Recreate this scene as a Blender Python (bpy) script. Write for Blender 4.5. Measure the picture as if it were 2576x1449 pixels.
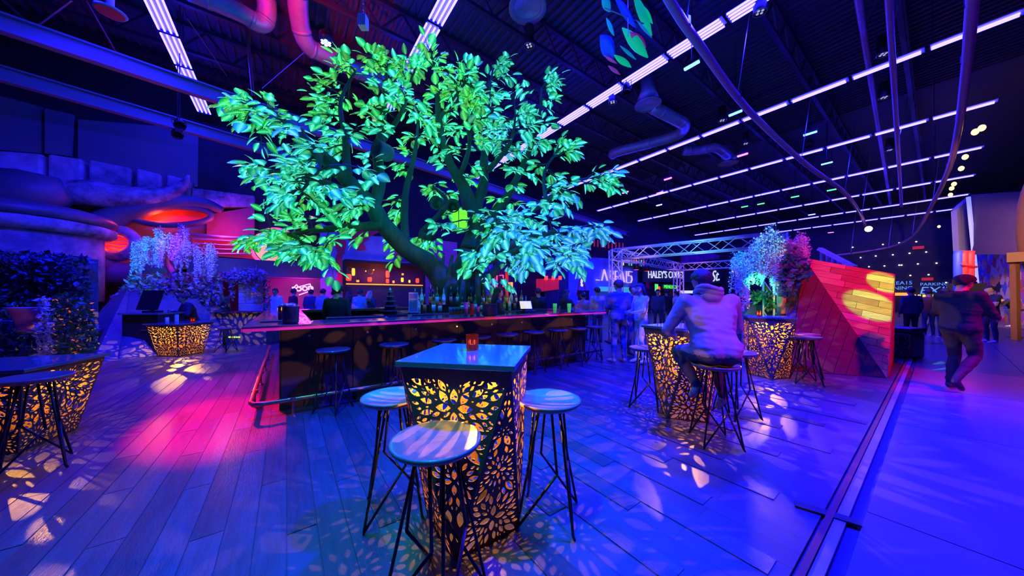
import bpy, bmesh, math, random
import numpy as np
from mathutils import Vector, Matrix, Quaternion, noise
from mathutils.geometry import delaunay_2d_cdt
R = math.radians
rnd = random.Random(15)
for o in list(bpy.data.objects):
    bpy.data.objects.remove(o)
scene = bpy.context.scene
col = scene.collection

# ---------------------------------------------------------------- camera
CX, HOR, F, CAM = 1288.0, 745.0, 780.0, 1.40       # frame 2576 x 1449
cam_data = bpy.data.cameras.new('camera')
cam_data.sensor_width = 36.0
cam_data.lens = F / 2576.0 * 36.0
cam_data.shift_y = (HOR - 724.5) / 2576.0
cam_data.clip_start = 0.05
cam_data.clip_end = 300
cam = bpy.data.objects.new('camera', cam_data)
cam.location = (0, 0, CAM)
cam.rotation_euler = (R(90), 0, 0)
col.objects.link(cam)
scene.camera = cam

# ---------------------------------------------------------------- view, world
scene.view_settings.view_transform = 'Standard'
scene.view_settings.look = 'None'
scene.view_settings.gamma = 1.0
scene.view_settings.use_curve_mapping = False
scene.view_settings.exposure = 0.0
world = bpy.data.worlds.new('world')
scene.world = world
world.use_nodes = True
world.node_tree.nodes['Background'].inputs[0].default_value = (0.004, 0.006, 0.08, 1)
world.node_tree.nodes['Background'].inputs[1].default_value = 0.5
scene.cycles.use_adaptive_sampling = True
scene.cycles.adaptive_threshold = 0.15
scene.cycles.max_bounces = 3
scene.cycles.diffuse_bounces = 2
scene.cycles.glossy_bounces = 2
scene.cycles.transmission_bounces = 2
scene.cycles.transparent_max_bounces = 4
scene.cycles.sample_clamp_indirect = 4.0
scene.cycles.caustics_reflective = False
scene.cycles.caustics_refractive = False

# ---------------------------------------------------------------- hall directions
GA = R(36)                                           # the hall's grid is turned 36 degrees
UX, UY = -math.sin(GA), math.cos(GA)                  # u: into the hall, to the left
VX, VY = math.cos(GA), math.sin(GA)                   # v: along the bar front, to the right
WALL_U = 16.2

def gp(u, v, z=0.0):
    return Vector((UX * u + VX * v, UY * u + VY * v, z))

def P(px, py, z=0.0):
    """point at height z seen at that place of the photograph"""
    y = (CAM - z) * F / (py - HOR)
    return Vector(((px - CX) / F * y, y, z))

def D(px, py, y):
    return Vector(((px - CX) / F * y, y, CAM - (py - HOR) / F * y))

def G(px, y, z=0.0):
    return Vector(((px - CX) / F * y, y, z))

def wl(px, py, off=0.0):
    """(v, -off, z) in the back wall's own frame"""
    dx = (px - CX) / F
    t = (WALL_U - off) / (UX * dx + UY)
    return Vector((VX * dx * t + VY * t, -off, CAM + (HOR - py) / F * t))

# ---------------------------------------------------------------- lights of the hall
def light(kind, name, loc, power, color, target=None, size=0.1, cone=60, blend=0.5):
    d = bpy.data.lights.new(name, kind)
    d.energy = power
    d.color = color
    if kind in ('POINT', 'SPOT'):
        d.shadow_soft_size = size
    if kind == 'SPOT':
        d.spot_size = R(cone)
        d.spot_blend = blend
    if kind == 'AREA':
        d.size = size
    o = bpy.data.objects.new(name, d)
    o.location = loc
    if target is not None:
        o.rotation_euler = (Vector(target) - Vector(loc)).to_track_quat('-Z', 'Y').to_euler()
    col.objects.link(o)
    return o

BLUE = (0.003, 0.004, 1.0)
VIOLET = (0.22, 0.02, 1.0)
SPOTS = []                                            # fixtures are built for each of these further down
def spot(loc, tgt, power, color, cone=60, size=0.12, blend=0.6):
    SPOTS.append((Vector(loc), Vector(tgt), color))
    return light('SPOT', 'stage_lamp_light', loc, power, color, tgt, size, cone, blend)

# blue wash over the floor
spot((2.2, 3.0, 7.4), (1.7, 3.9, 0), 17000, BLUE, 84)
spot((-4.2, 4.4, 7.2), (-3.4, 3.2, 0), 5500, BLUE, 66)
spot((7.0, 0.6, 7.4), (5.6, 1.6, 0), 12000, (0.02, 0.002, 1.0), 56)
spot((-8.2, 5.8, 7.4), (-7.4, 8.0, 0), 9000, BLUE, 75)
spot((3.5, 9.5, 7.6), (3.0, 8.5, 0), 8000, BLUE, 80)
spot((12.0, 12.5, 7.4), (10.5, 10.5, 0), 7000, (0.03, 0.003, 1.0), 85)
spot((8.5, 17.5, 7.4), (8.0, 20.0, 1.5), 10000, BLUE, 100)
spot((-7.0, 5.0, 6.7), (-13.0, 10.5, 3.4), 1700, (0.02, 0.003, 1.0), 70)
# coloured accents
spot((-1.0, 0.6, 6.8), (-0.9, 2.2, 0), 1500, (0.0, 0.75, 0.6), 42)
spot((-9.0, 8.4, 6.0), (-3.30, 3.55, 0), 9000, (1.0, 0.0, 0.05), 9.5, size=0.05, blend=0.7)
spot((-9.6, 8.9, 6.0), (-4.15, 4.75, 0), 3600, (1.0, 0.0, 0.35), 14, size=0.05, blend=0.9)
spot((5.2, 0.4, 5.6), (2.6, 3.2, 1.1), 1100, (0.9, 0.02, 0.75), 20, blend=0.6)
spot((0.2, 0.6, 5.8), (1.6, 3.1, 1.2), 700, (0.08, 0.16, 1.0), 24, blend=0.6)
spot((8.2, 1.2, 5.5), (6.4, 5.7, 1.1), 2600, (1.0, 0.0, 0.03), 32, blend=0.35)
spot((1.2, 3.9, 5.6), (6.40, 5.66, 1.38), 7500, (0.02, 1.0, 0.02), 4.6, size=0.02, blend=0.35)
spot((1.8, 3.4, 6.0), (6.82, 5.72, 1.72), 7500, (0.03, 1.0, 0.02), 3.2, size=0.02, blend=0.3)
spot((-4.6, 5.6, 7.3), (-5.0, 7.2, 8.7), 700, (1.0, 0.0, 0.12), 70)
spot((9.5, 2.2, 5.5), (7.8, 3.6, 0), 1500, (0.75, 0.0, 0.6), 44)

# lamps on the two wisterias
spot((3.0, 3.6, 5.2), D(1872, 680, 6.35), 900, (0.0, 0.75, 0.70), 11, size=0.05)
spot((3.7, 3.3, 5.4), D(1928, 640, 6.35), 1000, (0.35, 1.0, 0.45), 9, size=0.05)
spot((7.6, 3.4, 5.2), D(2002, 620, 6.35), 800, (1.0, 0.02, 0.20), 9, size=0.05)
spot((-7.6, 4.8, 6.8), D(372, 640, 8.9), 2400, (0.0, 0.75, 0.80), 13, size=0.05)
spot((-6.9, 5.0, 6.8), D(505, 660, 8.9), 900, (0.30, 0.45, 1.0), 12, size=0.05)
spot((-7.2, 5.2, 6.8), D(440, 640, 8.9), 1900, (1.0, 0.02, 0.18), 8, size=0.05)

spot((3.3, 5.4, 6.6), (1.5, 5.0, 0), 9000, BLUE, 66)  # added lamp: stands in for the blue sheen on the floor by the bar

# ---------------------------------------------------------------- bookkeeping
def tag(o, label=None, cat=None, group=None, kind=None):
    if label: o['label'] = label
    if cat: o['category'] = cat
    if group: o['group'] = group
    if kind: o['kind'] = kind
    return o

def thing(name, label, cat, loc=(0, 0, 0), rotz=0.0, group=None):
    o = bpy.data.objects.new(name, None)
    o.empty_display_size = 0.1
    o.location = loc
    o.rotation_euler = (0, 0, rotz)
    col.objects.link(o)
    return tag(o, label, cat, group)

def copy_tree(o, parent=None):
    c = o.copy()
    col.objects.link(c)
    c.parent = parent
    for ch in o.children:
        copy_tree(ch, c)
    return c

# ---------------------------------------------------------------- materials
M = {}
def mat(name, color, rough=0.5, metal=0.0, emit=None, estr=0.0, var=0.0, vscale=4.0, bump=0.0, bscale=30.0, color2=None, stretch=None, alpha=None, trans=0.0, spec=0.5, coat=0.0):
    m = bpy.data.materials.new(name)
    m.use_nodes = True
    nt = m.node_tree
    b = nt.nodes['Principled BSDF']
    c4 = (*color, 1)
    b.inputs['Base Color'].default_value = c4
    b.inputs['Roughness'].default_value = rough
    b.inputs['Metallic'].default_value = metal
    b.inputs['Specular IOR Level'].default_value = spec
    b.inputs['Coat Weight'].default_value = coat
    b.inputs['Transmission Weight'].default_value = trans
    if alpha is not None:
        b.inputs['Alpha'].default_value = alpha
    if emit is not None:
        b.inputs['Emission Color'].default_value = (*emit, 1)
        b.inputs['Emission Strength'].default_value = estr
    if var > 0 or color2 or bump > 0:
        tc = nt.nodes.new('ShaderNodeTexCoord')
        mp = nt.nodes.new('ShaderNodeMapping')
        nt.links.new(tc.outputs['Object'], mp.inputs['Vector'])
        if stretch: mp.inputs['Scale'].default_value = stretch
    if var > 0 or color2:
        n = nt.nodes.new('ShaderNodeTexNoise')
        n.inputs['Scale'].default_value = vscale
        n.inputs['Detail'].default_value = 6
        n.inputs['Roughness'].default_value = 0.65
        nt.links.new(mp.outputs[0], n.inputs['Vector'])
        r = nt.nodes.new('ShaderNodeValToRGB')
        c2 = color2 if color2 else tuple(x * (1 - var) for x in color)
        r.color_ramp.elements[0].position = 0.36
        r.color_ramp.elements[1].position = 0.64
        r.color_ramp.elements[0].color = (*c2, 1)
        r.color_ramp.elements[1].color = c4
        nt.links.new(n.outputs['Fac'], r.inputs['Fac'])
        nt.links.new(r.outputs['Color'], b.inputs['Base Color'])
    if bump > 0:
        n2 = nt.nodes.new('ShaderNodeTexNoise')
        n2.inputs['Scale'].default_value = bscale
        n2.inputs['Detail'].default_value = 4
        nt.links.new(mp.outputs[0], n2.inputs['Vector'])
        bp = nt.nodes.new('ShaderNodeBump')
        bp.inputs['Strength'].default_value = bump
        bp.inputs['Distance'].default_value = 0.02
        nt.links.new(n2.outputs['Fac'], bp.inputs['Height'])
        nt.links.new(bp.outputs[0], b.inputs['Normal'])
    M[name] = m
    return m

def glow(name, color, strength, sample=False):
    m = mat(name, tuple(min(1, c) for c in color), 0.6, emit=color, estr=strength)
    if not sample: m.cycles.emission_sampling = 'NONE'      # small glowing marks: found by bounces only
    return m

# ---------------------------------------------------------------- mesh builder
class MB:
    def __init__(self):
        self.v = []; self.f = []; self.mi = []; self.cur = 0; self.xf = None
    def _add(self, vs, fs):
        n = len(self.v)
        if self.xf is not None:
            vs = [self.xf @ Vector(p) for p in vs]
        self.v.extend([tuple(p) for p in vs])
        self.f.extend([tuple(i + n for i in f) for f in fs])
        self.mi.extend([self.cur] * len(fs))
        return self
    def box(self, c, s, rot=None):
        x, y, z = s[0] / 2, s[1] / 2, s[2] / 2
        vs = [Vector(p) for p in ((-x,-y,-z),(x,-y,-z),(x,y,-z),(-x,y,-z),(-x,-y,z),(x,-y,z),(x,y,z),(-x,y,z))]
        if rot is not None:
            vs = [rot @ p for p in vs]
        c = Vector(c)
        return self._add([p + c for p in vs], [(0,3,2,1),(4,5,6,7),(0,1,5,4),(1,2,6,5),(2,3,7,6),(3,0,4,7)])
    def bar(self, a, b, w, h=None):
        """square bar between two points"""
        a, b = Vector(a), Vector(b)
        d = b - a
        q = d.to_track_quat('Z', 'Y').to_matrix()
        return self.box((a + b) / 2, (w, h or w, d.length), q)
    def tube(self, path, radii, seg=8, closed=False, caps=True, flat=1.0):
        path = [Vector(p) for p in path]
        n = len(path)
        if not hasattr(radii, '__len__'):
            radii = [radii] * n
        vs, fs = [], []
        t0 = (path[1] - path[0]).normalized()
        up = Vector((0, 0, 1)) if abs(t0.z) < 0.9 else Vector((1, 0, 0))
        nrm = t0.cross(up).normalized()
        prev = t0
        for i, p in enumerate(path):
            if closed:
                t = (path[(i + 1) % n] - path[i - 1]).normalized()
            else:
                t = (path[min(i + 1, n - 1)] - path[max(i - 1, 0)])
                t = t.normalized() if t.length > 1e-9 else prev
            q = prev.rotation_difference(t)
            nrm = (q @ nrm).normalized()
            prev = t
            bn = t.cross(nrm)
            for k in range(seg):
                a = 2 * math.pi * k / seg
                vs.append(p + (nrm * math.cos(a) + bn * math.sin(a) * flat) * radii[i])
        m = n if closed else n - 1
        for i in range(m):
            j = (i + 1) % n
            for k in range(seg):
                k2 = (k + 1) % seg
                fs.append((i * seg + k, i * seg + k2, j * seg + k2, j * seg + k))
        if caps and not closed:
            fs.append(tuple(range(seg))[::-1])
            fs.append(tuple((n - 1) * seg + k for k in range(seg)))
        return self._add(vs, fs)
    def lathe(self, prof, seg=16, c=(0, 0, 0), rot=None):
        """profile of (radius, z)"""
        c = Vector(c)
        vs, fs = [], []
        for r, z in prof:
            for k in range(seg):
                a = 2 * math.pi * k / seg
                p = Vector((r * math.cos(a), r * math.sin(a), z))
                vs.append((rot @ p if rot is not None else p) + c)
        for i in range(len(prof) - 1):
            for k in range(seg):
                k2 = (k + 1) % seg
                fs.append((i * seg + k, i * seg + k2, (i + 1) * seg + k2, (i + 1) * seg + k))
        fs.append(tuple(range(seg))[::-1])
        fs.append(tuple((len(prof) - 1) * seg + k for k in range(seg)))
        return self._add(vs, fs)
    def ell(self, c, r, seg=12, rings=8):
        prof = [(max(1e-4, math.sin(math.pi * i / rings)), -math.cos(math.pi * i / rings)) for i in range(rings + 1)]
        c = Vector(c)
        vs, fs = [], []
        for q, z in prof:
            for k in range(seg):
                a = 2 * math.pi * k / seg
                vs.append(c + Vector((q * math.cos(a) * r[0], q * math.sin(a) * r[1], z * r[2])))
        for i in range(rings):
            for k in range(seg):
                k2 = (k + 1) % seg
                fs.append((i * seg + k, i * seg + k2, (i + 1) * seg + k2, (i + 1) * seg + k))
        return self._add(vs, fs)
    def slab(self, poly, thick):
        """flat 3-D polygon given a thickness along its normal (behind it)"""
        poly = [Vector(p) for p in poly]
        nrm = Vector((0, 0, 0))
        for i in range(len(poly)):
            a, b = poly[i], poly[(i + 1) % len(poly)]
            nrm += a.cross(b)
        nrm.normalize()
        k = len(poly)
        vs = poly + [p - nrm * thick for p in poly]
        fs = [tuple(range(k)), tuple(range(2 * k - 1, k - 1, -1))]
        for i in range(k):
            j = (i + 1) % k
            fs.append((i, i + k, j + k, j))
        return self._add(vs, fs)
    def mesh(self, name, mats, smooth=False):
        me = bpy.data.meshes.new(name)
        me.from_pydata(self.v, [], self.f)
        if not isinstance(mats, (list, tuple)):
            mats = [mats]
        for m in mats:
            me.materials.append(M[m] if isinstance(m, str) else m)
        if len(mats) > 1:
            me.polygons.foreach_set('material_index', self.mi)
        if smooth:
            me.polygons.foreach_set('use_smooth', [True] * len(me.polygons))
        me.update()
        return me
    def build(self, name, mats, parent=None, smooth=False, loc=None, rotz=None, bevel=0.0):
        o = bpy.data.objects.new(name, self.mesh(name, mats, smooth))
        col.objects.link(o)
        if parent is not None: o.parent = parent
        if loc is not None: o.location = loc
        if rotz is not None: o.rotation_euler = (0, 0, rotz)
        if bevel > 0:
            b = o.modifiers.new('bevel', 'BEVEL')
            b.width = bevel; b.segments = 2; b.limit_method = 'ANGLE'; b.angle_limit = R(40)
        return o

def link_mesh(name, me, parent=None, loc=None, rot=None, scale=None):
    o = bpy.data.objects.new(name, me)
    col.objects.link(o)
    if parent is not None: o.parent = parent
    if loc is not None: o.location = loc
    if rot is not None: o.rotation_euler = rot
    if scale is not None: o.scale = (scale, scale, scale) if not hasattr(scale, '__len__') else scale
    return o

def smooth_path(pts, n=6):
    """Catmull-Rom through points that may carry a fourth value"""
    pts = [np.array(p, float) for p in pts]
    out = []
    for i in range(len(pts) - 1):
        p0 = pts[max(i - 1, 0)]; p1 = pts[i]; p2 = pts[i + 1]; p3 = pts[min(i + 2, len(pts) - 1)]
        for k in range(n):
            t = k / n
            out.append(0.5 * ((2 * p1) + (-p0 + p2) * t + (2 * p0 - 5 * p1 + 4 * p2 - p3) * t * t + (-p0 + 3 * p1 - 3 * p2 + p3) * t ** 3))
    out.append(pts[-1])
    return out

TMP = bpy.data.scenes.new('workshop')                 # scratch scene, removed at the end
def evaluated(ob):
    TMP.collection.objects.link(ob)
    TMP.view_layers[0].update()
    dg = TMP.view_layers[0].depsgraph
    me = bpy.data.meshes.new_from_object(ob.evaluated_get(dg))
    bpy.data.objects.remove(ob)
    return me

def text_mesh(name, body, size, mtl, parent=None, loc=(0, 0, 0), rot=(R(90), 0, 0), extrude=0.01, shear=0.0, spacing=1.0, scale=None, offset=0.0):
    cu = bpy.data.curves.new(name, 'FONT')
    cu.body = body
    cu.size = size
    cu.extrude = extrude
    cu.shear = shear
    cu.offset = offset
    cu.space_character = spacing
    cu.resolution_u = 3
    cu.align_x = 'CENTER'
    cu.align_y = 'CENTER'
    tmp = bpy.data.objects.new('tmp', cu)
    me = evaluated(tmp)
    me.name = name
    me.materials.clear()
    me.materials.append(M[mtl])
    o = bpy.data.objects.new(name, me)
    col.objects.link(o)
    if parent is not None: o.parent = parent
    o.location = loc
    o.rotation_euler = rot
    if scale: o.scale = scale
    return o

def clip_poly(poly, a, b, c):
    """keep the side a*x + b*y <= c of a 2-D polygon"""
    out = []
    n = len(poly)
    for i in range(n):
        p, q = poly[i], poly[(i + 1) % n]
        dp, dq = a * p[0] + b * p[1] - c, a * q[0] + b * q[1] - c
        if dp <= 0: out.append(p)
        if (dp < 0 < dq) or (dq < 0 < dp):
            t = dp / (dp - dq)
            out.append((p[0] + (q[0] - p[0]) * t, p[1] + (q[1] - p[1]) * t))
    return out

def clip_convex(poly, region):
    """poly clipped by a convex counter-clockwise region"""
    n = len(region)
    for i in range(n):
        (x0, y0), (x1, y1) = region[i], region[(i + 1) % n]
        a, b = (y1 - y0), -(x1 - x0)
        poly = clip_poly(poly, a, b, a * x0 + b * y0)
        if len(poly) < 3: return []
    return poly
# ================================================================ materials
mat('plank_a', (0.055, 0.045, 0.060), 0.34, var=0.4, vscale=3.0, bump=0.25, bscale=22, stretch=(9, 1, 9))
mat('plank_b', (0.046, 0.038, 0.050), 0.30, var=0.45, vscale=3.0, bump=0.25, bscale=22, stretch=(9, 1, 9))
mat('plank_c', (0.064, 0.053, 0.070), 0.38, var=0.45, vscale=3.0, bump=0.25, bscale=22, stretch=(9, 1, 9))
mat('concrete', (0.16, 0.15, 0.16), 0.30, var=0.25, vscale=1.2, bump=0.05, bscale=40)
mat('joint', (0.05, 0.05, 0.06), 0.8)
mat('trim_metal', (0.28, 0.06, 0.05), 0.35, metal=0.5)
mat('trim_pale', (0.42, 0.42, 0.45), 0.35, metal=0.6)
mat('dark_wall', (0.03, 0.03, 0.045), 0.8, var=0.3, vscale=0.8)
mat('mid_wall', (0.30, 0.30, 0.36), 0.7, var=0.25, vscale=0.6)
mat('deck_metal', (0.07, 0.07, 0.085), 0.6)
mat('steel_dark', (0.04, 0.04, 0.05), 0.5, metal=0.3)
mat('steel_blue', (0.45, 0.45, 0.50), 0.45)
mat('black_metal', (0.02, 0.02, 0.022), 0.4, metal=0.6)
mat('black_paint', (0.015, 0.015, 0.018), 0.5)
mat('truss_metal', (0.75, 0.75, 0.78), 0.35, metal=0.5)
mat('duct_metal', (0.42, 0.42, 0.44), 0.4, metal=0.3, var=0.2)
mat('glass', (0.9, 0.95, 1.0), 0.06, trans=0.85)

# ================================================================ floor
def floor_material():
    m = bpy.data.materials.new('wood_floor')
    m.use_nodes = True
    nt = m.node_tree
    b = nt.nodes['Principled BSDF']
    b.inputs['Roughness'].default_value = 0.36
    tc = nt.nodes.new('ShaderNodeTexCoord')
    mp = nt.nodes.new('ShaderNodeMapping')
    mp.inputs['Rotation'].default_value = (0, 0, R(90))
    nt.links.new(tc.outputs['Object'], mp.inputs[0])
    br = nt.nodes.new('ShaderNodeTexBrick')
    br.inputs['Color1'].default_value = (0.060, 0.049, 0.064, 1)
    br.inputs['Color2'].default_value = (0.046, 0.038, 0.050, 1)
    br.inputs['Mortar'].default_value = (0.03, 0.025, 0.025, 1)
    br.inputs['Scale'].default_value = 1.0
    br.inputs['Mortar Size'].default_value = 0.004
    br.inputs['Brick Width'].default_value = 1.8
    br.inputs['Row Height'].default_value = 0.15
    nt.links.new(mp.outputs[0], br.inputs['Vector'])
    nt.links.new(br.outputs['Color'], b.inputs['Base Color'])
    M['wood_floor'] = m
floor_material()

EDGE_U = 0.44
mb = MB()
mb.box((18, WALL_U / 2 + EDGE_U / 2 + 1, -0.08), (70, WALL_U - EDGE_U + 2, 0.16))
floor = mb.build('floor', 'wood_floor', rotz=GA)
tag(floor, 'dark wooden plank floor lit deep blue', kind='structure')
# the planks near enough to be told apart, laid along u
PL, PW = 1.8, 0.15
plank_meshes = []
for k, mn in enumerate(('plank_a', 'plank_b', 'plank_c')):
    mb = MB(); mb.box((0, 0, 0), (PW - 0.006, PL - 0.006, 0.008))
    plank_meshes.append(mb.mesh('plank', mn))
slots = []
for i in range(-60, 40):
    v = i * PW + PW / 2
    off = (i * 0.618 % 1) * PL
    for j in range(-1, 8):
        u = EDGE_U + PL / 2 + (j - 1) * PL + off
        if u - PL / 2 < EDGE_U + 0.005: continue
        p = gp(u, v)
        if p.y < 0.9: continue
        px = CX + p.x / p.y * F
        py = HOR + CAM / p.y * F
        if -250 < px < 2700 and p.y < 6.5:
            slots.append((p.length, u, v))
slots.sort()
for k, (d, u, v) in enumerate(slots[:300]):
    o = link_mesh('plank', plank_meshes[(k * 7 + int(v * 13)) % 3], floor, loc=(v, u, 0.0005))
# beyond the deck: pale concrete slabs with open joints
mb = MB()
mb.box((18, EDGE_U - 6.0, -0.1), (70, 12.0, 0.16))
g2 = mb.build('floor_concourse', 'joint', rotz=GA)
tag(g2, 'smooth concrete concourse floor beside the wooden deck', kind='structure')
slab_mesh = MB(); slab_mesh.box((0, 0, 0), (2.39, 1.17, 0.03)); slab_mesh = slab_mesh.mesh('paving_slab', 'concrete')
for i in range(-3, 18):
    for j in range(-5, 1):
        u = 0.28 - 0.59 + j * 1.18; v = 0.65 + i * 2.4 + 1.2
        link_mesh('paving_slab', slab_mesh, g2, loc=(v, u, -0.015))
mb = MB(); mb.box((18, EDGE_U - 0.035, 0.0), (70, 0.032, 0.03))
tag(mb.build('trim_1', 'trim_metal', rotz=GA), 'dark red metal edge of the wooden deck', kind='structure')
mb = MB(); mb.box((18, EDGE_U - 0.08, -0.004), (70, 0.05, 0.02))
tag(mb.build('trim_2', 'trim_pale', rotz=GA), 'pale metal strip beside the red deck edge', kind='structure')
mb = MB(); mb.box((0, 0, 0), (0.30, 0.07, 0.012))
tag(mb.build('floor_outlet_cover', 'black_paint', loc=P(2078, 1294) + Vector((0, 0, 0.008)), rotz=R(-38)), 'small black cover plate set in the floor by the deck edge', 'cover plate')

# ================================================================ walls
mb = MB(); mb.box((15, 0.15, 4.9), (66, 0.3, 9.8))
wall_back = mb.build('wall_back', 'dark_wall', loc=gp(WALL_U, 0), rotz=GA)
tag(wall_back, 'dark back wall of the hall behind the stalls', kind='structure')
mb = MB(); mb.box((0, 5, 4.9), (0.3, 24, 9.8))
tag(mb.build('wall_left', 'dark_wall', loc=gp(0, -13.0), rotz=GA), 'dark side wall at the near end of the hall', kind='structure')
mb = MB(); mb.box((0, 5, 4.9), (0.3, 26, 9.8))
wall_far = mb.build('wall_far', 'dark_wall', loc=gp(0, 44.0), rotz=GA)
tag(wall_far, 'dark far end wall with tiny lamps and exit signs', kind='structure')
mb = MB(); mb.box((0, 0, 4.9), (44, 0.3, 9.8))
tag(mb.build('wall_right', 'dark_wall', loc=gp(-5.6, 29.0), rotz=GA), 'dark wall along the concourse behind the graffiti', kind='structure')
CEIL = 9.6
mb = MB(); mb.box((15, 5, CEIL + 0.1), (60, 26, 0.2))
ceiling = mb.build('ceiling', 'deck_metal', rotz=GA)
tag(ceiling, 'dark corrugated metal roof deck', kind='structure')
# corrugation ribs of the deck near the camera, and the joists
rib = MB(); rib.box((0, 0, 0), (0.07, 22, 0.06)); rib = rib.mesh('deck_rib', 'deck_metal')
for i in range(110):
    link_mesh('deck_rib', rib, ceiling, loc=(-6 + i * 0.24, 6, CEIL - 0.03))
def joist(u):
    mb = MB()
    L0, L1 = -9.0, 40.0
    mb.box(((L0 + L1) / 2, 0, 0), (L1 - L0, 0.13, 0.10))
    mb.box(((L0 + L1) / 2, 0, -0.75), (L1 - L0, 0.11, 0.09))
    n = 42
    for i in range(n):
        a = L0 + (L1 - L0) * i / n; b = L0 + (L1 - L0) * (i + 1) / n
        m_ = (a + b) / 2
        mb.bar((a, 0, -0.02), (m_, 0, -0.73), 0.045)
        mb.bar((m_, 0, -0.73), (b, 0, -0.02), 0.045)
    return mb
jm = joist(0).mesh('roof_joist', 'steel_dark')
for k in range(9):
    o = link_mesh('trim_joist', jm, None, loc=gp(0.6 + k * 2.1, 0, CEIL - 0.12), rot=(0, 0, GA))
    tag(o, 'dark open-web steel roof joist', kind='structure')
# two long pale blue girders crossing the upper left
def girder(a, b, h, w):
    mb = MB()
    a, b = Vector(a), Vector(b)
    d = (b - a).normalized(); s = d.cross(Vector((0, 0, 1))).normalized()
    up = Vector((0, 0, 1))
    rot = Matrix((s, d, up)).transposed()
    L = (b - a).length
    mb.box((a + b) / 2, (0.03, L, h), rot)
    mb.box((a + b) / 2 + up * h / 2, (w, L, 0.04), rot)
    mb.box((a + b) / 2 - up * h / 2, (w, L, 0.04), rot)
    return mb
mat('girder_blue', (0.25, 0.25, 0.32), 0.5)
for k, (p0, p1, z) in enumerate((((-260, -31), (1640, 610), 6.9), ((-260, 110), (760, 402), 6.9))):
    a, b = P(p0[0], p0[1], z), P(p1[0], p1[1], z)
    tag(girder(a, b, 0.34, 0.20).build('trim_girder', 'girder_blue'), ('upper' if k == 0 else 'lower') + ' steel girder crossing the hall', kind='structure')
# ================================================================ lantern tables
mat('panel_rust', (0.20, 0.10, 0.055), 0.6, var=0.3, vscale=8)
mat('slab_gloss', (0.30, 0.36, 0.38), 0.13, metal=0.55, spec=0.9, coat=0.4)
mat('seat_wood', (0.26, 0.17, 0.12), 0.3, var=0.35, vscale=5, stretch=(1, 7, 7), coat=0.4)
mat('seat_dark', (0.14, 0.09, 0.08), 0.3, var=0.4, vscale=5, stretch=(1, 7, 7), coat=0.3)
mat('amber_glass', (0.85, 0.10, 0.015), 0.08, trans=0.85, emit=(1.0, 0.06, 0.0), estr=0.03)
glow('flame', (1.0, 0.35, 0.05), 12.0)

def leaf_shape(c, ang, l, w, n=5, blunt=0.0):
    ca, sa = math.cos(ang), math.sin(ang)
    pts = []
    for k in range(n + 1):
        t = k / n
        pts.append((t * l - l / 2, w / 2 * math.sin(math.pi * t) ** (0.8) * (1.15 - 0.3 * t)))
    for k in range(n - 1, 0, -1):
        t = k / n
        pts.append((t * l - l / 2, -w / 2 * math.sin(math.pi * t) ** (0.8) * (1.15 - 0.3 * t)))
    return [(c[0] + x * ca - y * sa, c[1] + x * sa + y * ca) for x, y in pts]

def leaf_pattern(region, centres, seed, margin=0.010, gap=0.0068, sizes=((0.115, 120), (0.09, 300), (0.068, 600), (0.05, 900), (0.034, 1000), (0.02, 900)), rosette=0.10):
    """leaf openings, mirrored about x = 0, inside a convex region"""
    rr = random.Random(seed)
    n = len(region)
    edges = []
    for i in range(n):
        (x0, y0), (x1, y1) = region[i], region[(i + 1) % n]
        L = math.hypot(x1 - x0, y1 - y0)
        edges.append(((y1 - y0) / L, -(x1 - x0) / L, ((y1 - y0) * x0 - (x1 - x0) * y0) / L))
    xs = [p[0] for p in region]; ys = [p[1] for p in region]
    taken = np.zeros((0, 2))
    leaves = []
    def attempt(c, ang, l, w, centred=False):
        nonlocal taken
        poly = leaf_shape(c, ang, l, w)
        if not centred and min(p[0] for p in poly) < gap / 2: return False
        for a, b, d in edges:
            if max(a * p[0] + b * p[1] for p in poly) > d - margin: return False
        q = np.array(poly + [((poly[i][0] + poly[-i][0]) / 2, (poly[i][1] + poly[-i][1]) / 2) for i in range(1, 5)] + [((poly[i][0] + poly[(i + 1) % len(poly)][0]) / 2, (poly[i][1] + poly[(i + 1) % len(poly)][1]) / 2) for i in range(len(poly))])
        if len(taken):
            dd = ((q[:, None, :] - taken[None, :, :]) ** 2).sum(2)
            if dd.min() < gap * gap: return False
        taken = np.vstack([taken, q])
        leaves.append(poly)
        if not centred:
            leaves.append([(-x, y) for x, y in poly][::-1])
            m2 = q.copy(); m2[:, 0] *= -1
            taken = np.vstack([taken, m2])
        return True
    for (cx, cy, rad) in centres:
        m = 8
        for k in range(m):
            a = math.pi / 2 - k * 2 * math.pi / m
            l = rad * 0.8
            c = (cx + math.cos(a) * rad * 0.58, cy + math.sin(a) * rad * 0.58)
            if abs(cx) < 1e-6:
                if k in (0, 4): attempt(c, a, l, l * 0.52, centred=True)
                elif k < 4: attempt(c, a, l, l * 0.52)
            else:
                attempt(c, a, l, l * 0.52)
        m = 16
        for k in range(m):
            a = math.pi / 2 - (k + 0.5) * 2 * math.pi / m
            l = rad * 0.72
            c = (cx + math.cos(a) * rad * 1.5, cy + math.sin(a) * rad * 1.5)
            if abs(cx) > 1e-6 or k < 8: attempt(c, a, l, l * 0.42)
    for l, tries in sizes:
        for _ in range(tries):
            c = (rr.uniform(0, max(xs)), rr.uniform(min(ys), max(ys)))
            best = min(centres, key=lambda q: math.hypot(c[0] - q[0], c[1] - q[1]))
            ang = math.atan2(c[1] - best[1], c[0] - best[0]) + rr.gauss(0, 0.22)
            ll = l * rr.uniform(0.85, 1.1)
            attempt(c, ang, ll, ll * rr.uniform(0.38, 0.52))
    return leaves

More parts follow.
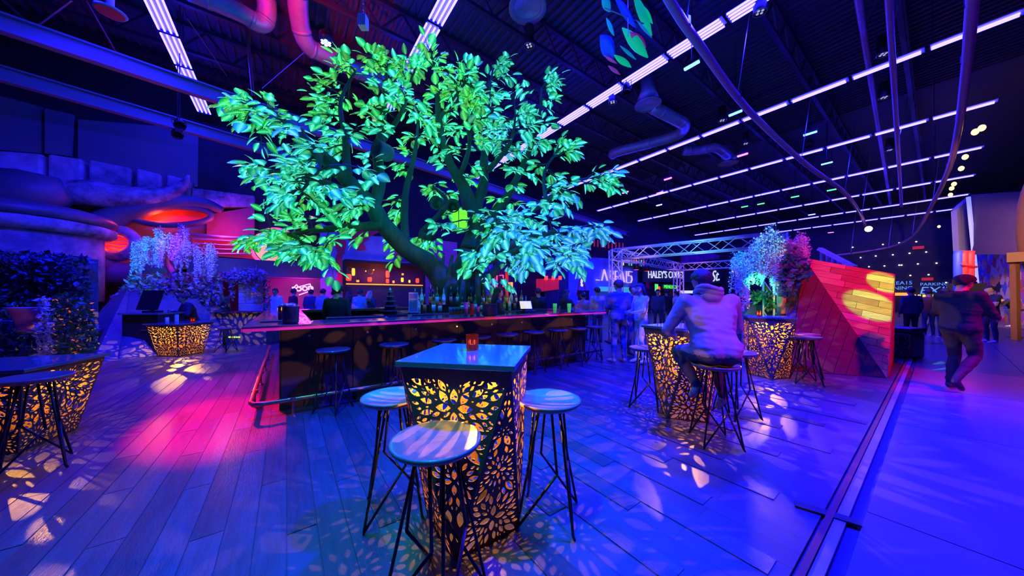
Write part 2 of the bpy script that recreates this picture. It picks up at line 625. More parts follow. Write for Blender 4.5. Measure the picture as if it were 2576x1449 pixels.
def perforated(name, region, leaves, thick, to3d, mtl):
    """flat panel with the leaves cut through it"""
    vs, edges = [], []
    def ring(poly):
        n0 = len(vs)
        vs.extend([Vector(p) for p in poly])
        m = len(poly)
        edges.extend([(n0 + i, n0 + (i + 1) % m) for i in range(m)])
        return list(range(n0, n0 + m))
    faces = [ring(region)]
    for lf in leaves:
        faces.append(ring(lf))
    ov, oe, of = delaunay_2d_cdt(vs, edges, faces, 2, 1e-6)[:3]
    keep = of
    bm = bmesh.new()
    bv = [bm.verts.new(to3d(p[0], p[1])) for p in ov]
    for f in keep:
        try: bm.faces.new([bv[i] for i in f])
        except ValueError: pass
    for v in [v for v in bm.verts if not v.link_faces]: bm.verts.remove(v)
    bmesh.ops.recalc_face_normals(bm, faces=bm.faces[:])
    # thickness
    geom = bmesh.ops.extrude_face_region(bm, geom=bm.faces[:])
    nrm = (to3d(0.1, 0) - to3d(0, 0)).cross(to3d(0, 0.1) - to3d(0, 0)).normalized()
    bmesh.ops.translate(bm, vec=-nrm * thick, verts=[g for g in geom['geom'] if isinstance(g, bmesh.types.BMVert)])
    bmesh.ops.recalc_face_normals(bm, faces=bm.faces[:])
    me = bpy.data.meshes.new(name)
    bm.to_mesh(me); bm.free()
    me.materials.append(M[mtl])
    return me

def tri_frame(a, b, c):
    """panel frame: origin at the middle of edge ab, x along ab, y towards c (c may be above or below)"""
    o = (a + b) / 2
    x = (b - a).normalized()
    n = (b - a).cross(c - a).normalized()
    y = n.cross(x)
    return o, x, y

TH, TR_TOP, TR_BOT = 1.02, 0.435, 0.30
def ring_pts(r, z, a0):
    return [Vector((r * math.cos(a0 + k * math.pi / 2), r * math.sin(a0 + k * math.pi / 2), z)) for k in range(4)]
top4 = ring_pts(TR_TOP, TH, R(-135))      # corners, edges face the sides; edge 0-1 is the front
bot4 = ring_pts(TR_BOT, 0.0, R(-90))      # vertex 0 below the front edge
# downward triangle: top0, top1, bot0
o_, x_, y_ = tri_frame(top4[0], top4[1], bot4[0])
hh = abs((bot4[0] - o_).dot(y_)); sgn = 1 if (bot4[0] - o_).dot(y_) > 0 else -1
W2 = (top4[1] - top4[0]).length / 2
reg = [(-W2, 0), (0, -hh), (W2, 0)]
lv = leaf_pattern([(-W2 * 0.955, -0.05), (-0.004, -hh), (0.004, -hh), (W2 * 0.955, -0.05)], [(0, -0.21, 0.105), (0, -0.60, 0.07), (0.0, -0.36, 0.02)], 3)
down_me = perforated('lantern_panel', reg, lv, 0.004, lambda x, y: o_ + x_ * x + y_ * (-y) * sgn, 'panel_rust')
o2, x2, y2 = tri_frame(bot4[0], bot4[1], top4[1])
h2 = (top4[1] - o2).dot(y2)
W3 = (bot4[1] - bot4[0]).length / 2
reg2 = [(-W3, 0), (W3, 0), (0, h2)]
lv2 = leaf_pattern(reg2, [(0, 0.17, 0.085), (0, 0.47, 0.05), (0, 0.70, 0.02)], 5)
up_me = perforated('lantern_panel', reg2, lv2, 0.004, lambda x, y: o2 + x2 * x + y2 * y, 'panel_rust')

def slab_mesh_for(side, z, t=0.035):
    mb = MB(); mb.box((0, 0, z + t / 2), (side, side, t))
    return mb

LAMP = (1.0, 0.42, 0.035)
def lantern_lamp(loc, z, power):
    light('POINT', 'lantern_bulb_light', (loc[0], loc[1], z), power, LAMP, size=0.003)

bulb_me = MB(); bulb_me.ell((0, 0, 0), (0.02, 0.02, 0.028), 8, 6)
mat('bulb_glass', (1, 0.8, 0.5), 0.5)
bulb_me = bulb_me.mesh('bulb', 'bulb_glass', True)

first_table = None
def lantern_table(loc, yaw, label, power=26):
    t = thing('lantern_table', label, 'table', (loc[0], loc[1], 0), yaw, 'leaf-cut lantern tables')
    for k in range(4):
        link_mesh('lantern_panel', down_me, t, rot=(0, 0, k * math.pi / 2))
        link_mesh('lantern_panel', up_me, t, rot=(0, 0, k * math.pi / 2))
    slab_mesh_for(0.655, TH, 0.03).build('table_top', 'slab_gloss', t, bevel=0.004)
    mb = MB()                                            # lamp holder under the top
    mb.lathe([(0.05, TH - 0.02), (0.05, TH - 0.001)], 12)
    mb.lathe([(0.012, TH - 0.05), (0.02, TH - 0.02)], 8)
    mb.build('lamp_holder', 'black_metal', t)
    lantern_lamp(loc, TH - 0.20, power)
    return t
T1 = (-0.249, 1.93); T2 = (2.03, 3.68); T5 = (4.50, 5.45)
lantern_table(T1, R(-10.5), 'glowing leaf-cut lantern table nearest the camera with an amber candle glass', 75)
lantern_table(T2, R(28), 'glowing leaf-cut lantern table where the man in the lavender hoodie sits', 80)
lantern_table(T5, R(-30), 'glowing leaf-cut lantern table beside the sloped plank planter', 90)

# two lower square lantern tables on the left
LH, LT, LB = 0.74, 0.40, 0.27
def low_panel():
    h = math.hypot(LH, LT - LB)
    regq = [(-LB, 0), (LB, 0), (LT, h), (-LT, h)]
    lvq = leaf_pattern([(-LB, 0), (LB, 0), (LT, h - 0.02), (-LT, h - 0.02)], [(0.0, h * 0.72, 0.085), (0.16, h * 0.15, 0.05), (0, h * 0.32, 0.03)], 9)
    dy = (LT - LB) / h; dz = LH / h
    return perforated('lantern_panel', regq, lvq, 0.004, lambda x, y: Vector((x, -LB - dy * y, dz * y)), 'panel_rust')
low_me = low_panel()
def low_table(loc, yaw, label, power=18):
    t = thing('low_lantern_table', label, 'table', (loc[0], loc[1], 0), yaw, 'leaf-cut lantern tables')
    for k in range(4):
        link_mesh('lantern_panel', low_me, t, rot=(0, 0, k * math.pi / 2))
    slab_mesh_for(0.86, LH, 0.03).build('table_top', 'slab_gloss', t, bevel=0.004)
    mb = MB(); mb.lathe([(0.05, LH - 0.02), (0.05, LH - 0.001)], 12); mb.build('lamp_holder', 'black_metal', t)
    lantern_lamp(loc, LH - 0.16, power)
    return t
T3 = (-7.95, 7.45); T4 = (-4.74, 2.92)
low_table(T3, R(45 + 40), 'low glowing lantern table with drinks in front of the wisteria planter', 100)
low_table(T4, R(20), 'low glowing lantern table cut by the left picture edge', 50)

# candle glasses
def candle(loc, label, s=1.0):
    t = thing('candle_glass', label, 'candle', loc)
    mb = MB()
    n = 20
    prof = [(0.030, 0.0), (0.034, 0.01), (0.036, 0.095)]
    vs, fs = [], []
    for ri, (r, z) in enumerate(prof + [(0.031, 0.095), (0.029, 0.012)]):
        for k in range(n * 2):
            a = math.pi * k / n
            rr_ = r * (1.0 + (0.07 if k % 2 else -0.03)) if ri < 3 else r
            vs.append((rr_ * math.cos(a) * s, rr_ * math.sin(a) * s, z * s))
    m = n * 2
    for i in range(4):
        for k in range(m):
            fs.append((i * m + k, i * m + (k + 1) % m, (i + 1) * m + (k + 1) % m, (i + 1) * m + k))
    fs.append(tuple(range(m))[::-1]); fs.append(tuple(4 * m + k for k in range(m)))
    mb._add(vs, fs)
    mb.build('ribbed_glass', 'amber_glass', t)
    mb = MB(); mb.lathe([(0.022 * s, 0.013 * s), (0.022 * s, 0.035 * s)], 10); mb.build('tealight', 'bulb_glass', t)
    mb = MB(); mb.ell((0, 0, 0.05 * s), (0.006 * s, 0.006 * s, 0.014 * s), 6, 5); mb.build('flame', 'flame', t)
    return t
candle((P(1188, 880, 1.05).x, P(1188, 880, 1.05).y, TH + 0.03), 'ribbed amber candle glass on the nearest table', 1.05)
candle((4.32, 5.42, TH + 0.03), 'small dark red candle glass on the table by the plank planter', 1.0)

# ================================================================ stools
def leg_mesh(seat_z, spread, rr_=0.008):
    """one hairpin leg: down from the seat, round the foot, back up to the brace point"""
    mb = MB()
    top = Vector((0.085, 0.02, seat_z - 0.03)); foot = Vector((spread, 0, 0.012))
    a = R(78)
    br = Vector((0.5 * spread * math.cos(a) + 0.04 * math.cos(a), 0.56 * spread * math.sin(a), seat_z * 0.46))
    path = [top, top.lerp(foot, 0.5), top.lerp(foot, 0.97), foot + Vector((0.004, 0.006, -0.003)), foot + (br - foot) * 0.03, foot.lerp(br, 0.5), br]
    mb.tube(path, rr_, 6)
    up = Vector((0.05 * math.cos(a) + 0.03, 0.085 * math.sin(a), seat_z - 0.03))
    mb.tube([br, br.lerp(up, 0.5), up], rr_, 6)
    return mb
def stool_parts(seat_z, r, spread, seat_mat):
    mb = MB()
    s = seat_z
    mb.lathe([(0.0005, s - 0.045), (r * 0.55, s - 0.045), (r * 0.86, s - 0.034), (r * 0.97, s - 0.018), (r, s - 0.004), (r * 0.985, s + 0.004), (r * 0.93, s + 0.002), (r * 0.6, s - 0.010), (r * 0.25, s - 0.015), (0.0005, s - 0.016)], 36)
    seat = mb.mesh('seat', seat_mat, True)
    return seat, leg_mesh(s - 0.012, spread).mesh('leg', 'black_metal', True)
parts_tall = stool_parts(0.75, 0.205, 0.235, 'seat_wood')
parts_bar = stool_parts(0.75, 0.19, 0.215, 'seat_dark')
parts_low = stool_parts(0.60, 0.20, 0.22, 'seat_wood')
def stool(loc, yaw, label, parts=parts_tall, group='round stools with hairpin legs', name='bar_stool'):
    t = thing(name, label, 'stool', (loc[0], loc[1], 0), yaw, group)
    link_mesh('seat', parts[0], t)
    for k in range(4):
        link_mesh('leg', parts[1], t, rot=(0, 0, k * math.pi / 2))
    return t
stool((-0.345, 1.415), R(20), 'round stool closest to the camera in front of the nearest lantern table')
stool((-0.77, 2.03), R(65), 'round stool on the left of the nearest lantern table')
stool((0.232, 1.97), R(30), 'round stool with a teal lit seat on the right of the nearest lantern table')
stool((1.70, 3.93), R(10), 'empty round stool left of the man in the lavender hoodie')
SEAT = (1.94, 2.96)
stool(SEAT, R(35), 'round stool under the seated man in the lavender hoodie')
stool((2.62, 3.62), R(50), 'round stool half hidden on the right of the seated man')
stool((4.72, 4.98), R(15), 'round stool in front of the lantern table beside the plank planter')
stool((5.05, 5.35), R(40), 'round stool between that lantern table and the dark planter face')
stool((-3.86, 2.50), R(5), 'round stool at the low lantern table on the left picture edge')
stool((-8.75, 7.55), R(10), 'low round stool at the far left lantern table, left side', parts_low, name='low_stool')
stool((-7.15, 7.75), R(40), 'low round stool at the far left lantern table, side towards the bar', parts_low, name='low_stool')
B0 = Vector((-2.90, 3.33, 0))
def bp(u, v, z=0.0):
    return B0 + gp(u, v, z)
ordn = 'first second third fourth fifth sixth seventh eighth ninth tenth eleventh twelfth thirteenth fourteenth fifteenth sixteenth seventeenth eighteenth'.split()
for k, v in enumerate((0.85, 1.57, 2.29, 2.9, 3.45, 4.05, 4.65, 5.2, 5.75)):
    stool(bp(-0.05, v), GA + R(10 * k), ordn[k] + ' dark stool along the bar front, counted from the red lit bar corner', parts_bar, 'stools along the bar front')
# ================================================================ the bar
mat('bar_top', (0.22, 0.09, 0.07), 0.2, var=0.4, vscale=2.5, stretch=(1, 8, 8), coat=0.6, spec=0.7)
mat('bar_panel', (0.05, 0.018, 0.02), 0.55, var=0.4, vscale=2, stretch=(1, 1, 6))
mat('copper', (0.62, 0.24, 0.16), 0.3, metal=0.9)
mat('steel', (0.55, 0.55, 0.58), 0.3, metal=0.9)
mat('rubber', (0.02, 0.02, 0.02), 0.7)
mat('white_plastic', (0.8, 0.8, 0.8), 0.4)
mat('paper_white', (0.85, 0.85, 0.85), 0.6)
mat('print_dark', (0.08, 0.08, 0.10), 0.6)
mat('yellow_plastic', (0.75, 0.55, 0.08), 0.4)
mat('red_paint', (0.75, 0.05, 0.04), 0.4)
mat('pink_plastic', (0.85, 0.25, 0.5), 0.35)
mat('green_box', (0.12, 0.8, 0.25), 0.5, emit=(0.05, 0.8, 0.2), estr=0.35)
BL, BD, BZ, CW = 6.2, 5.2, 1.07, 0.66
mb = MB()
t_ = 0.06
mb.box((BL / 2, CW / 2, BZ - t_ / 2), (BL, CW, t_))
mb.box((CW / 2, BD / 2 + CW / 2, BZ - t_ / 2), (CW, BD - CW, t_))
mb.box((BL - CW / 2, BD / 2 + CW / 2, BZ - t_ / 2), (CW, BD - CW, t_))
mb.box((BL / 2, BD - CW / 2, BZ - t_ / 2), (BL - 2 * CW, CW, t_))
bar = thing('bar_counter', 'long dark wooden island bar around the glowing tree', 'bar', B0, GA)
mb.build('counter_top', 'bar_top', bar, bevel=0.006)
mb = MB(); mb.box((BL / 2, -0.004, BZ - 0.042), (BL - 0.01, 0.008, 0.03)); mb.build('edge_glow', glow('edge_pink', (0.80, 0.02, 0.13), 0.5), bar)  # glowing bands added to give the counter edge its pink light
mb = MB(); mb.box((-0.004, BD / 2, BZ - 0.042), (0.008, BD - 0.01, 0.03)); mb.build('edge_glow', 'edge_pink', bar)
INS = 0.33                                                # the top overhangs the panels
pm = {}
def bar_panel(x, y, w, along):
    key = (round(w, 3), along)
    if key not in pm:
        q = MB()
        q.box((0, 0, 0), (w - 0.008, 0.03, BZ - t_ - 0.012) if along else (0.03, w - 0.008, BZ - t_ - 0.012))
        pm[key] = q.mesh('front_panel', 'bar_panel')
    link_mesh('front_panel', pm[key], bar, loc=(x, y, (BZ - t_) / 2))
nP = 7
pw = (BL - 2 * INS) / nP
for k in range(nP):
    bar_panel(INS + pw * (k + 0.5), INS, pw, True)
    bar_panel(INS + pw * (k + 0.5), BD - INS, pw, True)
nQ = 5
qw = (BD - 2 * INS) / nQ
for k in range(nQ):
    bar_panel(INS, INS + qw * (k + 0.5), qw, False)
    bar_panel(BL - INS, INS + qw * (k + 0.5), qw, False)
# foot rail with posts
mb = MB()
RZ, RO = 0.19, 0.06
pts = [(BL - 0.05, RO), (0.12 + RO, RO), (RO + 0.03, RO + 0.03), (RO, 0.12 + RO), (RO, BD - 0.05)]
mb.tube([(x, y, RZ) for x, y in pts], 0.026, 10)
rail = mb.build('foot_rail', 'copper', bar, smooth=True)
post = MB(); post.tube([(0, 0, 0.005), (0, 0, RZ)], 0.013, 8); post.lathe([(0.035, 0.003), (0.035, 0.015), (0.015, 0.02)], 12); post.lathe([(0.034, RZ - 0.02), (0.034, RZ + 0.02)], 10)
post = post.mesh('rail_post', 'copper')
for k in range(6): link_mesh('rail_post', post, rail, loc=(0.45 + k * 1.1, RO, 0))
for k in range(4): link_mesh('rail_post', post, rail, loc=(RO, 0.7 + k * 1.2, 0))
hook = MB(); hook.lathe([(0.012, 0), (0.014, 0.012), (0.006, 0.02), (0.006, 0.035), (0.014, 0.045)], 8, rot=Matrix.Rotation(R(90), 3, 'X'))
hook = hook.mesh('bag_hook', 'steel')
for k in range(9): link_mesh('bag_hook', hook, bar, loc=(0.62 + k * 0.68, INS - 0.015, 0.90))

# inner work bench behind the front counter
mb = MB(); mb.box((3.1, CW + 0.2, 0.80), (4.6, 0.40, 0.04)); mb.box((3.1, CW + 0.2, 0.40), (4.5, 0.36, 0.78))
tag(mb.build('work_bench', 'steel', loc=B0, rotz=GA), 'steel bartender bench behind the long front counter', 'bench')
# the island under the tree
isl = thing('tree_island', 'black island shelf around the tree trunk holding bottles', 'shelf', bp(1.35, 2.3), GA)
mb = MB(); [mb.box(c_, s_) for c_, s_ in (((1.45, 0.11, 0.52), (2.9, 0.22, 1.04)), ((1.45, 1.59, 0.52), (2.9, 0.22, 1.04)), ((0.35, 0.85, 0.52), (0.7, 1.26, 1.04)), ((2.55, 0.85, 0.52), (0.7, 1.26, 1.04)))]; mb.build('cabinet', 'black_paint', isl)
mb = MB(); [mb.box(c_, s_) for c_, s_ in (((1.45, 0.10, 1.055), (3.0, 0.30, 0.03)), ((1.45, 1.60, 1.055), (3.0, 0.30, 0.03)), ((0.35, 0.85, 1.055), (0.8, 1.2, 0.03)), ((2.55, 0.85, 1.055), (0.8, 1.2, 0.03)))]; mb.build('shelf_top', 'slab_gloss', isl)
mb = MB(); mb.box((1.45, 0.27, 1.145), (2.6, 0.03, 0.15)); mb.box((1.45, 0.30, 1.215), (2.6, 0.12, 0.02)); mb.build('bottle_step', 'black_paint', isl)
mb = MB(); mb.box((1.45, -0.055, 1.02), (2.9, 0.012, 0.015)); mb.build('edge_glow', glow('edge_orange', (1.0, 0.25, 0.04), 1.2), isl)

# ---- bottles
liq = [('bottle_clear', (0.7, 0.85, 0.9)), ('bottle_green', (0.03, 0.22, 0.07)), ('bottle_amber', (0.55, 0.2, 0.03)), ('bottle_dark', (0.03, 0.025, 0.03)), ('bottle_red', (0.5, 0.04, 0.04))]
for n_, c_ in liq: mat(n_, c_, 0.1, spec=0.8)
labs = [('label_cream', (0.85, 0.8, 0.65)), ('label_cyan', (0.35, 0.75, 0.85)), ('label_yellow', (0.8, 0.75, 0.1)), ('label_orange', (0.85, 0.25, 0.1)), ('label_white', (0.9, 0.9, 0.92))]
for n_, c_ in labs: mat(n_, c_, 0.6)
bottle_kinds = []
for k in range(5):
    h = (0.30, 0.32, 0.28, 0.33, 0.27)[k]; r = (0.036, 0.038, 0.042, 0.034, 0.04)[k]
    mb = MB(); mb.lathe([(r * 0.9, 0), (r, 0.008), (r, h * 0.58), (r * 0.8, h * 0.66), (0.014, h * 0.76), (0.013, h * 0.93), (0.016, h * 0.94), (0.016, h)], 14)
    body = mb.mesh('glass_body', liq[k][0], True)
    mb = MB(); mb.lathe([(r + 0.001, h * 0.14), (r + 0.001, h * 0.50)], 14); lab = mb.mesh('paper_label', labs[k][0], True)
    mb = MB(); mb.lathe([(0.015, h), (0.006, h + 0.012), (0.004, h + 0.05)], 8); cap = mb.mesh('pour_spout', 'steel', True)
    bottle_kinds.append((body, lab, cap))
def bottle(loc, k, label, group='liquor bottles on the tree island'):
    t = thing('liquor_bottle', label, 'bottle', loc, 0, group)
    gb = link_mesh('glass_body', bottle_kinds[k][0], t)
    link_mesh('paper_label', bottle_kinds[k][1], gb)
    link_mesh('pour_spout', bottle_kinds[k][2], t)
kind_words = ['clear bottle with a cream label', 'green bottle with a cyan label', 'amber bottle with a yellow label', 'dark bottle with an orange label', 'red bottle with a white label']
for row, (y_, z_) in enumerate(((0.12, 1.07), (0.30, 1.225))):
    i_ = 0
    for k in range(18):
        x_ = 0.12 + k * 0.155 + rnd.uniform(-0.02, 0.02)
        if row == 0 and 0.62 < x_ < 1.0: continue
        kd = (k * 3 + row * 2 + k // 4) % 5
        bottle(bp(1.35 + y_, 2.3 + x_, z_), kd, kind_words[kd] + f', {ordn[i_]} from the left on the island ' + ('front row' if row == 0 else 'raised step'))
        i_ += 1

# ---- glassware and bar tools
tum = MB(); tum.lathe([(0.030, 0), (0.036, 0.11), (0.033, 0.11), (0.028, 0.006)], 14); tum = tum.mesh('drinking_glass', 'glass', True)
for k in range(12):
    o = link_mesh('drinking_glass', tum, None, loc=bp(1.30 + 0.1 * (k % 2), 3.02 + 0.04 * k, 1.07))
    tag(o, 'upturned drinking glass in the cluster before the tree trunk', 'glass', 'drinking glasses before the trunk')
def cup_stack(loc, n, mtl, label, r=0.035, h=0.13):
    t = thing('cup_stack', label, 'cups', loc)
    q = MB(); q.lathe([(r * 0.75, 0), (r, h), (r * 1.06, h), (r * 1.06, h + 0.008), (r * 0.95, h + 0.008), (r * 0.7, 0.006)], 14)
    me = q.mesh('cup', mtl, True)
    for k in range(n): link_mesh('cup', me, t, loc=(0, 0, k * 0.022))
    return t
for k, (px, mtl, lab) in enumerate(((1172, 'pink_plastic', 'tall pink cup stack on the counter, left of the red ones'), (1187, 'red_paint', 'red cup stack on the counter between two pink stacks'), (1202, 'pink_plastic', 'short pink cup stack on the counter, right of the red ones'))):
    p = G(px, 5.1)
    cup_stack((p.x, p.y, BZ), (5, 4, 2)[k], mtl, lab)
for k, (px, mtl, lab) in enumerate(((1396, 'green_box', 'lime green cup stack by the register'), (1432, 'green_box', 'tall green cup stack near the bar end'))):
    p = G(px, 6.25); cup_stack((p.x, p.y, BZ), 3, mtl, lab, 0.04)
# dark copper pails at the bar corner
def pail(loc, label, s=1.0):
    t = thing('ice_pail', label, 'pail', loc)
    q = MB(); q.lathe([(0.075 * s, 0), (0.085 * s, 0.01), (0.09 * s, 0.20 * s), (0.094 * s, 0.21 * s), (0.086 * s, 0.21 * s), (0.08 * s, 0.015)], 24); q.build('pail_body', 'bottle_dark', t, smooth=True)
    q = MB(); q.tube([(0.092 * s * math.cos(a), 0, 0.2 * s + 0.05 * s * math.sin(a)) for a in [math.pi * i / 10 for i in range(11)]], 0.004, 6); q.build('handle', 'copper', t, smooth=True)
    q = MB()
    for k in range(6): q.box((rnd.uniform(-.04, .04), rnd.uniform(-.04, .04), 0.2 * s), (0.03, 0.03, 0.08), Matrix.Rotation(rnd.uniform(0, 1), 3, 'X'))
    q.build('napkin', 'paper_white', t)
p = G(731, 3.78); pail((p.x, p.y, BZ), 'dark metal pail standing on the red lit bar corner', 1.0)
p = G(716, 4.35); pail((p.x, p.y, BZ), 'second dark pail just behind the pail on the bar corner', 0.9)
mb = MB(); mb.box((0, 0, 0.006), (0.40, 0.20, 0.012)); tag(mb.build('bar_mat', 'rubber', loc=(*G(705, 4.05).xy, BZ), rotz=GA), 'black rubber mat on the counter beside the pails', 'mat')
# yellow lug, menu stand, register, printer
def open_bin(loc, s, mtl, label, rot=GA):
    t = thing('bar_bin', label, 'bin', loc, rot)
    q = MB(); a, b, h = s
    q.box((0, -b / 2, h / 2), (a, 0.012, h)); q.box((0, b / 2, h / 2), (a, 0.012, h)); q.box((-a / 2, 0, h / 2), (0.012, b, h)); q.box((a / 2, 0, h / 2), (0.012, b, h)); q.box((0, 0, 0.006), (a, b, 0.012))
    q.build('bin_wall', mtl, t)
    q = MB(); q.box((0, -b / 2 - 0.01, h), (a + 0.03, 0.02, 0.02)); q.box((0, b / 2 + 0.01, h), (a + 0.03, 0.02, 0.02)); q.build('bin_rim', 'black_paint', t)
open_bin(bp(0.86, 1.25, 0.82), (0.75, 0.30, 0.26), 'yellow_plastic', 'long yellow garnish bin behind the counter left of the bartender')
open_bin(bp(0.86, 2.25, 0.82), (0.34, 0.26, 0.26), 'yellow_plastic', 'short yellow bin behind the counter right of the bartender')
t = thing('menu_stand', 'upright white drinks menu card standing on the tree island', 'menu', bp(1.42, 2.32, 1.07), R(8))
mb = MB(); mb.box((0, 0, 0.20), (0.17, 0.008, 0.40)); mb.build('card', 'paper_white', t)
mb = MB(); mb.box((0, -0.007, 0.335), (0.14, 0.004, 0.09)); mb.build('printed_picture', 'pink_plastic', t)
mb = MB()
for k in range(11): mb.box((-0.065 + k * 0.013, -0.006, 0.15), (0.005, 0.003, 0.22))
mb.build('printed_text', 'print_dark', t)
mb = MB(); mb.box((0, 0, 0.01), (0.19, 0.07, 0.02)); mb.build('foot', 'black_paint', t)
# tiered black pagoda-shaped drinks dispenser
t = thing('tiered_dispenser', 'black tiered pagoda-shaped dispenser on the tree island', 'dispenser', bp(1.50, 1.92, 1.07), GA)
mb = MB(); mb.box((0, 0, -0.52), (0.5, 0.4, 1.04)); mb.build('base', 'black_paint', t)
for k in range(5):
    r = 0.17 - 0.03 * k
    mb = MB(); mb.lathe([(r * 0.7, 0.0), (r * 0.7, 0.055), (r * 1.15, 0.06), (r * 0.6, 0.085)], 10); mb.build('tier', 'steel_dark', t, loc=(0, 0, 0.085 * k))
mb = MB(); mb.lathe([(0.02, 0), (0.025, 0.02), (0.004, 0.06)], 8); mb.build('finial', 'steel', t, loc=(0, 0, 0.425))
t = thing('red_tablet_stand', 'tilted red card holder behind the counter', 'holder', bp(1.08, 1.75, 0.84), GA)
mb = MB(); mb.box((0, 0, 0.12), (0.22, 0.02, 0.2), Matrix.Rotation(R(-35), 3, 'X') @ Matrix.Rotation(R(25), 3, 'Y')); mb.build('card', 'red_paint', t)
mb = MB(); mb.box((0, 0.05, 0.02), (0.2, 0.16, 0.04)); mb.build('foot', 'black_paint', t)
t = thing('bar_register', 'touch-screen cash register turned towards the camera', 'register', G(1322, 6.15, BZ), R(20))
mb = MB(); mb.box((0, 0.08, 0.02), (0.26, 0.26, 0.04)); mb.bar((0, 0.1, 0.03), (0, 0.06, 0.14), 0.05); mb.build('stand', 'black_paint', t)
q = Matrix.Rotation(R(-25), 3, 'X')
mb = MB(); mb.box((0, 0, 0.15), (0.27, 0.025, 0.19), q); mb.build('bezel', 'black_paint', t)
mb = MB(); mb.box(Vector((0, 0, 0.15)) + q @ Vector((0, -0.015, 0)), (0.24, 0.004, 0.16), q); mb.build('screen', glow('screen_cream', (0.8, 0.78, 0.55), 0.8), t)
for k in range(6):
    mb = MB(); mb.box((0, 0, 0.045), (0.10, 0.10, 0.09))
    tag(mb.build('green_carton', 'green_box', loc=bp(1.0 + 0.0 * k, 3.95 + 0.115 * (k % 3), 0.84 + 0.10 * (k // 3)), rotz=GA), ('lower' if k < 3 else 'upper') + f' row glowing green carton, {ordn[k % 3]} from the bartender woman', 'carton', 'green cartons behind the bar')
mb = MB(); mb.lathe([(0.10, 0), (0.13, 0.02), (0.12, 0.19), (0.125, 0.2)], 18); mb.build('x', 'rubber')
o = bpy.data.objects[-1] if False else None
for ob in list(bpy.data.objects):
    if ob.name == 'x':
        ob.name = 'black_tub'; ob.location = (*G(1232, 5.15).xy, BZ); tag(ob, 'round black tub on the counter before the bartender woman', 'tub')
# spotlight-coloured glass flask, back right shelf bottles
for k in range(9):
    bottle(bp(3.7, 4.3 + 0.085 * k, 1.04), (k * 2) % 5, kind_words[(k * 2) % 5] + f', {ordn[k]} from the left on the rear counter', 'liquor bottles on the rear counter')
mb = MB(); mb.box((0.4, 0, 0.52), (1.0, 0.4, 1.04)); tag(mb.build('rear_counter', 'black_paint', loc=bp(3.7, 4.25), rotz=GA), 'black rear counter right of the tree island', 'counter')
# ================================================================ the LED tree
mat('bark', (0.055, 0.085, 0.075), 0.8, var=0.5, vscale=6, stretch=(1, 1, 0.25), bump=0.9, bscale=14)
mat('pot_dark', (0.10, 0.11, 0.10), 0.6, bump=0.4, bscale=50)

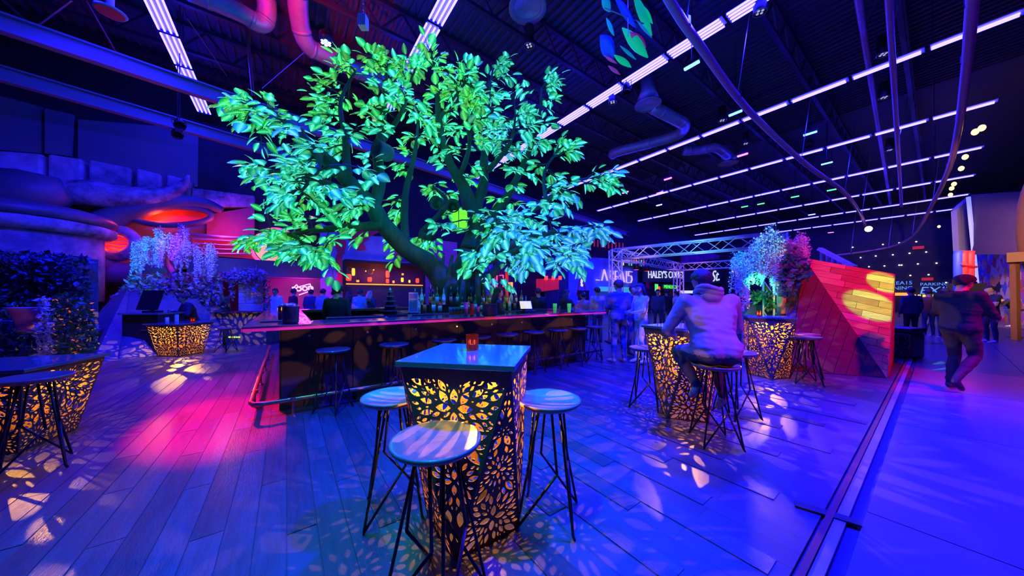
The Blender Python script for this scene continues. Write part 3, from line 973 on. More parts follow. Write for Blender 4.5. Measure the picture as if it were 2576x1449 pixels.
def leaf_material():
    m = bpy.data.materials.new('led_leaf')
    m.use_nodes = True
    nt = m.node_tree; N = nt.nodes; Lk = nt.links
    b = N['Principled BSDF']
    b.inputs['Roughness'].default_value = 0.25
    geo = N.new('ShaderNodeNewGeometry')
    # patches of colour over the crown, as the LED programme shows them
    mp = N.new('ShaderNodeMapping'); mp.inputs['Scale'].default_value = (0.42, 0.42, 0.42); mp.inputs['Location'].default_value = (3.1, 0.4, 1.7)
    Lk.new(geo.outputs['Position'], mp.inputs[0])
    nz = N.new('ShaderNodeTexNoise'); nz.inputs['Scale'].default_value = 1.0; nz.inputs['Detail'].default_value = 1.0
    Lk.new(mp.outputs[0], nz.inputs['Vector'])
    oi = N.new('ShaderNodeObjectInfo')
    add = N.new('ShaderNodeMath'); add.operation = 'ADD'
    Lk.new(geo.outputs['Random Per Island'], add.inputs[0]); Lk.new(oi.outputs['Random'], add.inputs[1])
    fr = N.new('ShaderNodeMath'); fr.operation = 'FRACT'; Lk.new(add.outputs[0], fr.inputs[0])
    mad = N.new('ShaderNodeMath'); mad.operation = 'MULTIPLY_ADD'; mad.inputs[1].default_value = 0.34
    Lk.new(fr.outputs[0], mad.inputs[0]); Lk.new(nz.outputs['Fac'], mad.inputs[2])
    # higher and further left is greener
    sep = N.new('ShaderNodeSeparateXYZ'); Lk.new(geo.outputs['Position'], sep.inputs[0])
    m1 = N.new('ShaderNodeMath'); m1.operation = 'MULTIPLY_ADD'; m1.inputs[1].default_value = 0.045; m1.inputs[2].default_value = 0.12
    Lk.new(sep.outputs['X'], m1.inputs[0])
    m2 = N.new('ShaderNodeMath'); m2.operation = 'MULTIPLY_ADD'; m2.inputs[1].default_value = -0.035
    Lk.new(sep.outputs['Z'], m2.inputs[0]); Lk.new(m1.outputs[0], m2.inputs[2])
    m3 = N.new('ShaderNodeMath'); m3.operation = 'ADD'; Lk.new(m2.outputs[0], m3.inputs[0]); Lk.new(mad.outputs[0], m3.inputs[1])
    rp = N.new('ShaderNodeValToRGB')
    e = rp.color_ramp.elements
    e[0].position = 0.34; e[0].color = (0.10, 0.85, 0.0, 1)
    e[1].position = 0.98; e[1].color = (0.0, 0.22, 0.85, 1)
    for pos, c in ((0.50, (0.0, 0.80, 0.06, 1)), (0.64, (0.0, 0.72, 0.30, 1)), (0.78, (0.0, 0.66, 0.55, 1)), (0.90, (0.02, 0.5, 0.75, 1))):
        k = e.new(pos); k.color = c
    Lk.new(m3.outputs[0], rp.inputs[0])
    # the lit panel inside the leaf: bright spine and rows of dots, dim rim
    uv = N.new('ShaderNodeUVMap')
    su = N.new('ShaderNodeSeparateXYZ'); Lk.new(uv.outputs[0], su.inputs[0])
    wv = N.new('ShaderNodeMath'); wv.operation = 'SINE'
    wm = N.new('ShaderNodeMath'); wm.operation = 'MULTIPLY'; wm.inputs[1].default_value = 58.0
    Lk.new(su.outputs['X'], wm.inputs[0]); Lk.new(wm.outputs[0], wv.inputs[0])
    wa = N.new('ShaderNodeMath'); wa.operation = 'MULTIPLY_ADD'; wa.inputs[1].default_value = 0.22; wa.inputs[2].default_value = 0.62
    Lk.new(wv.outputs[0], wa.inputs[0])
    cr = N.new('ShaderNodeMath'); cr.operation = 'ABSOLUTE'; Lk.new(su.outputs['Y'], cr.inputs[0])
    rim = N.new('ShaderNodeMapRange'); rim.inputs[1].default_value = 0.15; rim.inputs[2].default_value = 0.95; rim.inputs[3].default_value = 1.25; rim.inputs[4].default_value = 0.12
    Lk.new(cr.outputs[0], rim.inputs[0])
    st = N.new('ShaderNodeMath'); st.operation = 'MULTIPLY'; Lk.new(wa.outputs[0], st.inputs[0]); Lk.new(rim.outputs[0], st.inputs[1])
    jit = N.new('ShaderNodeMath'); jit.operation = 'MULTIPLY_ADD'; jit.inputs[1].default_value = 1.7; jit.inputs[2].default_value = 0.45
    Lk.new(fr.outputs[0], jit.inputs[0])
    st2 = N.new('ShaderNodeMath'); st2.operation = 'MULTIPLY'; Lk.new(st.outputs[0], st2.inputs[0]); Lk.new(jit.outputs[0], st2.inputs[1])
    # leaf spine is near white
    mixw = N.new('ShaderNodeMix'); mixw.data_type = 'RGBA'
    wr = N.new('ShaderNodeMapRange'); wr.inputs[1].default_value = 0.05; wr.inputs[2].default_value = 0.45; wr.inputs[3].default_value = 0.24; wr.inputs[4].default_value = 0.0
    Lk.new(cr.outputs[0], wr.inputs[0]); Lk.new(wr.outputs[0], mixw.inputs[0])
    Lk.new(rp.outputs[0], mixw.inputs[6]); mixw.inputs[7].default_value = (0.6, 1.0, 0.9, 1)
    Lk.new(mixw.outputs[2], b.inputs['Emission Color']); Lk.new(st2.outputs[0], b.inputs['Emission Strength'])
    b.inputs['Base Color'].default_value = (0.10, 0.22, 0.14, 1)
    m.cycles.emission_sampling = 'NONE'
    M['led_leaf'] = m
leaf_material()

# limbs: (px, py, distance, radius)
LIMBS = {
 'trunk': [(1158, 900, 7.2, .58), (1158, 800, 7.2, .52), (1155, 745, 7.2, .46), (1160, 705, 7.2, .42), (1172, 668, 7.2, .30), (1185, 630, 7.25, .24)],
 'a': [(1150, 735, 7.1, .34), (1090, 672, 6.85, .24), (1020, 617, 6.55, .185), (965, 560, 6.25, .165), (928, 508, 6.0, .15), (840, 412, 5.8, .125), (735, 332, 5.5, .085), (650, 272, 5.3, .04), (600, 255, 5.2, .02)],
 'b': [(940, 520, 6.05, .13), (948, 460, 6.1, .115), (950, 380, 6.1, .10), (957, 255, 6.2, .06), (965, 150, 6.3, .02)],
 'c': [(930, 512, 6.0, .10), (840, 475, 5.7, .075), (745, 445, 5.5, .05), (650, 430, 5.3, .02)],
 'd': [(965, 565, 6.2, .12), (880, 575, 6.1, .085), (780, 583, 6.0, .06), (690, 600, 5.9, .03), (640, 595, 5.8, .02)],
 'e': [(1185, 630, 7.25, .26), (1192, 560, 7.3, .20), (1180, 490, 7.3, .16), (1135, 410, 7.2, .11), (1108, 320, 7.1, .08), (1100, 220, 7.1, .045), (1092, 140, 7.0, .02)],
 'f': [(1190, 560, 7.3, .15), (1218, 470, 7.45, .12), (1230, 355, 7.5, .085), (1242, 250, 7.5, .05), (1257, 150, 7.4, .02)],
 'g': [(1195, 590, 7.3, .14), (1275, 505, 7.2, .10), (1338, 405, 7.1, .07), (1382, 295, 7.0, .04), (1392, 205, 7.0, .02)],
 'h': [(1195, 625, 7.2, .14), (1300, 562, 6.9, .10), (1400, 505, 6.7, .065), (1490, 458, 6.6, .035), (1545, 445, 6.6, .02)],
 'i': [(1190, 655, 7.1, .13), (1300, 622, 6.7, .09), (1400, 592, 6.5, .06), (1520, 582, 6.4, .02)],
 'j': [(1180, 680, 7.0, .10), (1280, 655, 6.5, .07), (1380, 635, 6.2, .045), (1470, 655, 6.1, .02)],
 'k': [(1190, 720, 7.25, .17), (1240, 690, 7.4, .12), (1290, 650, 7.6, .08), (1370, 610, 7.9, .03)],
 'l': [(1020, 615, 6.8, .09), (1013, 545, 6.95, .08), (1018, 470, 7.05, .07), (1040, 380, 7.2, .05), (1050, 270, 7.3, .02)],
 'm': [(870, 445, 5.85, .09), (850, 340, 5.9, .06), (835, 240, 5.95, .035), (875, 160, 6.0, .02)],
 'n': [(952, 345, 6.15, .06), (1005, 265, 6.2, .04), (1035, 170, 6.2, .02)],
 'o': [(1090, 600, 7.1, .10), (1060, 590, 7.3, .07), (1130, 520, 7.5, .06), (1090, 470, 7.6, .03)],
 'q': [(1220, 600, 7.0, .08), (1260, 560, 6.3, .055), (1280, 580, 5.8, .035), (1330, 620, 5.6, .02)],
 's': [(1240, 430, 7.4, .07), (1300, 360, 6.9, .045), (1320, 280, 6.6, .02)],
 't': [(1160, 450, 7.2, .07), (1190, 360, 6.7, .045), (1170, 260, 6.5, .02)],
 'w': [(1100, 300, 7.1, .05), (1150, 230, 6.9, .03), (1180, 190, 6.9, .02)],
 'x': [(790, 375, 5.65, .06), (770, 430, 5.3, .04), (720, 490, 5.2, .02)],
 'y': [(1400, 505, 6.7, .05), (1400, 430, 6.6, .035), (1440, 370, 6.6, .02)],
 'z': [(700, 600, 5.9, .04), (740, 630, 5.6, .03), (790, 640, 5.4, .02)],
}
tree = thing('led_tree', 'huge spreading tree with glowing green and teal LED leaves inside the bar', 'tree', (G(1158, 7.2).x, 7.2, 0.0))
T0 = Vector(tree.location)
samples = []
for name, pts in LIMBS.items():
    pts = [(px + (1080 - px) * .095 * min(1, max(0, (.13 - r) / .09)), py + (450 - py) * .07 * min(1, max(0, (.13 - r) / .09)), y, r) for px, py, y, r in pts]
    w = [(*D(px, py, y), r) for px, py, y, r in pts]
    if name == 'trunk': w = [(x, y, max(z, 0.0), r) for x, y, z, r in w]; w[0] = (w[0][0], w[0][1], 0.0, w[0][3])
    sm = smooth_path(w, 7)
    path, rad = [], []
    for i, q in enumerate(sm):
        p = Vector(q[:3]); r = max(0.012, q[3])
        wob = noise.noise_vector(p * 1.3 + Vector((hash(name) % 7 * 0, 0, len(name)))) * min(0.10, r * 0.7)
        path.append(p + wob - T0); rad.append(r * (1 + 0.16 * noise.noise(p * 2.7)))
        samples.append((p + wob, r, name))
    mb = MB(); mb.tube(path, rad, 14 if name in ('trunk', 'a', 'e') else 9)
    mb.build('trunk' if name == 'trunk' else 'branch', 'bark', tree, smooth=True)
# bare root flare ridges on the trunk
mb = MB()
for k in range(9):
    a = 2 * math.pi * k / 9
    pts_ = [Vector((math.cos(a + t * 0.25) * (0.60 - 0.2 * t), math.sin(a + t * 0.25) * (0.60 - 0.2 * t), 1.05 + 1.25 * t)) for t in (0, .25, .5, .75, 1)]
    mb.tube(pts_, [0.10, 0.085, 0.07, 0.055, 0.03], 7)
mb.build('root_ridge', 'bark', tree, smooth=True)

# leaf: pointed oval folded along its spine, with a short stalk
def leaf_mesh_data(L=0.215, W=0.165):
    rows = [(0.0, 0.0), (0.12, 0.58), (0.32, 0.97), (0.52, 1.0), (0.72, 0.74), (0.88, 0.36), (1.0, 0.0)]
    vs, fs, uvs = [], [], []
    for t, w in rows:
        x = t * L
        droop = -0.18 * L * t * t
        if w == 0:
            vs.append((x, 0, droop)); uvs.append((t, 0))
        else:
            for s in (-1, 0, 1):
                vs.append((x, s * w * W / 2, droop + abs(s) * 0.012 * w)); uvs.append((t, s * (w * 0.5 + 0.5)))
    fs.append((0, 1, 2)); fs.append((0, 2, 3))
    for i in range(4):
        a = 1 + i * 3
        fs.append((a, a + 3, a + 4, a + 1)); fs.append((a + 1, a + 4, a + 5, a + 2))
    a = 13
    fs.append((a, 16, a + 1)); fs.append((a + 1, 16, a + 2))
    return vs, fs, uvs
LV, LF, LUV = leaf_mesh_data()
def add_uv(me, uvs):
    ul = me.uv_layers.new(name='UVMap')
    for lp in me.loops:
        ul.data[lp.index].uv = uvs[lp.vertex_index]
leaf_me = bpy.data.meshes.new('leaf')
leaf_me.from_pydata(LV, [], LF); add_uv(leaf_me, LUV); leaf_me.materials.append(M['led_leaf'])
leaf_me.polygons.foreach_set('use_smooth', [True] * len(leaf_me.polygons))

tr = random.Random(8)
twigs = MB()
leaf_list = []
crown_c = D(1080, 430, 6.7)
def spray(base, d, L, n):
    d = d.normalized()
    side = d.cross(Vector((0, 0, 1)))
    side = side.normalized() if side.length > 0.05 else Vector((1, 0, 0))
    path = []
    for k in range(5):
        t = k / 4
        path.append(base + d * L * t + Vector((0, 0, -0.20 * L * t * t)) + Vector((tr.uniform(-.02, .02), tr.uniform(-.02, .02), 0)))
    twigs.tube([p - T0 for p in path], [0.016, 0.013, 0.010, 0.008, 0.005], 4, caps=False)
    for i in range(n):
        t = 0.30 + 0.70 * (i + 0.5) / n
        seg = min(3, int(t * 4)); f = t * 4 - seg
        p = path[seg].lerp(path[seg + 1], f)
        s = 1 if i % 2 else -1
        ld = (d * tr.uniform(0.25, 0.7) + side * s * tr.uniform(0.5, 1.0) + Vector((0, 0, tr.uniform(-0.75, 0.2)))).normalized()
        if i == n - 1: ld = (d + Vector((0, 0, -0.3))).normalized()
        st = p + ld * tr.uniform(0.05, 0.10)
        twigs.tube([p - T0, st - T0], 0.004, 3, caps=False)
        nrm = Vector((tr.uniform(-.5, .5), tr.uniform(-.9, 0.1), tr.uniform(.3, 1))).normalized()
        y = nrm.cross(ld).normalized(); z = ld.cross(y)
        rot = Matrix((ld, y, z)).transposed().to_4x4()
        sc = tr.uniform(0.72, 1.15)
        leaf_list.append(Matrix.Translation(st) @ rot @ Matrix.Scale(sc, 4))
thin = [(p, r, n) for p, r, n in samples if r < 0.115]
for p, r, n in thin:
    if tr.random() < (0.40 if r > 0.06 else 0.70):
        out = (p - crown_c); out.z *= 0.6
        d = out.normalized() + Vector((tr.uniform(-1, 1), tr.uniform(-1.1, .7), tr.uniform(-.55, .75)))
        spray(p, d, tr.uniform(0.28, 0.55), tr.randint(6, 10))
ends = {}
for p, r, n in samples: ends[n] = p
for n, p in ends.items():
    if n == 'trunk': continue
    for _ in range(3):
        out = (p - crown_c).normalized()
        spray(p, out * 1.2 + Vector((tr.uniform(-.6, .6), tr.uniform(-.6, .6), tr.uniform(-.4, .6))), tr.uniform(0.22, 0.4), tr.randint(7, 10))
# secondary sprays reaching into the crown's empty parts
cand = []
regions = [(1290, 560, 6.4, 170, 90), (1400, 600, 6.3, 110, 50), (1260, 620, 6.1, 110, 40), (1120, 300, 6.8, 130, 130), (1260, 300, 6.9, 110, 130),
           (800, 450, 5.5, 140, 90), (860, 300, 5.9, 90, 110), (1000, 230, 6.2, 90, 80), (760, 570, 5.7, 110, 60), (1330, 430, 6.8, 90, 90),
           (1270, 645, 5.9, 120, 35), (680, 300, 5.3, 70, 40), (1420, 640, 6.1, 70, 35), (820, 520, 5.5, 60, 30), (700, 420, 5.4, 50, 50)]
for (px, py, y, sx, sy) in regions:
    for _ in range(int(sx * sy / 560)):
        q = D(px + tr.gauss(0, 0.55) * sx, py + tr.gauss(0, 0.55) * sy, y + tr.uniform(-0.5, 0.6))
        b = min(samples, key=lambda s_: (s_[0] - q).length)
        dd = q - b[0]
        if 0.25 < dd.length < 1.7:
            L = dd.length
            if L > 0.8:
                mid = b[0].lerp(q, 0.6) + Vector((0, 0, 0.06))
                twigs.tube([b[0] - T0, b[0].lerp(mid, 0.5) - T0 + Vector((0, 0, .04)), mid - T0], [0.024, 0.019, 0.014], 5, caps=False)
                spray(mid, q - mid, 0.55, tr.randint(8, 11))
            else:
                spray(b[0], dd, max(0.4, L), tr.randint(8, 11))
tw = twigs.build('twigs', 'bark', tree)
tw['kind'] = 'stuff'
leaf_list.sort(key=lambda m: m.translation.y)
print('LEAVES', len(leaf_list))
for m in leaf_list[:300]:
    o = bpy.data.objects.new('leaf', leaf_me)
    col.objects.link(o)
    o.parent = tree
    o.matrix_local = Matrix.Translation(-T0) @ m
A = np.array([(*p, 1.0) for p in LV])
rest = leaf_list[300:]
V_, F_, U_ = [], [], []
for k, m in enumerate(rest):
    mm = np.array(Matrix.Translation(-T0) @ m)
    V_.append((A @ mm.T)[:, :3]); U_.extend(LUV)
    F_.extend([tuple(i + k * len(LV) for i in f) for f in LF])
me = bpy.data.meshes.new('leaves')
me.from_pydata(np.vstack(V_).tolist(), [], F_); add_uv(me, U_)
me.materials.append(M['led_leaf'])
me.polygons.foreach_set('use_smooth', [True] * len(me.polygons))
fol = link_mesh('leaves', me, tree); fol['kind'] = 'stuff'
# soft glow the LED leaves throw onto the limbs below them
light('POINT', 'tree_led_light', D(1000, 520, 5.4), 35, (0.0, 0.9, 0.55), size=0.8)
light('POINT', 'tree_led_light', D(1300, 520, 6.0), 35, (0.0, 0.8, 0.7), size=0.8)
light('POINT', 'tree_led_light', D(1090, 300, 6.4), 25, (0.05, 0.95, 0.35), size=0.8)

# open drum-shaped lamp pots hung in the crown, and the lit green box lamp
def drum(c, axis, r, L, label):
    t = thing('drum_lamp', label, 'lamp', c)
    t.rotation_euler = Vector(axis).to_track_quat('Z', 'Y').to_euler()
    mb = MB(); mb.lathe([(0.001, -L / 2), (r * 0.75, -L / 2), (r * 0.95, -L / 4), (r, L / 3), (r, L / 2), (r * 0.88, L / 2), (r * 0.84, -L / 3), (0.001, -L / 3)], 24); mb.build('shell', 'pot_dark', t, smooth=True)
    mb = MB(); mb.tube([(r * math.cos(a), r * math.sin(a), L / 2) for a in [2 * math.pi * k / 24 for k in range(24)]], 0.012, 6, closed=True); mb.build('rim', 'steel_dark', t, smooth=True)
    mb = MB(); mb.lathe([(0.06, -L / 3), (0.06, -L / 3 + 0.03)], 12); mb.build('lens', 'glass', t)
drum(D(965, 382, 5.85), (-0.55, -0.8, 0.0), 0.165, 0.30, 'dark drum lamp on the upright limb, largest of the crown lamps')
drum(D(1103, 512, 6.9), (-0.25, -0.9, -0.15), 0.14, 0.26, 'left drum lamp of the pair deep in the crown')
drum(D(1140, 520, 6.9), (0.15, -0.95, -0.1), 0.14, 0.26, 'drum lamp above the bright green lamp in the crown')
drum(D(1338, 310, 6.8), (0.1, -0.9, -0.2), 0.15, 0.26, 'drum lamp high in the right half of the crown')
t = thing('green_box_lamp', 'bright yellow-green box lamp glowing inside the crown', 'lamp', D(1157, 553, 6.9), R(-10))
mb = MB(); mb.box((0, 0, 0), (0.30, 0.14, 0.40)); mb.build('diffuser', glow('lime', (0.25, 1.0, 0.02), 0.75), t, bevel=0.02)
mb = MB(); mb.box((0, 0.08, 0), (0.32, 0.03, 0.42)); mb.box((0, -0.075, 0), (0.015, 0.005, 0.38)); mb.build('housing', 'pot_dark', t)
# ================================================================ people
mat('skin', (0.55, 0.33, 0.24), 0.5)
mat('skin_dark', (0.28, 0.15, 0.10), 0.5)
mat('hair_black', (0.02, 0.018, 0.018), 0.5, bump=0.6, bscale=90)
mat('hair_brown', (0.10, 0.055, 0.035), 0.5, bump=0.6, bscale=90)
mat('hair_blond', (0.62, 0.42, 0.25), 0.5, bump=0.6, bscale=90)
mat('eye_white', (0.8, 0.8, 0.8), 0.3)
mat('hoodie', (0.36, 0.29, 0.40), 0.85, var=0.10, vscale=6, bump=0.5, bscale=9)
mat('jeans', (0.10, 0.12, 0.20), 0.8, var=0.3, vscale=12, bump=0.4, bscale=14)
mat('jeans_dark', (0.05, 0.055, 0.09), 0.85, bump=0.4, bscale=14)
mat('cloth_black', (0.018, 0.018, 0.022), 0.85, bump=0.4, bscale=12)
mat('cloth_navy', (0.05, 0.06, 0.11), 0.85, bump=0.4, bscale=12)
mat('cloth_blue', (0.08, 0.10, 0.17), 0.8, bump=0.7, bscale=9)
mat('cloth_white', (0.85, 0.85, 0.85), 0.8, bump=0.4, bscale=9)
mat('cloth_teal', (0.25, 0.45, 0.48), 0.8, bump=0.4, bscale=12)
mat('cloth_grey', (0.35, 0.35, 0.38), 0.8, bump=0.4, bscale=12)
mat('cloth_maroon', (0.22, 0.06, 0.07), 0.8, bump=0.4, bscale=12)
mat('cloth_lilac', (0.55, 0.45, 0.6), 0.8, bump=0.4, bscale=12)
mat('shoe_white', (0.8, 0.8, 0.8), 0.5)
mat('shoe_dark', (0.03, 0.03, 0.035), 0.5)
mat('shoe_grey', (0.55, 0.55, 0.62), 0.6, var=0.7, vscale=30)
mat('sole', (0.12, 0.11, 0.12), 0.7)

def cap_mesh(a, b, ra, rb, seg=10):
    """closed tapered capsule"""
    a, b = Vector(a), Vector(b)
    d = b - a
    if d.length < 1e-5: d = Vector((0, 0, 1e-4)); b = a + d
    q = d.to_track_quat('Z', 'Y').to_matrix()
    L = d.length
    prof = []
    for k in range(5):
        t = -math.pi / 2 + math.pi / 2 * k / 4
        prof.append((max(1e-4, ra * math.cos(t)), ra * math.sin(t)))
    for k in range(5):
        t = math.pi / 2 * k / 4
        prof.append((max(1e-4, rb * math.cos(t)), L + rb * math.sin(t)))
    vs, fs = [], []
    for r, z in prof:
        for k in range(seg):
            an = 2 * math.pi * k / seg
            vs.append(a + q @ Vector((r * math.cos(an), r * math.sin(an), z)))
    for i in range(len(prof) - 1):
        for k in range(seg):
            k2 = (k + 1) % seg
            fs.append((i * seg + k, i * seg + k2, (i + 1) * seg + k2, (i + 1) * seg + k))
    fs.append(tuple(range(seg))[::-1]); fs.append(tuple((len(prof) - 1) * seg + k for k in range(seg)))
    return vs, fs

STAND = dict(pelvis=(0, 0, .97), waist=(0, 0.005, 1.10), chest=(0, 0.0, 1.32), neck=(0, -0.01, 1.49), head=(0, 0.02, 1.63),
             shL=(-.185, -.01, 1.425), elL=(-.245, -.03, 1.15), wrL=(-.25, .06, .90), shR=(.185, -.01, 1.425), elR=(.245, -.03, 1.15), wrR=(.25, .06, .90),
             hipL=(-.09, 0, .93), knL=(-.105, .02, .50), anL=(-.11, -.02, .09), hipR=(.09, 0, .93), knR=(.105, .02, .50), anR=(.11, -.02, .09), toeL=(-.12, .15, .035), toeR=(.12, .15, .035))

def person(label, loc, yaw, H=1.72, pose=None, girth=1.0, mats=None, sleeve='long', hair='short', voxel=0.022, belly=0.0, extra=None, hood=False, bottom_z=0.0, hem=None):
    """one continuous body; faces local +y"""
    J = dict(STAND); J.update(pose or {})
    J = {k: Vector(v) for k, v in J.items()}
    s = H / 1.75
    mm = dict(skin='skin', top='cloth_black', legs='jeans_dark', shoe='shoe_dark', hair='hair_black'); mm.update(mats or {})
    order = ['skin', 'top', 'legs', 'shoe']
    g = girth
    caps = []                                              # a, b, ra, rb, material index
    def cp(a, b, ra, rb, m): caps.append((a, b, ra, rb, m))
    sh = (J['shR'] - J['shL']); sx = sh.normalized()
    hipx = (J['hipR'] - J['hipL']).normalized()
    fw = Vector((0, 1, 0))
    # torso
    for k in (-1, 0, 1):
        cp(J['pelvis'] + hipx * .07 * k * g, J['waist'] + hipx * .055 * k * g + fw * belly * 0.5, .115 * g, .108 * g, 1)
        cp(J['waist'] + hipx * .055 * k * g + fw * belly * 0.5, J['chest'] + sx * .085 * k * g, .108 * g, .115 * g, 1)
        cp(J['chest'] + sx * .085 * k * g, (J['shL'] + J['shR']) / 2 + sx * .07 * k * g, .11 * g, .072 * g, 1)
    for S, k in (('L', -1), ('R', 1)):
        cp(J['chest'] + sx * .08 * k * g, J['sh' + S], .10 * g, .068 * g, 1)
        lo = 1 if sleeve == 'long' else 0
        mid = J['sh' + S].lerp(J['el' + S], .55)
        cp(J['sh' + S], mid, .066 * g, .056 * g, 1)
        cp(mid, J['el' + S], .054 * g, .046 * g, lo)
        cp(J['el' + S], J['wr' + S], .045 * g, .031 * (g * .5 + .5), lo)
        hd = (J['wr' + S] - J['el' + S]).normalized()
        hc = J['wr' + S] + hd * .05
        cp(J['wr' + S] + hd * .01, hc, .029, .033, 0)
        # hips, legs
        cp(J['pelvis'] + hipx * .06 * k * g + Vector((0, -.02, -.03)), J['hip' + S], .112 * g, .095 * g, 2)
        cp(J['hip' + S], J['kn' + S], .090 * g, .060 * (g * .6 + .4), 2)
        cp(J['kn' + S], J['kn' + S].lerp(J['an' + S], .35) + Vector((0, -.012, 0)), .058 * (g * .6 + .4), .060 * (g * .6 + .4), 2)
        cp(J['kn' + S].lerp(J['an' + S], .35) + Vector((0, -.012, 0)), J['an' + S], .060 * (g * .6 + .4), .044, 2)
        td = J['toe' + S] - J['an' + S]
        cp(J['an' + S] + Vector((0, -.02, -.035)), J['an' + S] + Vector((0, 0, -.02)), .040, .042, 3)
        cp(J['an' + S] + td * .15 + Vector((0, 0, -.02)), J['toe' + S], .043, .036, 3)
        cp(J['an' + S] + Vector((0, -.025, -.045)), J['toe' + S] + Vector((0, .01, -.002)), .034, .033, 3)
    # head
    hd = (J['head'] - J['neck']).normalized()
    hx = sx
    hf = hd.cross(hx) * -1 if hd.cross(hx).dot(fw) < 0 else hd.cross(hx)
    hq = Matrix((hx, hf, hd)).transposed()
    def hp(x, y, z): return J['head'] + hq @ Vector((x, y, z))
    turn = (extra or {}).get('turn', 0)
    if turn: hq = hq @ Matrix.Rotation(turn, 3, 'Z')
    cp((J['shL'] + J['shR']) / 2, J['neck'], .066 * g, .056 * (g * .5 + .5), 0 if not hood else 1)
    cp(J['neck'], hp(0, -.01, -.05), .054 * (g * .5 + .5), .06, 0)
    for k in (-1, 1):
        cp(hp(.018 * k, -.02, .03), hp(.014 * k, .012, .035), .078, .076, 0)
        cp(hp(.020 * k, .035, -.02), hp(.012 * k, .045, -.075), .055, .038, 0)
        cp(hp(.080 * k, -.01, -.005), hp(.085 * k, -.018, .02), .016, .018, 0)
    cp(hp(0, .092, .0), hp(0, .108, -.025), .012, .017, 0)
    bm_v, bm_f = [], []
    for a, b, ra, rb, m in caps:
        vs, fs = cap_mesh(a, b, ra, rb)
        n = len(bm_v); bm_v.extend(vs); bm_f.extend([tuple(i + n for i in f) for f in fs])
    me = bpy.data.meshes.new('tmp_body'); me.from_pydata([tuple(v) for v in bm_v], [], bm_f)
    ob = bpy.data.objects.new('tmp_body', me)
    md = ob.modifiers.new('r', 'REMESH'); md.mode = 'VOXEL'; md.voxel_size = voxel / s
    ms = ob.modifiers.new('s', 'SMOOTH'); ms.iterations = 4; ms.factor = 0.5
    ev = evaluated(ob)
    nv = len(ev.vertices)
    co = np.empty(nv * 3); ev.vertices.foreach_get('co', co); co = co.reshape(-1, 3)
    faces = [tuple(p.vertices) for p in ev.polygons]
    bpy.data.meshes.remove(ev); bpy.data.meshes.remove(me)
    cen = np.array([co[list(f)].mean(0) for f in faces])
    best = np.full(len(cen), 1e9); mi = np.zeros(len(cen), int)
    for a, b, ra, rb, m in caps:
        a_, b_ = np.array(a), np.array(b); d_ = b_ - a_; L2 = max(1e-9, d_ @ d_)
        t = np.clip((cen - a_) @ d_ / L2, 0, 1)
        dist = np.linalg.norm(cen - (a_ + t[:, None] * d_), axis=1) - (ra + (rb - ra) * t)
        w = dist < best
        best[w] = dist[w]; mi[w] = m
    # straight hem where the top meets the trousers
    hz = (J['pelvis'].z - 0.07) if hem is None else hem
    near = (mi == 1) | (mi == 2)
    core = near & (np.abs(cen[:, 2] - J['pelvis'].z) < 0.16) & (np.abs(cen[:, 0]) < 0.24 * g) & (cen[:, 1] < 0.22 if hem is not None else cen[:, 1] < 9)
    armless = np.ones(len(cen), bool)
    for S in 'LR':
        for jn in ('el', 'wr'):
            armless &= np.linalg.norm(cen - np.array(J[jn + S]), axis=1) > 0.13
    core &= armless
    mi[core & (cen[:, 2] > hz)] = 1; mi[core & (cen[:, 2] <= hz)] = 2
    if voxel < 0.02:                                       # creases in the cloth
        vm = np.zeros(nv, int)
        for f, m_ in zip(faces, mi): vm[list(f)] = m_
        for i in np.nonzero((vm == 1) | (vm == 2))[0]:
            p = Vector(co[i]); fr = Vector((7, 7, 26)) if vm[i] == 1 else Vector((12, 12, 20))
            q = Vector((p.x * fr.x, p.y * fr.y, p.z * fr.z + 5 * p.x))
            low = 1.0 if vm[i] == 2 else min(1.0, max(0.25, 1.2 - abs(p.z - J['waist'].z) * 3))
            n_ = noise.noise(q) * 0.011 * low
            c0 = np.array(J['waist'] if vm[i] == 1 else (p.x * .5, p.y * .5, p.z))
            d_ = co[i] - c0; d_[2] *= 0.2; L_ = np.linalg.norm(d_)
            if L_ > 1e-4: co[i] = co[i] + d_ / L_ * n_
    V = co.tolist(); Fc = faces; MI = mi.tolist()
    # five fingers rooted in each palm, slightly curled
    for S, k in (('L', -1), ('R', 1)):
        d = (J['wr' + S] - J['el' + S]).normalized()
        ac = d.cross(Vector((1, 0, 0))); ac = ac.normalized() if ac.length > .2 else Vector((0, 0, 1))
        palm = J['wr' + S] + d * .055
        inw = ac.cross(d).normalized() * (-k)
        for fi in range(5):
            if fi < 4:
                r0 = palm + ac * (.030 - .020 * fi) + d * .02
                ln = (.065, .075, .07, .055)[fi]
                p1 = r0 + d * ln * .5 + inw * .006; p2 = r0 + d * ln * .8 + inw * .028
            else:
                r0 = palm + ac * .03 - d * .03
                p1 = r0 + ac * .022 + d * .025 + inw * .01; p2 = p1 + d * .025 + inw * .012
            for (qa, qb, r_a, r_b) in ((r0, p1, .0095, .0088), (p1, p2, .0088, .0075)):
                vs, fs = cap_mesh(qa, qb, r_a, r_b, 6)
                n = len(V); V.extend([tuple(v) for v in vs]); Fc = Fc + [tuple(i + n for i in f) for f in fs]; MI.extend([0] * len(fs))
    V = [(x * s, y * s, z * s) for x, y, z in V]
    body = bpy.data.meshes.new('body'); body.from_pydata(V, [], Fc)
    for o_ in order: body.materials.append(M[mm[o_]])
    body.polygons.foreach_set('material_index', MI)
    body.polygons.foreach_set('use_smooth', [True] * len(Fc))
    t = thing('person', label, 'person', (loc[0], loc[1], bottom_z), yaw)
    link_mesh('body', body, t)
    S3 = Matrix.Scale(s, 3)
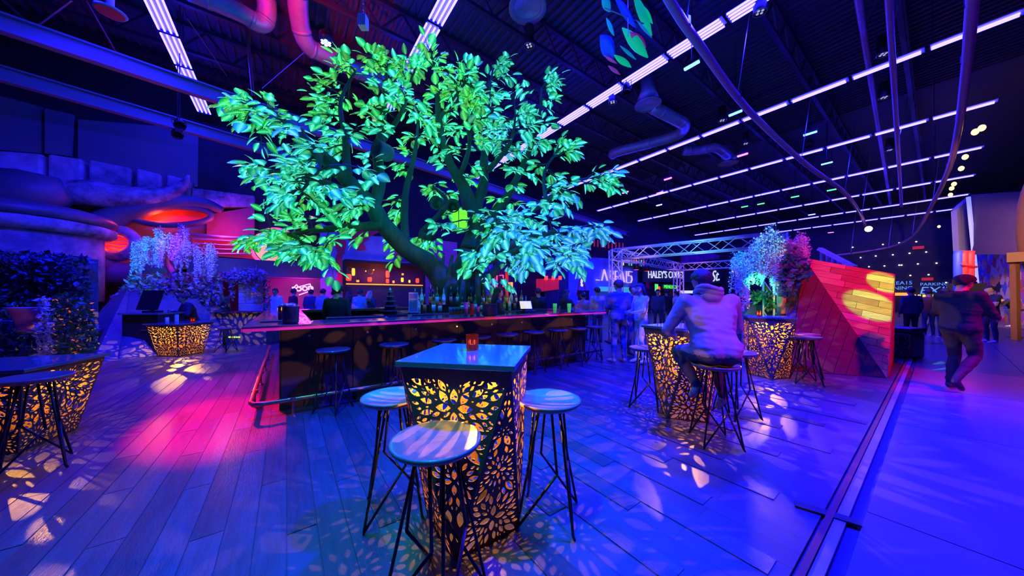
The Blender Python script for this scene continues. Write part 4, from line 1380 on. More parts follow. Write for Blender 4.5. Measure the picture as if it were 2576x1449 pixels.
    # eyes and mouth
    for k in (-1, 1):
        mb = MB(); mb.ell(S3 @ hp(.033 * k, .084, .012), (.013 * s, .010 * s, .009 * s), 8, 6)
        mb.build('eye', 'eye_white', t, smooth=True)
    mb = MB(); mb.ell(S3 @ hp(0, .088, -.055), (.022 * s, .008 * s, .006 * s), 8, 6); mb.build('mouth', 'cloth_maroon', t, smooth=True)
    # hair
    if hair in ('short', 'long', 'bun', 'cap', 'tail'):
        bm = bmesh.new()
        bmesh.ops.create_icosphere(bm, subdivisions=4, radius=1.0)
        for v in bm.verts:
            p = v.co.copy()
            k_ = 1.0 + 0.05 * noise.noise(p * 5.0)
            v.co = Vector((p.x * .100, p.y * .112, p.z * .105)) * k_
        bmesh.ops.delete(bm, geom=[v for v in bm.verts if (v.co.y > .035 and v.co.z < .045) or v.co.z < -.085 or (abs(v.co.x) > .07 and v.co.z < -.02 and v.co.y > -.03)], context='VERTS')
        for v in bm.verts: v.co = S3 @ hp(v.co.x, v.co.y - .008, v.co.z + .028)
        hm = bpy.data.meshes.new('hair'); bm.to_mesh(hm); bm.free(); hm.materials.append(M[mm['hair']])
        hm.polygons.foreach_set('use_smooth', [True] * len(hm.polygons))
        ho = link_mesh('hair', hm, t)
        so = ho.modifiers.new('thick', 'SOLIDIFY'); so.thickness = .008; so.offset = -1
    if hair in ('long', 'tail'):
        mb = MB()
        wd = .10 if hair == 'long' else .035
        n_ = 9 if hair == 'long' else 3
        for k in range(n_):
            a = (k / (n_ - 1) - .5) * 2
            p0 = hp(a * wd * .8, -.075 + .05 * abs(a), .03); p1 = hp(a * wd, -.095 + .05 * abs(a), -.08); p2 = hp(a * wd * .95, -.10 + .05 * abs(a), -.20); p3 = hp(a * wd * .8, -.10 + .04 * abs(a), -.31)
            mb.tube([S3 @ p for p in (p0, p1, p2, p3)], [.03 * s, .034 * s, .03 * s, .012 * s], 7)
        mb.build('hair_length', mm['hair'], t, smooth=True)
    if hair == 'cap':
        mb = MB()
        mb.ell(S3 @ hp(0, -.005, .055), (.108 * s, .118 * s, .085 * s), 16, 8)
        mb.build('cap_crown', 'cloth_black', t, smooth=True)
        mb = MB()
        pts_ = [hp(.075 * math.cos(a), .09 + .075 * math.sin(a), .05) for a in [math.pi * i / 8 for i in range(9)]]
        mb.slab([S3 @ p for p in pts_], .008 * s); mb.build('cap_brim', 'cloth_black', t)
    if hood:
        mb = MB()
        path = []
        for i in range(17):
            a = R(-35) + R(250) * i / 16
            path.append(S3 @ (J['neck'] + Vector((.115 * math.cos(a + math.pi), -.045 - .075 * math.sin(a) * 1.0, .035 + .02 * math.sin(2 * a)))))
        mb.tube(path, [.020 * s + .016 * s * math.sin(math.pi * i / 16) for i in range(17)], 10)
        mb.tube([p + Vector((0, -.012, .032)) * s for p in path[2:-2]], [.016 * s + .012 * s * math.sin(math.pi * i / 12) for i in range(13)], 10)
        hb = MB()
        mb.ell(S3 @ (J['neck'] + Vector((0, -.10, -.03))), (.105 * s, .05 * s, .085 * s), 14, 8)
        mb.build('hood', mm['top'], t, smooth=True)
    return t

def at(px, y): return G(px, y).xy

# the seated man in the lavender hoodie
sitting = dict(pelvis=(0, -.02, .90), waist=(0, .02, 1.02), chest=(0, .10, 1.22), neck=(0.0, .17, 1.41), head=(0.0, .24, 1.55),
               shL=(-.215, .12, 1.345), elL=(-.375, .17, 1.06), wrL=(-.235, .36, .985), shR=(.215, .12, 1.345), elR=(.325, .20, 1.07), wrR=(.20, .43, 1.09),
               hipL=(-.11, .02, .86), knL=(-.17, .40, .80), anL=(-.085, .16, .50), toeL=(-.09, .25, .38), hipR=(.11, .02, .86), knR=(.19, .38, .76), anR=(.125, .09, .42), toeR=(.13, .17, .29))
person('heavy man in a lavender hoodie seen from behind, sitting on a stool', SEAT, R(-4), 1.75, sitting, 1.22, dict(top='hoodie', legs='jeans_dark', shoe='shoe_grey', hair='hair_black'), hair='short', voxel=0.013, belly=0.06, hood=True, hem=0.845)
# pair standing at the bar end
person('man in a blue shirt and faded jeans with his back turned at the bar end', at(1557, 6.55), R(12), 1.74, dict(elL=(-.24, .06, 1.16), wrL=(-.13, .25, 1.06), elR=(.25, .02, 1.15), wrR=(.16, .22, 1.02), anL=(-.13, -.02, .09), toeL=(-.17, .13, .035)), 1.08, dict(top='cloth_blue', legs='jeans', shoe='shoe_grey', hair='hair_black'), voxel=0.016)
person('woman in a white sweater and white trousers turned towards the bar', at(1612, 6.45), R(100), 1.66, dict(elL=(-.22, .08, 1.16), wrL=(-.1, .27, 1.12), elR=(.21, .1, 1.15), wrR=(.08, .28, 1.12), knL=(-.09, .05, .5), anR=(.1, .03, .09)), 0.98, dict(top='cloth_white', legs='cloth_white', shoe='shoe_white', hair='hair_black'), hair='long', voxel=0.016)
person('person in dark blue standing between the man in jeans and the woman in white', at(1592, 7.4), R(200), 1.66, None, 1.0, dict(top='cloth_navy', legs='jeans_dark'), voxel=0.022)
# the walking man on the concourse
walk = dict(chest=(0, .03, 1.32), neck=(0, .03, 1.49), head=(0, .07, 1.62), hipL=(-.09, 0, .93), knL=(-.10, .10, .50), anL=(-.10, .0, .09), toeL=(-.11, .17, .035), knR=(.10, .10, .52), anR=(.11, -.30, .20), toeR=(.11, -.19, .06), elL=(-.26, .02, 1.15), wrL=(-.2, .24, 1.1), elR=(.25, .12, 1.14), wrR=(.17, .38, 1.10))
person('man in black with a flat cap walking past on the concourse', at(2415, 4.62), R(-82), 1.72, walk, 1.18, dict(top='cloth_black', legs='cloth_black', shoe='shoe_dark'), hair='cap', voxel=0.016)
# behind the bar
person('bartender in black seen from behind near the yellow bins', at(848, 5.9), R(5), 1.60, None, 1.12, dict(top='cloth_black', legs='cloth_black'), hair='cap', voxel=0.02)
person('bartender woman with dark curly hair and a dark blue blazer, in profile', at(1252, 6.15), R(-75), 1.57, dict(elR=(.22, .1, 1.15), wrR=(.15, .3, 1.05)), 1.0, dict(top='cloth_navy', legs='cloth_black'), hair='long', voxel=0.02)
person('man in black with his back turned right of the register', at(1354, 8.6), R(10), 1.62, None, 1.15, dict(top='cloth_black'), voxel=0.024)
person('woman with long dark hair leaning on the bar end with a lit forearm', at(1424, 8.1), R(-60), 1.58, dict(elR=(.25, .16, 1.18), wrR=(.2, .42, 1.14)), 1.0, dict(top='cloth_black'), hair='long', sleeve='short', voxel=0.024)
person('person in a pale striped shirt behind the bar end', at(1503, 9.2), R(15), 1.66, None, 1.0, dict(top='cloth_lilac'), voxel=0.026)
person('small person in pink at the bar end beside the striped shirt', at(1468, 9.6), R(-40), 1.5, None, 1.0, dict(top='pink_plastic'), sleeve='short', voxel=0.028)
# in front of the food stall
person('man in a teal polo shirt waiting at the lantern stall', at(905, 10.2), R(-6), 1.62, None, 1.12, dict(top='cloth_teal', hair='hair_brown'), sleeve='short', voxel=0.026)
person('blond woman standing beside the man in the teal polo', at(930, 10.6), R(-10), 1.58, None, 0.95, dict(top='cloth_navy', hair='hair_blond'), hair='long', voxel=0.028)
person('man in a white shirt with a lanyard under the planter arch', at(694, 10.6), R(170), 1.66, None, 1.05, dict(top='cloth_white', legs='jeans_dark', hair='hair_brown'), voxel=0.026)
person('person in black facing the pink food sign', at(738, 10.9), R(-30), 1.66, None, 1.0, dict(top='cloth_black'), voxel=0.028)
person('person in dark clothes right of the pink food sign', at(782, 11.3), R(0), 1.64, None, 1.1, dict(top='cloth_navy'), voxel=0.028)
person('man in a grey shirt between the food sign and the bartender', at(812, 10.4), R(-10), 1.64, None, 1.08, dict(top='cloth_grey'), sleeve='short', voxel=0.028)
person('person with a pale bag just left of the bartender', at(838, 11.8), R(-25), 1.6, None, 1.0, dict(top='cloth_lilac'), voxel=0.03)
person('woman with pink lit hair at the counter of the lantern stall', at(878, 11.2), R(20), 1.58, None, 1.0, dict(top='cloth_maroon', hair='hair_brown'), hair='long', voxel=0.03)
# left side
sit2 = dict(pelvis=(0, -.02, .72), waist=(0, .02, .85), chest=(0, .07, 1.05), neck=(0, .12, 1.22), head=(0, .18, 1.34), shL=(-.2, .09, 1.16), elL=(-.36, .17, .92), wrL=(-.13, .36, 1.02), shR=(.2, .09, 1.16), elR=(.36, .17, .92), wrR=(.13, .36, 1.02),
            hipL=(-.1, .02, .69), knL=(-.15, .42, .62), anL=(-.13, .36, .2), toeL=(-.13, .50, .14), hipR=(.1, .02, .69), knR=(.15, .42, .62), anR=(.13, .36, .2), toeR=(.13, .50, .14))
person('bearded man seated behind the far left lantern table with both hands raised', (-8.55, 8.28), R(150), 1.74, sit2, 1.15, dict(top='cloth_black'), voxel=0.024)
person('person in dark blue standing by the cabinet behind the far left table', at(552, 9.3), R(25), 1.64, None, 1.08, dict(top='cloth_navy', legs='jeans'), voxel=0.026)
# right background
person('man in dark clothes seen from behind beyond the speckled bin', at(2292, 9.7), R(-15), 1.66, dict(anL=(-.2, -.02, .09), anR=(.2, -.02, .09), toeL=(-.24, .12, .03), toeR=(.24, .12, .03)), 1.12, dict(top='cloth_navy', legs='cloth_black'), voxel=0.024)
person('man in a maroon shirt and jeans with lit shoes walking away', at(2336, 10.6), R(-20), 1.62, None, 1.0, dict(top='cloth_maroon', legs='jeans', shoe='shoe_white'), voxel=0.026)
person('person in navy half hidden behind the walking man', at(2378, 10.2), R(-35), 1.66, None, 1.1, dict(top='cloth_navy', legs='cloth_navy', shoe='shoe_white', hair='hair_brown'), voxel=0.026)
person('young man in a black shirt with bare forearms beside the graffiti wall', at(2492, 9.2), R(75), 1.70, dict(elL=(-.22, .1, 1.16), wrL=(-.12, .33, 1.2), elR=(.22, .1, 1.16), wrR=(.1, .33, 1.2)), 1.02, dict(top='cloth_black', legs='jeans_dark', shoe='shoe_white'), sleeve='short', voxel=0.024)
person('person in black bending over the concourse table under the graffiti', at(2548, 14.0), R(60), 1.55, dict(chest=(0, .22, 1.22), neck=(0, .32, 1.35), head=(0, .40, 1.44), shL=(-.18, .26, 1.3), shR=(.18, .26, 1.3), elL=(-.25, .42, 1.1), wrL=(-.2, .6, 1.05), elR=(.25, .42, 1.1), wrR=(.2, .6, 1.05)), 1.05, dict(top='cloth_black', shoe='shoe_white'), voxel=0.028)
# far crowd between the trusses
person('tall person in navy far behind the woman in white', at(1655, 12.0), R(160), 1.66, None, 1.0, dict(top='cloth_navy'), voxel=0.03)
person('person in a white shirt far off under the rear truss post', at(1702, 12.5), R(30), 1.6, None, 1.1, dict(top='cloth_white'), sleeve='short', voxel=0.03)
person('person in black between the far crowd and the green menu', at(1676, 13.5), R(-10), 1.68, None, 1.0, dict(top='cloth_black'), voxel=0.03)
# ================================================================ back wall scenery (built in the wall's frame: x = v, y = -offset, z)
WLOC = gp(WALL_U, 0)
mat('stone_blue', (0.55, 0.50, 0.62), 0.8, color2=(0.10, 0.10, 0.14), vscale=2.2, bump=0.6, bscale=6)
mat('stone_block', (0.62, 0.50, 0.70), 0.8, color2=(0.16, 0.14, 0.22), vscale=1.1, bump=0.4, bscale=6)
mat('bone_dark', (0.16, 0.16, 0.20), 0.45, var=0.4, vscale=1.0)
mat('panel_plain', (0.17, 0.17, 0.20), 0.8)
mat('panel_maroon', (0.35, 0.10, 0.16), 0.7, var=0.3, vscale=0.7)
mat('string_metal', (0.75, 0.75, 0.8), 0.3, metal=0.6)
mat('red_lining', (0.75, 0.10, 0.05), 0.5)
glow('red_glow', (1.0, 0.04, 0.02), 1.6)
glow('orange_glow', (1.0, 0.10, 0.01), 1.1)
glow('peach_glow', (1.0, 0.46, 0.20), 0.85, True)
glow('pink_glow', (1.0, 0.08, 0.22), 1.5)
glow('magenta_glow', (1.0, 0.03, 0.75), 1.0)
glow('white_neon', (1.0, 0.6, 0.95), 1.3)
def wthing(name, label, cat, group=None):
    return thing(name, label, cat, WLOC, GA, group)
def wpoly(pix, off, thick):
    mb = MB(); mb.slab([wl(px, py, off) for px, py in pix], thick); return mb
def wring(cx, cy, rx, ry, off, n=40, a0=0, a1=360):
    return [wl(cx + rx * math.cos(R(a0 + (a1 - a0) * k / n)), cy - ry * math.sin(R(a0 + (a1 - a0) * k / n)), off) for k in range(n + (0 if a1 - a0 == 360 else 1))]

# flat blue panels high on the wall
t = wthing('wall_panel', 'broad flat blue wall panel above the stone band', 'panel')
wpoly([(196, 300), (196, 445), (497, 470), (499, 325)], 0.15, 0.1).build('board', 'panel_plain', t)
t = wthing('wall_panel', 'narrow pale blue wall panel beside the black gap', 'panel')
wpoly([(112, 272), (112, 386), (178, 393), (184, 288)], 0.2, 0.1).build('board', 'panel_plain', t)
t = wthing('wall_panel', 'dim blue wall panel at the left picture edge', 'panel')
wpoly([(-60, 225), (-60, 372), (104, 386), (104, 268)], 0.12, 0.1).build('board', 'panel_plain', t)
# band of weathered stone blocks
band = wthing('stone_band', 'weathered violet stone block band along the wall', 'wall relief')
bx_ = [-60, 5, 112, 118, 210, 222, 330, 340, 408, 418, 480]
tops = [(-60, 372), (112, 384), (215, 398), (335, 420), (412, 436), (486, 452)]
for k in range(5):
    (x0, y0), (x1, y1) = tops[k], tops[k + 1]
    g_ = 7
    wpoly([(x0 + g_, y0 + 2), (x0 + g_, y0 + 84), (x1 - g_, y1 + 78), (x1 - g_, y1 + 2)], 0.75 - 0.05 * k, 0.5).build('stone_block', 'stone_block', band, bevel=0.06)
wpoly([(-60, 378), (-60, 470), (486, 520), (486, 458)], 0.3, 0.2).build('backing', 'bone_dark', band)
# the long dark shell under the blocks, and the horn
t = wthing('dark_shell', 'smooth dark rounded shell under the stone band', 'wall relief')
mb = MB(); mb.tube([wl(-80, 478, 1.0), wl(60, 482, 1.1), wl(150, 492, 1.1), wl(185, 500, 1.0)], [0.62, 0.60, 0.50, 0.22], 20, flat=1.0); mb.build('shell', 'bone_dark', t, smooth=True)
t = wthing('horn_sculpture', 'curved weathered horn ending in a raised tip', 'sculpture')
hpts = [(160, 485, .32), (230, 487, .40), (300, 496, .36), (370, 497, .32), (430, 488, .25), (462, 465, .14), (475, 440, .03)]
w = smooth_path([(*wl(px, py, 1.0), r) for px, py, r in hpts], 6)
mb = MB(); mb.tube([q[:3] for q in w], [q[3] for q in w], 16); mb.build('horn', 'stone_blue', t, smooth=True)
t = wthing('stone_ledge', 'weathered stone ledge right of the horn tip', 'wall relief')
wpoly([(482, 472), (480, 512), (560, 520), (640, 522), (640, 492)], 0.5, 0.4).build('ledge', 'stone_blue', t, bevel=0.04)
# drum tower at the left edge
t = wthing('round_tower', 'round weathered tower with a ringed dark cap at the left edge', 'tower')
c = wl(40, 600, 2.2); r_ = 1.55
def tower_prof(rows): 
    mb = MB(); mb.lathe(rows, 40, c=(c.x, c.y, 0)); return mb
z = lambda py: wl(40, py, 2.2).z
tower_prof([(r_ * .9, z(760)), (r_ * .9, z(588))]).build('drum', 'stone_block', t, smooth=True)
tower_prof([(r_ * .97, z(588)), (r_ * 1.05, z(578)), (r_ * 1.05, z(562)), (r_ * .97, z(556))]).build('lower_ring', 'stone_blue', t, smooth=True)
tower_prof([(r_ * 1.02, z(556)), (r_ * 1.08, z(545)), (r_ * 1.0, z(530)), (r_ * .8, z(520)), (r_ * .3, z(515))]).build('cap', 'bone_dark', t, smooth=True)

# guitar-like relief: ring with red lining and strings, orange oval, lit disc
rel = wthing('guitar_relief', 'giant dark guitar-like relief with a red sound hole and strings', 'sculpture')
o1 = 0.9
def tube_ring(cx, cy, rx, ry, rad, off, mtl, name, flat=1.0, a0=0, a1=360):
    mb = MB(); mb.tube(wring(cx, cy, rx, ry, off, 44, a0, a1), rad, 12, closed=(a1 - a0 == 360)); return mb.build(name, mtl, rel, smooth=True)
body_pts = [(420, 672, .34), (340, 690, .36), (262, 680, .40), (210, 640, .42), (208, 600, .40), (250, 565, .36), (320, 535, .32), (390, 515, .28), (460, 508, .24), (520, 515, .20), (560, 530, .12)]
w = smooth_path([(*wl(px, py, o1), r) for px, py, r in body_pts], 6)
mb = MB(); mb.tube([q[:3] for q in w], [q[3] for q in w], 14); mb.build('curved_body', 'bone_dark', rel, smooth=True)
wpoly([(200, 540), (200, 690), (640, 668), (640, 540)], 0.35, 0.25).build('body_face', 'bone_dark', rel)
tube_ring(288, 612, 52, 34, 0.16, 0.95, 'stone_blue', 'sound_hole_rim')
tube_ring(290, 612, 44, 27, 0.10, 0.85, 'red_glow', 'red_lining')
mb = MB(); mb.slab(wring(290, 612, 46, 29, 0.62), 0.05); mb.build('hole_floor', 'red_lining', rel)
for k in range(5):
    y0 = 596 + k * 8.5
    mb = MB(); mb.tube([wl(252, y0, 0.95), wl(330, y0 + 3, 0.95)], 0.02, 6); mb.build('string', 'string_metal', rel)
tube_ring(432, 543, 100, 23, 0.10, 0.95, 'bone_dark', 'oval_rim')
mb = MB(); mb.slab(wring(432, 543, 98, 21, 0.55), 0.05); mb.build('oval_recess', 'red_lining', rel)
wpoly([(185, 520), (185, 552), (330, 545), (330, 516)], 0.4, 0.05).build('red_gap', 'panel_maroon', rel)
wpoly([(520, 540), (520, 590), (640, 606), (640, 520)], 0.5, 0.1).build('neck_plate', 'panel_maroon', rel)
for k in range(5):
    mb = MB(); mb.tube([wl(488, 590 + k * 11, 0.9), wl(560, 594 + k * 11, 0.9), wl(634, 600 + k * 9.5, 0.9)], 0.022, 6); mb.build('string', 'string_metal', rel)
mb = MB(); mb.tube([wl(478, 588, 0.9), wl(560, 597, 0.9), wl(610, 598, 0.9), wl(634, 590, 0.9)], 0.05, 8); mb.build('neck_edge', 'string_metal', rel, smooth=True)
wpoly([(484, 600), (484, 640), (640, 652), (640, 600)], 0.55, 0.1).build('fret_board', 'red_lining', rel)
light('POINT', 'relief_lamp_light', gp(WALL_U, 0) + Matrix.Rotation(GA, 3, 'Z') @ wl(395, 541, 0.9), 60, (1.0, 0.05, 0.01), size=0.2)
light('POINT', 'relief_lamp_light', gp(WALL_U, 0) + Matrix.Rotation(GA, 3, 'Z') @ wl(285, 625, 0.85), 30, (1.0, 0.03, 0.02), size=0.1)
light('POINT', 'relief_lamp_light', gp(WALL_U, 0) + Matrix.Rotation(GA, 3, 'Z') @ wl(560, 575, 1.2), 40, (0.9, 0.03, 0.25), size=0.2)
light('POINT', 'relief_lamp_light', gp(WALL_U, 0) + Matrix.Rotation(GA, 3, 'Z') @ wl(212, 700, 1.3), 70, (1.0, 0.05, 0.02), size=0.2)
t = wthing('round_wall_light', 'big peach glowing disc with a pink neon ring on the wall', 'light')
mb = MB(); mb.slab(wring(690, 622, 50, 40, 0.7), 0.1); mb.build('disc', 'peach_glow', t)
mb = MB(); mb.tube(wring(690, 622, 57, 46, 0.8), 0.06, 8, closed=True); mb.build('neon_ring', 'pink_glow', t, smooth=True)
# fascia under the relief, small lamps in it
t = wthing('stall_canopy', 'dark deep canopy under the guitar relief', 'canopy')
mb = MB(); a = wl(470, 655, 1.4); b = wl(806, 668, 1.4)
mb.box(((a.x + b.x) / 2, -0.7, (wl(640, 655, 1.4).z + wl(640, 694, 1.4).z) / 2), (b.x - a.x, 1.4, 0.62)); mb.build('fascia', 'bone_dark', t)
for k in range(6):
    p = wl(500 + k * 48, 668, 1.42); mb = MB(); mb.ell(p, (.03, .02, .03), 8, 6); mb.build('downlight', 'steel', t)

# ================================================================ the food stall with the pink sign
t = wthing('food_stall', 'magenta lit food stall recess', 'stall')
wpoly([(668, 694), (668, 800), (806, 800), (806, 697)], 0.25, 0.1).build('back_panel', 'panel_plain', t)
wpoly([(668, 692), (668, 698), (806, 702), (806, 696)], 0.6, 0.3).build('ledge', 'bone_dark', t)
light('POINT', 'stall_neon_light', WLOC + Matrix.Rotation(GA, 3, 'Z') @ wl(755, 722, 1.3), 120, (1.0, 0.0, 0.6), size=0.3)
t = wthing('food_sign', 'pink neon arrow sign reading FOOD', 'sign')
c = wl(762, 727, 0.75)
rr_ = Matrix.Rotation(R(90), 4, 'X')
text_mesh('lettering', 'FOOD', 0.26, 'white_neon', t, loc=(c.x, c.y, c.z), rot=(R(90), R(-5), 0), extrude=0.02, offset=0.012)
mb = MB()
pts_ = [(738, 724), (746, 716), (750, 722), (780, 714), (784, 731), (752, 742)]
for k in range(len(pts_) - 1): mb.bar(wl(*pts_[k], 0.75), wl(*pts_[k + 1], 0.75), 0.035)
mb.build('neon_arrow', 'white_neon', t)

# ================================================================ mural wall
mat('mural_blue', (0.30, 0.42, 0.95), 0.7, var=0.25, vscale=1.5)
mat('mural_red', (0.9, 0.05, 0.10), 0.7)
mat('mural_pink', (0.95, 0.25, 0.62), 0.7, var=0.2, vscale=2)
mat('mural_magenta', (0.8, 0.06, 0.5), 0.7, color2=(0.25, 0.02, 0.3), vscale=1.8)
mat('mural_dark', (0.10, 0.02, 0.12), 0.7)
mural = wthing('mural_wall', 'blue stall front painted with red drips and a pink woman face', 'mural')
wpoly([(806, 560), (806, 860), (868, 860), (868, 590)], 0.35, 0.3).build('pier', 'mural_blue', mural)
wpoly([(868, 590), (868, 657), (1068, 669), (1068, 600)], 0.35, 0.3).build('header', 'mural_blue', mural)
wpoly([(1068, 600), (1068, 860), (1150, 860), (1150, 610)], 0.35, 0.3).build('face_panel', 'mural_pink', mural)
wpoly([(980, 604), (1000, 655), (1068, 664), (1120, 640), (1090, 606), (1030, 600)], 0.40, 0.02).build('painted_hair', 'mural_magenta', mural)
for k, pl in enumerate(([(846, 640), (842, 665), (850, 690), (843, 720), (852, 742), (862, 700), (858, 670), (862, 640)], [(838, 605), (850, 640), (866, 640), (872, 610), (860, 590)], [(886, 612), (900, 630), (922, 628), (915, 612), (930, 600), (900, 598)], [(868, 590), (880, 606), (930, 596), (960, 580), (900, 570)])):
    wpoly(pl, 0.37 + 0.01 * k, 0.02).build('red_paint', 'mural_red', mural)
# the face: brow, eye, iris, nose, lips, necklace dots
fo = 0.38
wpoly([(1080, 706), (1081, 709), (1090, 703), (1100, 708), (1099, 704), (1090, 699)], fo, 0.02).build('eyebrow', 'mural_dark', mural)
mb = MB(); mb.slab(wring(1089, 717, 8, 4, fo, 16), 0.02); mb.build('eye_white', 'white_plastic', mural)
mb = MB(); mb.slab(wring(1091, 717, 3.2, 3.4, fo + 0.02, 14), 0.02); mb.build('iris', 'mural_dark', mural)
mb = MB(); mb.slab(wring(1088, 723, 10, 2.5, fo, 14), 0.02); mb.build('eye_shadow', 'mural_red', mural)
mb = MB(); mb.slab(wring(1088, 750, 9, 4.5, fo, 14), 0.02); mb.build('lips', 'mural_magenta', mural)
wpoly([(1077, 738), (1084, 742), (1094, 742), (1100, 736), (1090, 733)], fo, 0.02).build('nose_shadow', 'mural_dark', mural)
# lantern stall opening
st = wthing('lantern_stall', 'dark stall opening with glowing red and yellow lanterns', 'stall')
mb = MB()
for a_, b_ in (((866, 655), (1066, 668)), ((866, 655), (866, 800)), ((1066, 668), (1066, 800))): mb.bar(wl(*a_, 0.5), wl(*b_, 0.5), 0.12)
mb.build('frame', 'black_paint', st)
wpoly([(868, 657), (868, 716), (1066, 720), (1066, 669)], 0.06, 0.04).build('back_board', 'mural_dark', st)
wpoly([(868, 716), (868, 860), (1066, 860), (1066, 720)], 0.45, 0.2).build('counter_front', 'cloth_navy', st)
mb = MB(); a = wl(868, 714, 0.5); b = wl(1066, 718, 0.5); mb.bar(a, b, 0.10, 0.05); mb.build('lit_shelf', glow('shelf_amber', (1.0, 0.42, 0.06), 1.0), st)
glow('lantern_red', (1.0, 0.06, 0.03), 1.5); glow('lantern_yellow', (1.0, 0.7, 0.04), 1.2); glow('lantern_orange', (1.0, 0.32, 0.04), 1.4)
lant = [(877, 698, 'lantern_red', .22, .30), (889, 684, 'lantern_yellow', .13, .34), (930, 703, 'lantern_red', .18, .22), (975, 690, 'lantern_red', .17, .34), (975, 707, 'lantern_red', .14, .2), (1012, 704, 'lantern_yellow', .12, .22), (990, 709, 'lantern_orange', .10, .12), (1050, 706, 'lantern_red', .16, .24), (1030, 708, 'lantern_yellow', .09, .14), (920, 682, 'lantern_yellow', .05, .06), (940, 679, 'lantern_yellow', .05, .06), (1013, 690, 'lantern_orange', .10, .10), (900, 707, 'lantern_orange', .12, .10)]
cw = {'lantern_red': 'red', 'lantern_yellow': 'yellow', 'lantern_orange': 'orange'}
def lantern_label(k):
    px, py, mtl = lant[k][:3]
    same = sorted(q[0] + q[1] * .001 for q in lant if q[2] == mtl)
    return ordn[same.index(px + py * .001)] + f' {cw[mtl]} glowing lantern from the left in the dark stall opening'
for k, (px, py, mtl, r_, h_) in enumerate(lant):
    t = wthing('paper_lantern', lantern_label(k), 'lantern', 'lanterns in the stall opening')
    c = wl(px, py, 0.42)
    mb = MB(); mb.lathe([(r_ * .35, -h_ / 2), (r_ * .5, -h_ * .4), (r_ * .55, 0), (r_ * .5, h_ * .4), (r_ * .35, h_ / 2)], 14, c=c); mb.build('shade', mtl, t, smooth=True)
    mb = MB(); mb.lathe([(r_ * .36, h_ / 2), (r_ * .36, h_ / 2 + .03)], 10, c=c); mb.tube([c + Vector((0, 0, h_ / 2)), Vector((c.x, c.y, wl(px, 660, 0.42).z))], .008, 5); mb.build('cord', 'black_paint', t)
for k, (px, py) in enumerate(((880, 678), (932, 684))):
    t = wthing('ring_ornament', ('left' if k == 0 else 'right') + ' hanging hoop ornament in the lantern stall', 'ornament')
    mb = MB(); mb.tube(wring(px, py, 6, 6, 0.4, 20), .015, 5, closed=True); mb.build('hoop', 'copper', t)
light('POINT', 'stall_lantern_light', WLOC + Matrix.Rotation(GA, 3, 'Z') @ wl(960, 690, 0.8), 25, (1.0, 0.35, 0.06), size=0.2)

# right of the trunk: blue mandala banner, red lit doorway, amber shelves
t = wthing('mandala_banner', 'deep blue banner with a red mandala and white chevrons', 'banner')
wpoly([(1195, 640), (1195, 800), (1240, 800), (1240, 642)], 0.5, 0.04).build('cloth', 'mural_blue', t)
mb = MB(); mb.slab(wring(1214, 717, 7, 8, 0.53, 24), 0.02); mb.build('mandala', 'mural_red', t)
mb = MB()
for k in range(14):
    a = 2 * math.pi * k / 14
    mb.ell(wl(1214 + 10.5 * math.cos(a), 717 + 11.5 * math.sin(a), 0.54), (.035, .01, .035), 6, 4)
mb.build('mandala_dot', 'white_plastic', t)
for (x0, y0, x1, y1) in ((1224, 734, 1232, 722), (1232, 722, 1235, 712), (1225, 743, 1231, 736), (1195, 730, 1201, 737)):
    mb = MB(); mb.bar(wl(x0, y0, 0.53), wl(x1, y1, 0.53), 0.05, 0.02); mb.build('chevron', 'white_plastic', t)
t = wthing('red_doorway', 'doorway with red glowing posts and a red picture frame', 'doorway')
for px in (1242, 1275):
    mb = MB(); mb.bar(wl(px, 678, 0.6), wl(px, 800, 0.6), 0.14); mb.build('post', glow('post_red', (0.9, 0.03, 0.03), 0.6), t)
mb = MB()
for a_, b_ in (((1250, 694), (1266, 692)), ((1250, 694), (1250, 722)), ((1266, 692), (1266, 722))): mb.bar(wl(*a_, 0.55), wl(*b_, 0.55), 0.05)
mb.build('neon_frame', 'pink_glow', t)
wpoly([(1244, 660), (1244, 800), (1300, 800), (1300, 664)], 0.3, 0.1).build('back_panel', 'mural_dark', t)
t = wthing('amber_shelf', 'amber lit niche with small bottles beside the red doorway', 'shelf')
mb = MB()
for k in range(2):
    p = wl(1279 + k * 8, 720, 0.55); mb.box(p, (.16, .06, .5))
mb.build('lit_niche', glow('niche_amber', (1.0, 0.5, 0.08), 1.0), t)
wpoly([(1274, 712), (1274, 740), (1296, 740), (1296, 712)], 0.5, 0.06).build('niche_frame', 'mural_dark', t)
t = wthing('red_lattice', 'red slatted lattice screen behind the bar', 'screen')
for k in range(22):
    px = 1350 + k * 2.6
    mb = MB(); mb.bar(wl(px, 702 - 0.1 * k, 0.7), wl(px, 735 - 0.35 * k, 0.7), 0.045); mb.build('slat', glow('slat_red', (0.9, 0.02, 0.05), 0.35) if k == 0 else 'slat_red', t)
for k, px in enumerate((1374, 1392, 1409)):
    mb = MB(); mb.box(wl(px, 699, 0.8), (.22, .1, .26)); tag(mb.build('red_box_light', 'lantern_red', loc=WLOC, rotz=GA), ('first', 'middle', 'last')[k] + ' small red box lamp above the lattice screen', 'lamp')
t = wthing('drop_curtain', 'tall dark ribbed curtain right of the tree', 'curtain')
for k in range(12):
    mb = MB(); mb.tube([wl(1372 + k * 5, 630, 0.4), wl(1372 + k * 5, 860, 0.4)], .09, 8); mb.build('fold', 'cloth_navy', t, smooth=True)

